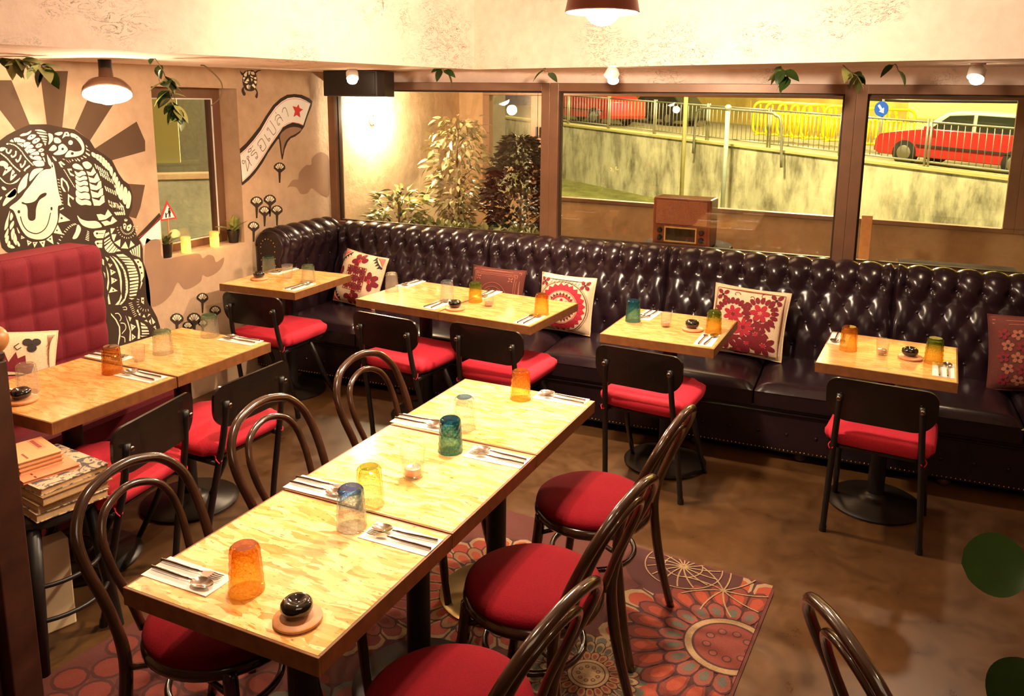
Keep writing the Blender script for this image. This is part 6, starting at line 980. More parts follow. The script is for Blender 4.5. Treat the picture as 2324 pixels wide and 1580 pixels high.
for x, y, w in ((-1.35, 1.7, 'over the near end of the long row'), (-1.45, 2.75, 'over the far end of the long row'), (.9, 1.6, 'over the right aisle'), (-1.7, 3.3, 'before the beam corner')):
    t = thing('ceiling_spotlight', 'small white ceiling spotlight %s' % w, 'lamp', (x, y, 2.72)); G().lathe([(1e-5, .03), (.045, .03), (.05, .0), (.035, .004), (1e-5, .01)][::-1], 24).build('can', M['white'], t, 40)
# ------------------------------------------------------------------ speaker on the wall
t = thing('wall_speaker', 'black loudspeaker hung in the corner above the long window', 'speaker', (-3.375, 4.98, 1.905))
sp = [(-.245, .12), (.20, .12), (.245, -.08), (.22, -.14), (-.22, -.14), (-.245, -.10)]
G().prism(sp, 0, .175).build('cabinet', M['speaker'], t, None, .006)
G().b2((-.21, -.146, .012), (.21, -.138, .163)).build('grille', M['black'], t, None, .003)
G().b2((.06, -.0, .17), (.12, .06, .195)).build('bracket', M['black'], t)
# ------------------------------------------------------------------ leaves
def leaf_mesh(name, L, w, mat, curl=.15, fold=.12, n=5, tip=.75, pw=.8):
    g = G(); vs = []; 
    for i in range(n+1):
        t = i/n; ww = w*(sin(pi*t**tip)**pw if 0 < t < 1 else 0.0)+.0004; z = -curl*L*t*t
        vs += [(-ww, L*t, z+fold*ww), (0, L*t, z), (ww, L*t, z+fold*ww)]
    fs = []
    for i in range(n):
        a = 3*i; fs += [(a, a+1, a+4, a+3), (a+1, a+2, a+5, a+4)]
    g.add(vs, fs); return g.mesh(name, M[mat], 180)
def put_leaf(me, parent, p, d, rng, s=1.0, roll=.6):
    o = D.objects.new('leaf', me); COL.objects.link(o); o.parent = parent; o.location = p
    q = Vector(d).normalized().to_track_quat('Y', 'Z'); q = q @ Euler((0, rng.uniform(-roll, roll), 0)).to_quaternion()
    o.rotation_euler = q.to_euler(); o.scale = (s, s, s)
def pot_mesh(r, h, mat): return G().lathe([(1e-5, 0), (r*.72, 0), (r, h), (r*.92, h), (r*.88, h*.88), (1e-5, h*.86)], 24).mesh('pot', M[mat], 40)
lf_sill = leaf_mesh('leaf', .13, .016, 'leaf_pale', .35)
lf_sm = leaf_mesh('leaf', .07, .010, 'leaf_mid', .3)
rng = random.Random(5)
t = thing('potted_plant', 'small broad-leaved plant in a black pot at the right of the window sill', 'plant', (-3.885, 4.195, .9305)); part('pot', pot_mesh(.042, .085, 'black'), t)
for k in range(11):
    a = rng.uniform(0, 6.28); el = rng.uniform(.5, 1.3); d = Vector((cos(a)*cos(el), sin(a)*cos(el), sin(el))); d.x = abs(d.x)*.6; put_leaf(lf_sill, t, (0, 0, .075), d, rng, rng.uniform(.8, 1.25))
t = thing('potted_plant', 'small feathery plant in a black pot at the left of the window sill', 'plant', (-3.875, 3.615, .9305)); part('pot', pot_mesh(.042, .085, 'black'), t)
for k in range(22):
    a = rng.uniform(0, 6.28); el = rng.uniform(.3, 1.3); d = Vector((cos(a)*cos(el)*.6+.1, sin(a)*cos(el), sin(el))); put_leaf(lf_sm, t, (0, 0, .078), d, rng, rng.uniform(.8, 1.5))
# warning sign on a stick, planted in the left pot
t = thing('warning_sign', 'small red-edged triangular pedestrian warning sign on a stick in the left sill pot', 'sign', (-3.862, 3.634, 1.01))
G().tube([(0, 0, -.02), (0, 0, .2)], .005, 8).build('stick', M['coaster'], t)
MX = Matrix(((0, 0, 1), (1, 0, 0), (0, 1, 0)))
def tri(s, z0): return [(-s, z0), (s, z0), (0, z0+1.72*s)]
G().prism(tri(.068, .148), 0, .004, MX).build('red_border', M['paint_r'], t)
G().prism(tri(.048, .158), .004, .0052, MX).build('white_field', M['paint_W'], t)
g = G(); g.prism(ell(.010, .213, .0065, .0065), .0052, .006, MX); g.prism([(.002, .206), (.019, .206), (.021, .186), (.016, .186), (.018, .162), (.012, .162), (.0105, .182), (.008, .162), (.003, .162), (.005, .186), (.000, .188)], .0052, .006, MX)
g.prism(ell(-.017, .190, .004, .004), .0052, .006, MX); g.prism([(-.021, .186), (-.012, .186), (.001, .190), (.001, .187), (-.011, .181), (-.012, .163), (-.016, .163), (-.0165, .172), (-.018, .163), (-.022, .163)], .0052, .006, MX)
g.build('walking_figures', M['black'], t)
# amber light-up candles on the sill
candle_body = NT('lit_wax_cup'); candle_body.base(lin((255, 205, 110))); candle_body.set(Roughness=.5); candle_body.b.inputs['Emission Color'].default_value = (*lin((255, 176, 70)), 1); candle_body.b.inputs['Emission Strength'].default_value = 1.1
M['lit_cup'] = candle_body.m; M['cup_rim'] = tint_glass('cream_candle_cup', [(0, (255, 236, 190)), (1, (255, 236, 190))], .2, .55, .2)
for y, w in ((3.782, 'left of the two on the deep window sill'), (4.022, 'right of the two on the deep window sill')):
    t = thing('votive_light', 'glowing amber votive light, %s' % w, 'candle', (-3.885, y, .9305), 0, 'votive lights on the sill')
    G().lathe([(1e-5, 0), (.026, 0), (.029, .01), (.029, .064), (1e-5, .068)], 28).build('wax_body', M['lit_cup'], t, 40)
    G().lathe([(.0292, .06), (.0292, .100), (.0275, .100), (.0275, .062)], 28).build('cup_rim', M['cup_rim'], t, 40)
    G().ball((0, 0, .079), .012, 12, 8, (.7, .7, 1.0)).build('flame', M['flame'], t, 180)
    light('votive_glow', 'POINT', (-3.80, y, .99), .25, (1, .6, .15), .03)
# dangling wire from the beam
g = G(); g.tube(spline([(-3.45, 3.55, 2.06), (-3.42, 3.56, 2.05), (-3.36, 3.60, 1.97), (-3.37, 3.60, 1.89), (-3.42, 3.58, 1.84)], 6), .0035, 6)
tag(g.build('loose_wire', M['stem'], None, 180), 'thin brown wire dangling from the beam before the mural window', 'wire')
# climbing vine sprays hanging from the beam
lf_v = leaf_mesh('leaf', .085, .026, 'leaf_deep', .3, .2); lf_vp = leaf_mesh('leaf', .09, .024, 'leaf_mid', .3, .2)
def spray(label, base, n, reach, drop, seed, meshes, cat='plant'):
    r = random.Random(seed); t = thing('hanging_vine', label, cat, base, 0, 'vine sprays under the beam')
    P = [(0, 0, 0)]
    for k in range(4): P.append((reach*(k+1)/4, r.uniform(-.02, .02), -drop*(k+1)/4+r.uniform(-.01, .01)))
    sp_ = spline(P, 4); G().tube(sp_, .0025, 5).build('stem', M['stem'], t, 180)
    for k in range(n):
        p = sp_[r.randrange(len(sp_))]; a = r.uniform(0, 6.28); d = Vector((cos(a), sin(a)*.6, r.uniform(-1.3, .1))); put_leaf(r.choice(meshes), t, p, d, r, r.uniform(.7, 1.2))
spray('small leaf spray under the beam above the first pane', (-2.60, 4.75, 2.085), 4, .05, .02, 1, [lf_v])
spray('single leaf under the beam above the first mullion', (-1.87, 4.70, 2.085), 2, .03, .02, 2, [lf_v])
spray('leaf cluster under the beam, left of the last mullion', (-.46, 4.55, 2.09), 9, .05, .06, 3, [lf_v, lf_vp])
spray('leaf cluster under the beam, right over the last mullion', (-.15, 4.55, 2.095), 9, .10, .07, 4, [lf_v, lf_vp])
spray('single leaf under the beam, right of the last mullion', (.09, 4.55, 2.095), 2, .03, .03, 8, [lf_v])
spray('tangle of pale leaves at the left end of the beam', (-3.70, 2.6, 2.05), 22, .30, .05, 5, [lf_vp, lf_v])
spray('leafy branch hanging beside the dome lamp', (-3.20, 3.0, 2.07), 26, .16, .30, 6, [lf_vp, lf_v])
spray('dry leaf trail along the top of the beam', (-3.10, 4.1, 2.52), 16, .45, .04, 9, [lf_vp, lf_v])
# the round-leaved plant trailing into the picture at the right
lf_big = leaf_mesh('leaf', .080, .040, 'leaf_deep', .18, .14, 14, .92, .5); lf_thin = leaf_mesh('leaf', .09, .010, 'leaf_pale', .1, .2)
t = thing('trailing_plant', 'round-leaved trailing plant at the right edge of the foreground', 'plant', (.285, 1.13, 1.9))
for P in ([(0, 0, .85), (.02, 0, .3), (.01, .01, -.2), (-.015, .0, -.52), (-.02, -.01, -.60)], [(.02, -.02, .85), (.03, -.04, .1), (.0, -.05, -.5), (-.02, -.06, -.66), (-.03, -.06, -.74)], [(.0, .03, .85), (.03, .04, .2), (0, .05, -.30), (-.02, .05, -.43)]):
    G().tube(spline(P, 6), .004, 7).build('stem', M['leaf_pale'], t, 180)
for p, d, me, s in [((-.045, 0, -.595), (-1, .1, -.25), lf_big, 1.0), ((-.02, -.06, -.70), (-.6, -.2, -.9), lf_big, 1.15), ((-.03, -.02, -.545), (-.2, .3, .8), lf_thin, .35), ((-.03, -.02, -.545), (.6, .3, .5), lf_thin, .3), ((-.03, -.02, -.545), (-.2, .3, -.8), lf_thin, .35),
                    ((.01, .05, -.40), (-1, .1, -.45), lf_thin, .9), ((.0, -.06, -.60), (.8, -.3, -.4), lf_big, 1.0), ((.02, .03, -.33), (.8, .2, -.4), lf_big, .8)]:
    o = D.objects.new('leaf', me); COL.objects.link(o); o.parent = t; o.location = p; o.scale = (s, s, s)
    dv = Vector(d).normalized(); zc = (Vector((0, 0, CAMH))-(Vector(t.location)+Vector(p))); zc = (zc-dv*zc.dot(dv)).normalized(); xx = dv.cross(zc)
    o.rotation_euler = Matrix((xx, dv, zc)).transposed().to_euler()
# ------------------------------------------------------------------ stool with books, parcel, dark partition
t = thing('wooden_stool', 'black bentwood stool carrying a pile of books beside the dark partition', 'stool', (-2.515, 1.735, 0))
G().lathe([(1e-5, .50), (.165, .50), (.175, .512), (.172, .53), (1e-5, .535)], 32).build('seat', M['black'], t, 40)
for sx in (-1, 1):
    for sy in (-1, 1): G().tube([(sx*.105, sy*.105, .50), (sx*.14, sy*.145, 0)], [.023, .019], 12).build('leg', M['black'], t, 180)
for z, r in ((.30, .168), (.185, .182)): G().tube([(r*cos(a), r*sin(a), z) for a in [2*pi*k/36 for k in range(36)]], .008, 8, True).build('ring', M['black'], t, 180)
def cover(name, a, b, sc): return simple(name, a, .5, 0, .3, sc)
def m_pat():
    t = NT('blue_batik_cover'); v = t.coord('Object'); n = t.noise(v, 16, 4, .6, 1.5)
    t.base(t.ramp(n.outputs[0], [(.44, lin((74, 72, 78))), (.47, lin((206, 180, 150))), (.56, lin((206, 180, 150))), (.60, lin((84, 80, 84)))])); t.set(Roughness=.5); return t.m
M['batik'] = m_pat(); M['pages'] = simple('book_pages', (206, 168, 120), .8, 0, .12, 90); M['orange_cover'] = simple('pale_orange_cover', (238, 170, 120), .5, 0, .05, 8); M['salmon_cover'] = simple('salmon_cover', (230, 144, 104), .5, 0, .06, 8); M['tan_cover'] = simple('tan_cover', (150, 118, 80), .6, 0, .1, 20)
M['parcel'] = simple('beige_carton', (222, 196, 156), .8, 0, .08, 10)
def book(label, x, y, z, w, d, h, rz, cov, spine=True):
    t = thing('book', label, 'book', (x, y, z), R(rz), 'books on the stool')
    G().b2((-w/2+.003, -d/2+.003, .0025), (w/2-.004, d/2-.003, h-.0025)).build('page_block', M['pages'], t)
    g = G(); g.b2((-w/2, -d/2, h-.0025), (w/2, d/2, h)); g.b2((-w/2, -d/2, 0), (w/2, d/2, .0025)); g.b2((-w/2-.002, -d/2, 0), (-w/2+.001, d/2, h)); g.build('cover', M[cov], t)
    return t
z = .5355
for k, (nm, h) in enumerate((('bottom', .030), ('second', .026), ('third', .028), ('uppermost', .022))):
    book('large blue and cream patterned book, %s of the big books on the stool' % nm, -2.49+.004*k*(-1)**k, 1.765+.003*k, z, .31, .23, h, -14+2*k, 'batik' if k in (0, 3) else 'tan_cover'); z += h+.0003
b1 = book('wide salmon notebook under the small thick one on the stool', -2.535, 1.755, z, .24, .175, .010, -16, 'salmon_cover'); z += .0103
g = G()
for k in range(5): g.b2((-.02+.03*k, -.05, .0100), (-.004+.03*k, -.044, .0103))
g.build('print', M['maroon_thread'], b1)
for k in range(3):
    b1 = book('small pale orange booklet, %s of three on top of the stool pile' % ('bottom', 'middle', 'topmost')[k], -2.565, 1.755, z, .18, .135, .014, -15-1*k, 'orange_cover'); z += .0143
g = G(); g.b2((-.085, .018, .014), (.02, .045, .0143))
g.build('title_bar', M['salmon_cover'], b1)
g = G()
for k in range(8): g.b2((-.075+.0105*k, .024, .0143), (-.068+.0105*k, .036, .0145))
for k in range(6): g.b2((.02+.009*k, -.035, .014), (.026+.009*k, -.028, .0143))
g.build('lettering', M['maroon_thread'], b1)
tag(G().b2((-.035, -.13, 0), (.035, .13, .34)).build('carton', M['parcel'], None, None, .006, (-2.60, 1.72, 0), (0, 0, R(-20))), 'upright beige carton standing on the floor under the stool', 'box')
t = thing('wooden_partition', 'dark wood partition post with a varnished ball at the left edge', 'partition', (-2.328, 1.445, 0))
G().b2((-.50, -.045, 0), (.095, .045, 1.14)).build('panel', M['darkwood'], t, None, .004)
G().b2((-.50, -.05, 1.14), (.085, .05, 1.165)).build('cap_rail', M['darkwood'], t, None, .006)
G().b2((-.5, -.085, 0), (.055, -.05, .40)).build('lower_panel', M['darkwood'], t, None, .006)
G().b2((-.5, -.075, .47), (.03, -.05, .86)).build('upper_panel', M['darkwood'], t, None, .006)
G().ball((.078, .02, 1.205), .042, 20, 12).build('ball_finial', M['knob'], t, 180)
# ------------------------------------------------------------------ printed rug
RU = Vector((-1.335, 1.725, 0)); RA = R(-5.5)
t = thing('printed_rug', 'printed rug of orange and maroon mandalas under the long row', 'rug', RU, RA)
RW, RH = 2.02, 2.92
inv = Matrix.Rotation(-RA, 3, 'Z')
def rl(x, y): v = inv @ (Vector((x, y, 0))-RU); return (v.x, v.y)
g = G().prism(rrect(RW, RH, .06), 0, .004); M['rug'] = fabric('rug_ground', (80, 34, 26), .9, .3, 200); g.build('pile', M['rug'], t)
RC = {}
for nm, c_ in (('rug_orange', (136, 52, 28)), ('rug_maroon', (60, 20, 18)), ('rug_cream', (138, 110, 78)), ('rug_grey', (78, 74, 64)), ('rug_rust', (102, 38, 26)), ('rug_pink', (112, 54, 42)), ('rug_gold', (126, 88, 52))):
    RC[nm[4:]] = fabric(nm, c_, .9, .25, 200)
names = list(RC); rg = G(); lay = [0]
def clip(P):
    for ax, sgn, lim in ((0, 1, RW/2-.012), (0, -1, RW/2-.012), (1, 1, RH/2-.012), (1, -1, RH/2-.012)):
        o = []
        for i in range(len(P)):
            a, b = P[i-1], P[i]; da, db = sgn*a[ax]-lim, sgn*b[ax]-lim
            if (da <= 0) != (db <= 0): k = da/(da-db); o.append((a[0]+(b[0]-a[0])*k, a[1]+(b[1]-a[1])*k))
            if db <= 0: o.append(b)
        P = o
        if len(P) < 3: return []
    return P
def rp(P, col, lift=0):
    P = clip([tuple(p) for p in P])
    if len(P) < 3: return
    lay[0] += 1; rg.cur = names.index(col); z = .00415+.00028*lift+lay[0]*2e-8
    rg.flat([(x, y, z) for x, y in P])
def ringp(cx, cy, r0, r1, col, lift, a0=0, a1=2*pi, n=40):
    for k in range(n):
        a, b = a0+(a1-a0)*k/n, a0+(a1-a0)*(k+1)/n
        rp([(cx+r0*cos(a), cy+r0*sin(a)), (cx+r1*cos(a), cy+r1*sin(a)), (cx+r1*cos(b), cy+r1*sin(b)), (cx+r0*cos(b), cy+r0*sin(b))], col, lift)
def petals(cx, cy, r0, r1, n, w, col, lift, ph=0, tip=1.0):
    for k in range(n):
        a = 2*pi*(k+ph)/n; m_ = (r0+r1)/2; u = (cos(a), sin(a)); v = (-sin(a), cos(a))
        P = [(r0, -.35), (r0+(r1-r0)*.35, -.9), (r0+(r1-r0)*.72, -1), (r0+(r1-r0)*.92, -.55*tip), (r1, 0), (r0+(r1-r0)*.92, .55*tip), (r0+(r1-r0)*.72, 1), (r0+(r1-r0)*.35, .9), (r0, .35)]
        rp([(cx+r*u[0]+q*w*v[0], cy+r*u[1]+q*w*v[1]) for r, q in P], col, lift)
def mandala(cx, cy, s, pal=('cream', 'orange', 'rust', 'maroon', 'pink', 'grey')):
    c0, c1, c2, c3, c4, c5 = pal
    ringp(cx, cy, 0, s*1.02, c3, 0)
    petals(cx, cy, s*.72, s*1.05, 22, s*.125, c0, 1); petals(cx, cy, s*.72, s*.99, 22, s*.095, c1, 2)
    petals(cx, cy, s*.52, s*.86, 26, s*.092, c3, 3); petals(cx, cy, s*.52, s*.84, 26, s*.078, c2, 4, 0); petals(cx, cy, s*.55, s*.76, 26, s*.05, c1, 5)
    petals(cx, cy, s*.33, s*.58, 20, s*.078, c3, 6, .5); petals(cx, cy, s*.33, s*.56, 20, s*.066, c4, 7, .5); petals(cx, cy, s*.38, s*.50, 20, s*.036, c5, 8, .5)
    ringp(cx, cy, s*.0, s*.36, c3, 9); ringp(cx, cy, s*.29, s*.345, c0, 10); ringp(cx, cy, 0, s*.27, c2, 10)
    for k in range(9): rp(ell(cx+s*.17*cos(k*.7), cy+s*.17*sin(k*.7), s*.04, s*.04), c3, 11); rp(ell(cx+s*.17*cos(k*.7), cy+s*.17*sin(k*.7), s*.028, s*.028), c4, 12)
def scales(x0, y0, nx, ny, s, c0='rust', c1='maroon'):
    for j in range(ny):
        for i in range(nx):
            x = x0+(i+.5*(j % 2))*s*1.06; y = y0+j*s*.8; rp(ell(x, y, s*.52, s*.48, 0, 12), c1, 1+j % 2*.2); rp(ell(x, y, s*.43, s*.38, 0, 12), c0, 2+j % 2*.2)
rr_ = random.Random(4)
# scattered ground motifs first, large mandalas over them
for k in range(150):
    x, y = rr_.uniform(-RW/2, RW/2), rr_.uniform(-RH/2, RH/2); s = rr_.uniform(.03, .085); c_ = rr_.choice(['orange', 'cream', 'grey', 'pink', 'rust', 'gold', 'maroon'])
    rp(ell(x, y, s, s*rr_.uniform(.5, 1), rr_.random()*3, 14), 'maroon', -2); rp(ell(x, y, s*.85, s*.6, rr_.random()*3, 14), c_, -1); rp(ell(x, y, s*.35, s*.3, 0, 10), rr_.choice(['cream', 'grey', 'rust']), -.5)
x, y = rl(-.31, 2.63); mandala(x, y, .44)
x, y = rl(-1.22, 2.62); mandala(x, y, .36, ('cream', 'orange', 'gold', 'maroon', 'cream', 'grey'))
x, y = rl(-.72, 2.30); mandala(x, y, .20, ('cream', 'grey', 'cream', 'maroon', 'gold', 'rust'))
x, y = rl(-1.28, 1.55); mandala(x, y, .42, ('grey', 'pink', 'rust', 'maroon', 'orange', 'cream'))
x, y = rl(-.55, 1.95); mandala(x, y, .30, ('grey', 'rust', 'maroon', 'maroon', 'pink', 'cream'))
x, y = rl(-1.72, 2.35); mandala(x, y, .34, ('cream', 'rust', 'pink', 'maroon', 'gold', 'orange'))
x, y = rl(-1.55, 1.25); mandala(x, y, .30, ('cream', 'grey', 'pink', 'maroon', 'orange', 'rust'))
x, y = rl(-2.30, 1.42); scales(x, y, 5, 6, .12)
x, y = rl(-2.30, 1.42); 
# faint cream line flowers in the far right corner
def wire_fl(cx, cy, s, n):
    for k in range(n):
        a = 2*pi*k/n; P = [(cx+s*t*cos(a+.25*t), cy+s*t*sin(a+.25*t)) for t in [q/5 for q in range(6)]]
        for i in range(5):
            d = Vector((P[i+1][0]-P[i][0], P[i+1][1]-P[i][1])); q = Vector((-d.y, d.x)).normalized()*.003
            rp([(P[i][0]+q.x, P[i][1]+q.y), (P[i][0]-q.x, P[i][1]-q.y), (P[i+1][0]-q.x, P[i+1][1]-q.y), (P[i+1][0]+q.x, P[i+1][1]+q.y)], 'cream', 14)
x, y = rl(-.56, 3.06); ringp(x, y, 0, .24, 'maroon', 3); ringp(x, y, .075, .08, 'cream', 14); wire_fl(x, y, .15, 15); ringp(x, y, .155, .160, 'cream', 14)
x, y = rl(-.38, 2.955); wire_fl(x, y, .17, 9)
rg.build('printed_pattern', [RC[n_] for n_ in names], t)['kind'] = 'stuff'
# ------------------------------------------------------------------ terrace behind the long window
struct(G().b2((-4.2, 5.28, -.1), (4.0, 7.6, 0)).build('floor', M['floor']), 'terrace floor')
struct(G().b2((XM-.2, 5.2, 0), (XM, 7.6, 2.75)).build('wall_terrace_left', M['terrwall']), 'lit plaster side wall of the terrace')
TA = Vector((-3.835, 7.37, 0)); TB = Vector((3.2, 6.78, 0)); tu = (TB-TA).normalized(); ta = atan2(tu.y, tu.x)
def tb(g, s0, s1, z0, z1, d0=0, d1=.12):
    Mz = Matrix.Rotation(ta, 3, 'Z'); c = TA+tu*((s0+s1)/2)+Vector((-tu.y, tu.x, 0))*((d0+d1)/2); g.box((c.x, c.y, (z0+z1)/2), (s1-s0, d1-d0, z1-z0), ta); return g
g = G(); tb(g, 0, 7.0, 0, .955); tb(g, 0, .29, .955, 2.75); tb(g, .29, 7, 1.99, 2.75)
struct(g.build('wall_terrace_back', M['parapet']), 'terrace parapet and lintel')
struct(G().b2((-4, 5.3, 2.75), (4, 7.7, 2.85)).build('ceiling', M['ceil']), 'terrace ceiling')
for i, (s0, s1) in enumerate(((.29, .90), (.90, 4.93), (4.93, 6.4))):
    g = G(); tb(g, s0, s1, .955, .99, -.03, .05); tb(g, s0, s1, 1.945, 1.99, -.03, .05); tb(g, s0, s0+.075, .99, 1.945, -.03, .05); tb(g, s1-.075, s1, .99, 1.945, -.03, .05)
    w = struct(g.build('window_%d' % (5+i), M['frame'], None, None, .003), 'terrace street window frame, bay %d' % (i+1))
    if i != 1: tb(G(), s0+.075, s1-.075, .99, 1.945, .0, .006).build('pane', M['pane'], w)
    else:
        for a, b in ((s0+.075, 2.9), (2.906, s1-.075)): tb(G(), a, b, .99, 1.945, .0, .006).build('pane', M['pane'], w)
tag(G().box((-2.93, 7.22, 1.60), (.016, .03, .10)).build('window_handle', M['black']), 'dark handle on the folding terrace window', 'handle')
t = thing('wall_sconce', 'round wall lamp shining on the white terrace wall', 'lamp', (XM+.001, 5.80, 1.715))
G().lathe([(1e-5, 0), (.045, 0), (.045, .012), (1e-5, .015)], 24, (0, 0, 0), Matrix(((0, 0, 1), (0, 1, 0), (-1, 0, 0)))).build('back_plate', M['brass'], t, 40)
G().ball((.045, 0, 0), .030, 16, 10, (1, 1, 1.5)).build('bulb', M['bulb'], t, 180)
light('sconce_light', 'POINT', (XM+.13, 5.80, 1.76), 60, (1, .80, .50), .05)
light('terrace_fill_light', 'AREA', (-1.2, 6.3, 2.7), 16, WARM2, 1.2, (-.6, 6.3, 0))  # broad unseen area light over the terrace, no fitting modelled
# radio on its round side table
t = thing('side_table', 'dark round side table under the old radio on the terrace', 'table', (-1.13, 5.68, 0))
G().lathe([(1e-5, .875), (.30, .875), (.315, .887), (.31, .905), (1e-5, .907)], 36).build('table_top', M['mattwood'], t, 40)
G().tube([(0, 0, .02), (0, 0, .875)], .03, 12).build('column', M['darkwood'], t, 180); G().lathe([(.2, 0), (.2, .015), (1e-5, .03)], 24).build('foot', M['darkwood'], t, 40)
M['walnut'] = simple('radio_walnut', (122, 60, 30), .32, 0, .25, 8); M['grille'] = fabric('radio_grille_cloth', (156, 92, 58), .9, .5, 120, .1); M['gilt'] = simple('gilt_trim', (216, 176, 104), .35, .3, .1); M['dial'] = simple('dark_dial_glass', (52, 40, 20), .12, 0, .2, 12)
t = thing('vintage_radio', 'old walnut tabletop radio with gilt dial behind the middle pane', 'radio', (-1.150, 5.63, .9075), R(-3))
G().b2((-.205, -.09, .0), (.205, .12, .335)).build('cabinet', M['walnut'], t, None, .010)
G().b2((-.180, -.098, .15), (.180, -.090, .318)).build('speaker_cloth', M['grille'], t, None, .003)
G().b2((-.185, -.097, .018), (.185, -.090, .146)).build('fascia', M['walnut'], t, None, .003)
g = G(); frame_rect(g, -.115, .115, .028, .136, -.106, .010, .012); g.build('dial_frame', M['gilt'], t); G().b2((-.106, -.1, .037), (.106, -.097, .127)).build('dial', M['dial'], t)
for x in (-.148, .148):
    for z in (.055, .108): G().lathe([(1e-5, .024), (.014, .024), (.019, .016), (.019, 0)][::-1], 18, (x, -.097, z), Matrix(((1, 0, 0), (0, 0, -1), (0, 1, 0)))).build('knob', M['black'], t, 40)
# low bench and post at the right of the terrace
t = thing('low_bench', 'dark wooden bench top showing at the right of the terrace sill', 'bench', (.60, 5.75, 0)); G().b2((-.34, -.12, .855), (.34, .12, .885)).build('seat_board', M['mattwood'], t, None, .004)
for x in (-.28, .28): G().b2((x-.025, -.1, 0), (x+.025, .1, .855)).build('leg', M['darkwood'], t)
tag(G().b2((-.035, -.03, 0), (.035, .03, 1.16)).build('timber_post', M['knob'], None, None, .004, (.04, 5.9, 0)), 'plain orange timber post leaning behind the last mullion', 'post')
# ------------------------------------------------------------------ terrace plants
lf_fig = leaf_mesh('leaf', .082, .017, 'leaf_fig', .25, .25, 4, .7); lf_bush = leaf_mesh('leaf', .06, .013, 'leaf_dark', .2, .2, 3); lf_pl = leaf_mesh('leaf', .12, .018, 'leaf_mid', .3, .2, 4)
r = random.Random(21)
t = thing('weeping_fig', 'tall variegated weeping fig in the middle of the first pane', 'tree', (-3.20, 6.12, 0)); part('pot', pot_mesh(.17, .30, 'black'), t)
G().tube(spline([(0, 0, .26), (.03, 0, .8), (-.02, .02, 1.3), (.0, 0, 1.65)], 5), [.018]*5+[.014]*5+[.009]*6, 10).build('trunk', M['stem'], t, 180)
br = G()
for k in range(295):
    z = r.uniform(.86, 1.76); rad = .25*sin(max(.05, min(1, (1.86-z)/.98))*pi*.80+.35)+.03; a = r.uniform(0, 6.28); q = rad*sqrt(r.uniform(.2, 1))
    p = Vector((q*cos(a), q*sin(a), z)); d = Vector((cos(a), sin(a), r.uniform(-1.2, .5))); put_leaf(lf_fig, t, p, d, r, r.uniform(.75, 1.25), .9)
    if k % 8 == 0: br.tube([(0, 0, z-.12), p], [.004, .0015], 5)
br.build('branches', M['stem'], t, 180)
fig_t = t
t = thing('dark_shrub', 'dense dark shrub to the right of the weeping fig', 'shrub', (-2.68, 6.25, 0)); part('pot', pot_mesh(.18, .32, 'black'), t)
G().tube([(0, 0, .28), (0, .02, 1.2)], [.02, .008], 8).build('trunk', M['stem'], t, 180)
g = G(); base_v = lf_bush.vertices; 
def leaf_cloud(g, me, n, fn, r, smin, smax):
    vs0 = [v.co.copy() for v in me.vertices]; fs0 = [tuple(p.vertices) for p in me.polygons]
    for k in range(n):
        p, d = fn(); q = d.normalized().to_track_quat('Y', 'Z') @ Euler((0, r.uniform(-1, 1), 0)).to_quaternion(); s = r.uniform(smin, smax)
        g.add([q @ (v*s)+p for v in vs0], fs0)
def bush_pt():
    z = r.uniform(.70, 1.60); rad = .30*sin(max(.04, min(1, (1.68-z)/.95))*pi*.72+.12); a = r.uniform(0, 6.28); q = rad*sqrt(r.uniform(.25, 1)); return Vector((q*cos(a), q*sin(a), z)), Vector((cos(a), sin(a), r.uniform(-.6, .9)))
leaf_cloud(g, lf_bush, 2300, bush_pt, r, .8, 1.4); g.build('foliage', M['leaf_dark'], t, 180)['kind'] = 'stuff'
g = G()
def fig_pt():
    z = r.uniform(.80, 1.74); rad = .23*sin(max(.05, min(1, (1.86-z)/.98))*pi*.80+.35)+.02; a = r.uniform(0, 6.28); q = rad*sqrt(r.random()); return Vector((q*cos(a), q*sin(a), z)), Vector((cos(a), sin(a), r.uniform(-1.2, .5)))
leaf_cloud(g, lf_fig, 420, fig_pt, r, .7, 1.1); g.build('inner_foliage', M['leaf_fig'], fig_t, 180)['kind'] = 'stuff'
t = thing('planter_shrub', 'pale leafy shrub at the left of the first pane', 'shrub', (-3.54, 5.72, 0)); part('pot', pot_mesh(.14, .5, 'black'), t)
for k in range(240):
    a = r.uniform(0, 6.28); q = .24*sqrt(r.random()); z = r.uniform(.86, 1.22-.5*q); put_leaf(lf_pl, t, (max(-.14, q*cos(a)*.9), q*sin(a), z), (cos(a), sin(a), r.uniform(-.3, 1.2)), r, r.uniform(.6, 1.1))
G().tube([(0, 0, .45), (0, 0, 1.05)], .01, 6).build('trunk', M['stem'], t)
t = thing('low_planter', 'long low planter of small leaves along the foot of the first pane', 'planter', (-2.75, 5.66, 0)); G().b2((-.62, -.10, 0), (.62, .10, .80)).build('trough', M['darkwood'], t)
g = G(); leaf_cloud(g, lf_bush, 420, lambda: (Vector((r.uniform(-.6, .6), r.uniform(-.09, .09), r.uniform(.80, .90))), Vector((r.uniform(-1, 1), r.uniform(-1, 1), r.uniform(0, 1.4)))), r, .8, 1.5); g.build('foliage', M['leaf_mid'], t, 180)['kind'] = 'stuff'

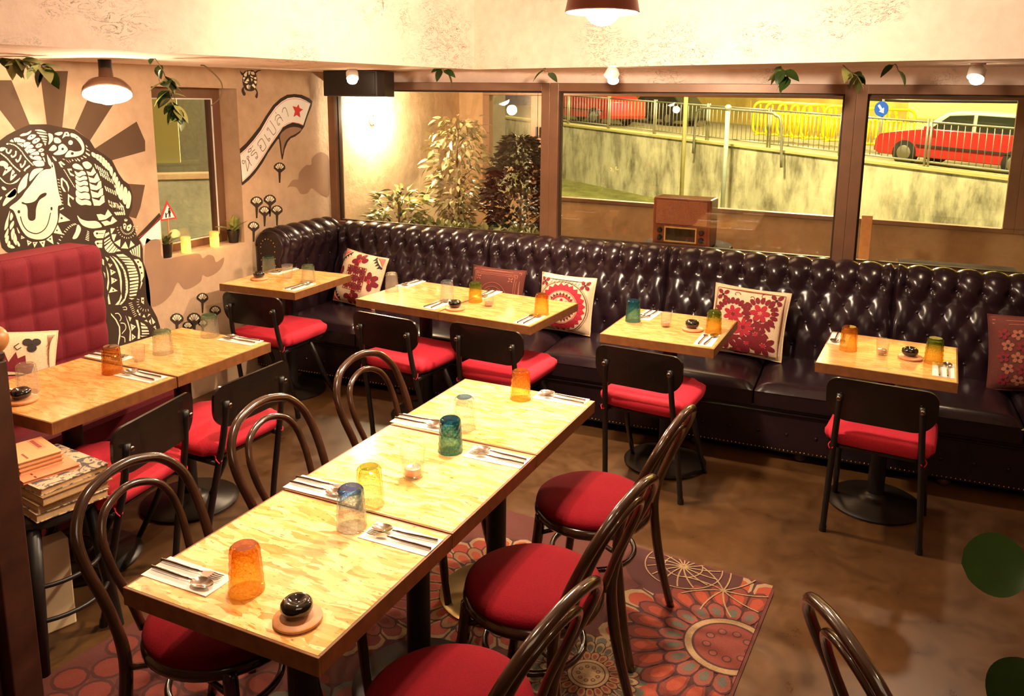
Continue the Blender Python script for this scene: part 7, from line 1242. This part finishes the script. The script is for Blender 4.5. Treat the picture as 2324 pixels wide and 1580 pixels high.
# ------------------------------------------------------------------ the street beyond, rising to the left
SP, SQ = Vector((-9.3, 25.3, 0)), Vector((2.46, 17.78, 0)); sn = (SQ-SP).normalized(); sb = Vector((-sn.y, sn.x, 0))
SL = (.532-1.119)/(SQ-SP).length          # slope of the road edge
def st(s, off, z=0): v = SP+sn*s+sb*off; return Vector((v.x, v.y, 1.119+SL*s+z))
def quadbox(g, s0, s1, o0, o1, za, zb):
    vs = [st(s, o, z) for z in (za, zb) for s, o in ((s0, o0), (s1, o0), (s1, o1), (s0, o1))]
    return g.add(vs, [(3,2,1,0), (4,5,6,7), (0,1,5,4), (1,2,6,5), (2,3,7,6), (3,0,4,7)])
def m_retain():
    t = NT('stained_concrete'); v = t.coord('World'); n = t.noise(v, .8, 6, .6); v2 = t.coord('World', (1.6, 1.6, .55)); n2 = t.noise(v2, 1.5, 8, .68, .15)
    col = t.ramp(n.outputs[0], [(.35, lin((120, 112, 84))), (.6, lin((214, 204, 160)))])
    col = t.mix(.6, col, t.ramp(n2.outputs[0], [(.38, lin((104, 96, 70))), (.55, lin((216, 206, 164))), (.7, lin((238, 230, 190)))]))
    t.base(col); t.set(Roughness=.9); t.bump(n2.outputs[0], .4, .05); return t.m
M['retain'] = m_retain(); M['asphalt'] = simple('asphalt', (120, 112, 84), .85, 0, .15, 3, 0, 60, 0, 'World'); M['kerb'] = simple('kerb_concrete', (190, 178, 110), .9, 0, .1, 3, 0, 60, 0, 'World')
M['rail'] = simple('galvanised_rail', (150, 148, 124), .4, .3, .1, 3); M['moss'] = simple('mossy_ground', (110, 108, 46), .95, 0, .4, 2.2, .4, 5, 0, 'World')
M['barrier'] = simple('yellow_plastic', (240, 214, 20), .4, 0, .06, 3); M['hoard'] = simple('pale_yellow_hoarding', (236, 220, 120), .7, 0, .05, 1, 0, 60, 0, 'World'); M['ywall'] = simple('yellow_stone_wall', (160, 134, 56), .9, 0, .3, 1.4, .3, 4, 0, 'World')
M['carred'] = simple('red_car_paint', (186, 40, 34), .3, 0, .06, 2, 0, 60, .7); M['cargrey'] = simple('silver_car_paint', (190, 196, 176), .35, .2, .06, 2); M['glassdark'] = simple('car_window_glass', (44, 48, 36), .08, 0, .1); M['tyre'] = simple('tyre_rubber', (30, 28, 22), .8); M['hub'] = simple('wheel_hub', (140, 134, 110), .4, .5)
M['headlamp'] = emit('lit_headlamp', (255, 250, 225), 9); M['indicator'] = emit('amber_indicator', (255, 170, 40), 3); M['bluesign'] = simple('blue_road_sign', (30, 84, 190), .4, 0, .05)
g = G(); quadbox(g, -14, 24, 0, .35, -3.2, 0); struct(g.build('retaining_wall', M['retain']), 'stained concrete retaining wall under the sloping street')
g = G(); quadbox(g, -14, 24, -.03, .5, 0, .06); struct(g.build('kerb', M['kerb']), 'kerb on top of the retaining wall')
g = G(); quadbox(g, -14, 24, .5, 12, -.12, -.02); struct(g.build('road', M['asphalt']), 'sloping street')
g = G(); g.b2((-26, 8.0, -2.7), (22, 32, -2.3)); 
struct(g.build('ground', M['moss']), 'mossy ground below the terrace')
g = G(); quadbox(g, -14, 24, -2.6, 0, -2.6, -1.75); struct(g.build('ledge', M['moss']), 'mossy ledge at the foot of the retaining wall')
g = G(); quadbox(g, -14, 24, 9.0, 9.4, -.1, 7.5); struct(g.build('stone_wall', M['ywall']), 'yellow lit stone wall across the street')
g = G(); quadbox(g, 8.5, 14.6, 5.8, 5.9, .2, 3.4); tag(g.build('hoarding', M['hoard']), 'pale yellow hoarding panel behind the red car on the right', 'hoarding')
g = G(); g.tube([st(6.1, 5.0, 1.28), st(8.8, 5.0, 1.30), st(12.6, 5.0, 1.46)], .05, 8); tag(g.build('overhead_pipe', M['black'], None, 180), 'dark pipe crossing above the yellow hoarding', 'pipe')
# railings : posts, rails and bars of each panel
def railing(s0, s1, label, first=0):
    t = thing('street_railing', label, 'railing', st(s0, .15)); o = Vector(t.location)
    for z in (.16, .98): G().tube([st(s0, .15, z)-o, st(s1, .15, z)-o], .022, 6).build('rail', M['rail'], t, 180)
    for s in (s0+.02, s1-.02): G().tube([st(s, .15, 0)-o, st(s, .15, 1.04)-o], .026, 7).build('post', M['rail'], t, 180)
    n = int((s1-s0)/.135)
    bar = G().tube([(0, 0, .16), (0, 0, .98)], .009, 5).mesh('bar', M['rail'], 180)
    for k in range(1, n): part('bar', bar, t, st(s0+(s1-s0)*k/n, .15)-o)
marks = [-2.0, .05, 2.1, 4.15, 6.2, 8.25, 10.3, 12.35, 14.4]
nm = ['far left end of the street', 'before the red car on the left', 'before the parked pale car', 'left of the tall lamp post', 'around the low hoop rail', 'before the stacked yellow barriers', 'before the bonnet of the red car', 'before the doors of the red car']
for k in range(8): railing(marks[k], marks[k+1]-.04, 'grey street railing panel, %s' % nm[k])
g = G(); P = [st(5.95, -.12, -.3), st(6.0, -.12, .70), st(6.15, -.12, .88), st(6.4, -.12, .93), st(8.3, -.12, .93), st(8.6, -.12, .88), st(8.78, -.12, .70), st(8.88, -.12, -.35)]
tag(g.tube(spline(P, 5), .035, 8).build('hoop_rail', M['rail'], None, 180), 'galvanised hoop rail standing before the yellow wall', 'rail')
g = G(); q = st(6.65, -1.2); g.tube([(q.x, q.y, -2.3), (q.x, q.y, 5.2)], .055, 10); tag(g.build('lamp_post', M['kerb'], None, 180), 'tall pale lamp post behind the radio', 'post')
g = G(); q = st(7.3, -.35); g.tube([(q.x, q.y, -1.4), (q.x, q.y, q.z+.95)], .06, 10); g.ball((q.x, q.y, q.z+.98), .09, 10, 6); tag(g.build('bollard', M['cargrey'], None, 180), 'grey post with pale cap against the retaining wall', 'post')
# cars
def car(label, s, off, paint, flip=1, roofc=None, sc=1.0, dz=0):
    o = st(s, off, -.02+dz); t = thing('car', label, 'car', o, atan2(sn.y, sn.x)); t.rotation_euler = (0, -atan2(SL, 1)*-1*-1, atan2(sn.y, sn.x)); t.scale = (sc*flip, sc, sc)
    XZ = Matrix(((1, 0, 0), (0, 0, 1), (0, 1, 0)))
    body = [(0, .32), (.02, .62), (.12, .74), (.55, .83), (1.15, .93), (1.6, .96), (4.2, .96), (4.45, .88), (4.5, .40), (4.42, .28), (4.1, .26), (.15, .24)]
    g = G().prism(body, -.82, .82, XZ); g.build('body', M[paint], t, 30, .05)
    cab = [(1.05, .90), (1.75, 1.36), (2.0, 1.43), (3.35, 1.43), (3.75, 1.33), (4.25, .92)]
    G().prism(cab, -.72, .72, XZ).build('roof', M[roofc or paint], t, 30, .05)
    for y in (-.735, .715):
        G().prism([(1.42, .97), (1.85, 1.30), (2.42, 1.35), (2.42, .97)], y, y+.02, XZ).build('window', M['glassdark'], t); G().prism([(2.52, .97), (2.52, 1.35), (3.35, 1.35), (3.75, .97)], y, y+.02, XZ).build('window', M['glassdark'], t)
    G().add([(1.12, -.62, .97), (1.12, .62, .97), (1.74, .60, 1.37), (1.74, -.60, 1.37)], [(0, 1, 2, 3)]).build('windscreen', M['glassdark'], t)
    for x in (.85, 3.55):
        for y in (-.84, .66):
            w = G().lathe([(1e-5, -.005), (.20, -.005), (.20, .0), (.31, 0), (.32, .04), (.32, .16), (1e-5, .16)], 22, (x, y, .32), XZ).build('wheel', M['tyre'], t, 40); G().lathe([(1e-5, -.012), (.17, -.012), (.19, -.003)], 18, (x, y, .32), XZ).build('hubcap', M['hub'], w, 40)
    for y in (-.66, .66):
        G().ball((.06, y, .62), .11, 10, 6, (.6, 1, .7)).build('headlamp', M['headlamp'], t, 180)
    G().b2((-.01, -.80, .44), (.05, -.70, .52)).build('indicator', M['indicator'], t); G().b2((-.03, -.78, .30), (.10, .78, .42)).build('bumper', M['tyre'], t, None, .02)
    G().b2((1.15, -.86, .52), (4.1, -.82, .56)).build('side_strip', M['tyre'], t); G().b2((1.35, -.95, .92), (1.52, -.80, 1.03)).build('mirror', M[paint], t, None, .02)
    return t
car('red car with a pale roof driving past on the right', 10.75, 1.4, 'carred', 1, 'cargrey', .87)
car('red car behind the railing at the far left of the street', -3.6, 2.2, 'carred', 1, None, .95)
car('dark car with bright headlamps left of the lamp post', -2.7, 5.2, 'glassdark', 1, None, .8)
# yellow crowd barriers stacked along the wall
def barrier_mesh():
    g = G(); out = rrect(1.0, 1.0, .22, 5); g.tube([(x, 0, z+.55) for x, z in out], .04, 6, True)
    for k in range(7): g.tube([(-.36+.12*k, 0, .1), (-.36+.12*k, 0, .72)], .034, 5)
    g.tube([(-.48, 0, .72), (.48, 0, .72)], .035, 5); g.tube([(-.3, 0, .72), (-.3, 0, .98)], .03, 5); g.tube([(.3, 0, .72), (.3, 0, .98)], .03, 5)
    for x in (-.4, .4): g.b2((x-.05, -.11, 0), (x+.05, .11, .05))
    return g.mesh('crowd_barrier', M['barrier'], 180)
bme = barrier_mesh()
for k, (s, of, wh) in enumerate([(5.75, 3.2, 'first from the left of the stack before the last mullion'), (6.15, 3.25, 'second from the left of the stack before the last mullion'), (6.55, 3.3, 'third from the left of the stack before the last mullion'), (6.95, 3.35, 'fourth from the left of the stack before the last mullion'), (7.3, 3.4, 'fifth from the left of the stack before the last mullion'),
                           (7.95, 3.5, 'just left of the blue arrow sign'), (9.05, 3.5, 'just right of the blue arrow sign'), (9.5, 3.6, 'half hidden by the bonnet of the red car')]):
    o = D.objects.new('crowd_barrier', bme); COL.objects.link(o); o.location = st(s, of, .12); o.rotation_euler = (0, 0, atan2(sn.y, sn.x)+R(48)); o.scale = (.92, .92, .92); tag(o, 'yellow plastic crowd barrier, %s' % wh, 'barrier', 'yellow crowd barriers')
t = thing('arrow_sign', 'round blue keep-left style arrow sign above the barriers', 'sign', st(9.68, 2.6, -.25), atan2(sn.y, sn.x))
YZ = Matrix(((1, 0, 0), (0, 0, -1), (0, 1, 0)))
G().tube([(0, .05, 0), (0, .05, 1.6)], .03, 8).build('pole', M['rail'], t, 180)
G().prism(ell(0, 1.36, .19, .19, 0, 24), 0, .02, YZ).build('disc', M['bluesign'], t)
a_ = R(-52); ar = [(-.12, .028), (.02, .028), (.02, .08), (.13, 0), (.02, -.08), (.02, -.028), (-.12, -.028)]
G().prism([(x*cos(a_)-y*sin(a_), 1.36+x*sin(a_)+y*cos(a_)) for x, y in ar], .02, .026, YZ).build('arrow', M['paint_W'], t)
t = thing('shop_sign', 'small lit blue and white signboard at the top of the last pane', 'sign', st(6.7, 7.0, 1.42), atan2(sn.y, sn.x)); M['signlit'] = emit('lit_blue_sign', (90, 170, 255), 2.0); G().b2((-.6, -.05, 0), (.9, .05, .5)).build('panel', M['signlit'], t)
# what the mural window looks out on
M['ypanel'] = simple('pale_yellow_column', (238, 226, 140), .7, 0, .05, 2, 0, 60, 0, 'World'); M['greywall'] = plaster('grey_street_wall', (122, 114, 92), (166, 156, 124), .8); M['bluefloor'] = simple('pale_blue_floor_sheet', (120, 170, 196), .3, 0, .15, 2, 0, 60, 0, 'World')
struct(G().box((-5.72, 5.42, 1.9), (.22, .22, 1.17), R(45)).build('column', M['ypanel']), 'pale yellow column seen through the mural window')
struct(G().box((-8.4, 8.6, .25), (9, .25, 1.12), R(45)).build('street_wall', M['greywall']), 'grey wall seen through the mural window')
struct(G().box((-8.4, 8.6, .83), (9, .31, .07), R(45)).build('coping', M['parapet']), 'coping of the grey wall seen through the mural window')
M['facade'] = plaster('taupe_facade', (96, 86, 66), (128, 116, 90), .5)
struct(G().box((-11.5, 11.7, 2.5), (12, .3, 6), R(45)).build('facade', M['facade']), 'dark facade seen through the mural window')
struct(G().b2((-16, 3.0, -.4), (-4.1, 16, -.3)).build('yard', M['greywall']), 'yard beside the building')
tag(G().box((-5.6, 5.5, .405), (1.6, 1.2, .03), R(45)).build('blue_sheet', M['bluefloor']), 'pale blue sheet on a low block outside the mural window', 'sheet')
tag(G().box((-5.6, 5.5, .045), (1.5, 1.1, .69), R(45)).build('low_block', M['greywall']), 'low block under the pale blue sheet outside the mural window', 'block')
light('added_yard_light', 'POINT', (-5.6, 7.4, 3.4), 620, (1, .86, .55), .2)  # unseen lamp added to light the view through the mural window
# sodium street lamps above the frame
light('street_lamp_light', 'POINT', (-4.5, 17.5, 8.0), 6000, (1, .87, .50), .4)
light('street_lamp_light', 'POINT', (2.5, 13.5, 7.5), 3900, (1, .87, .50), .4)
light('street_lamp_light', 'POINT', (-1.5, 26.0, 6.0), 3600, (1, .84, .40), .4)
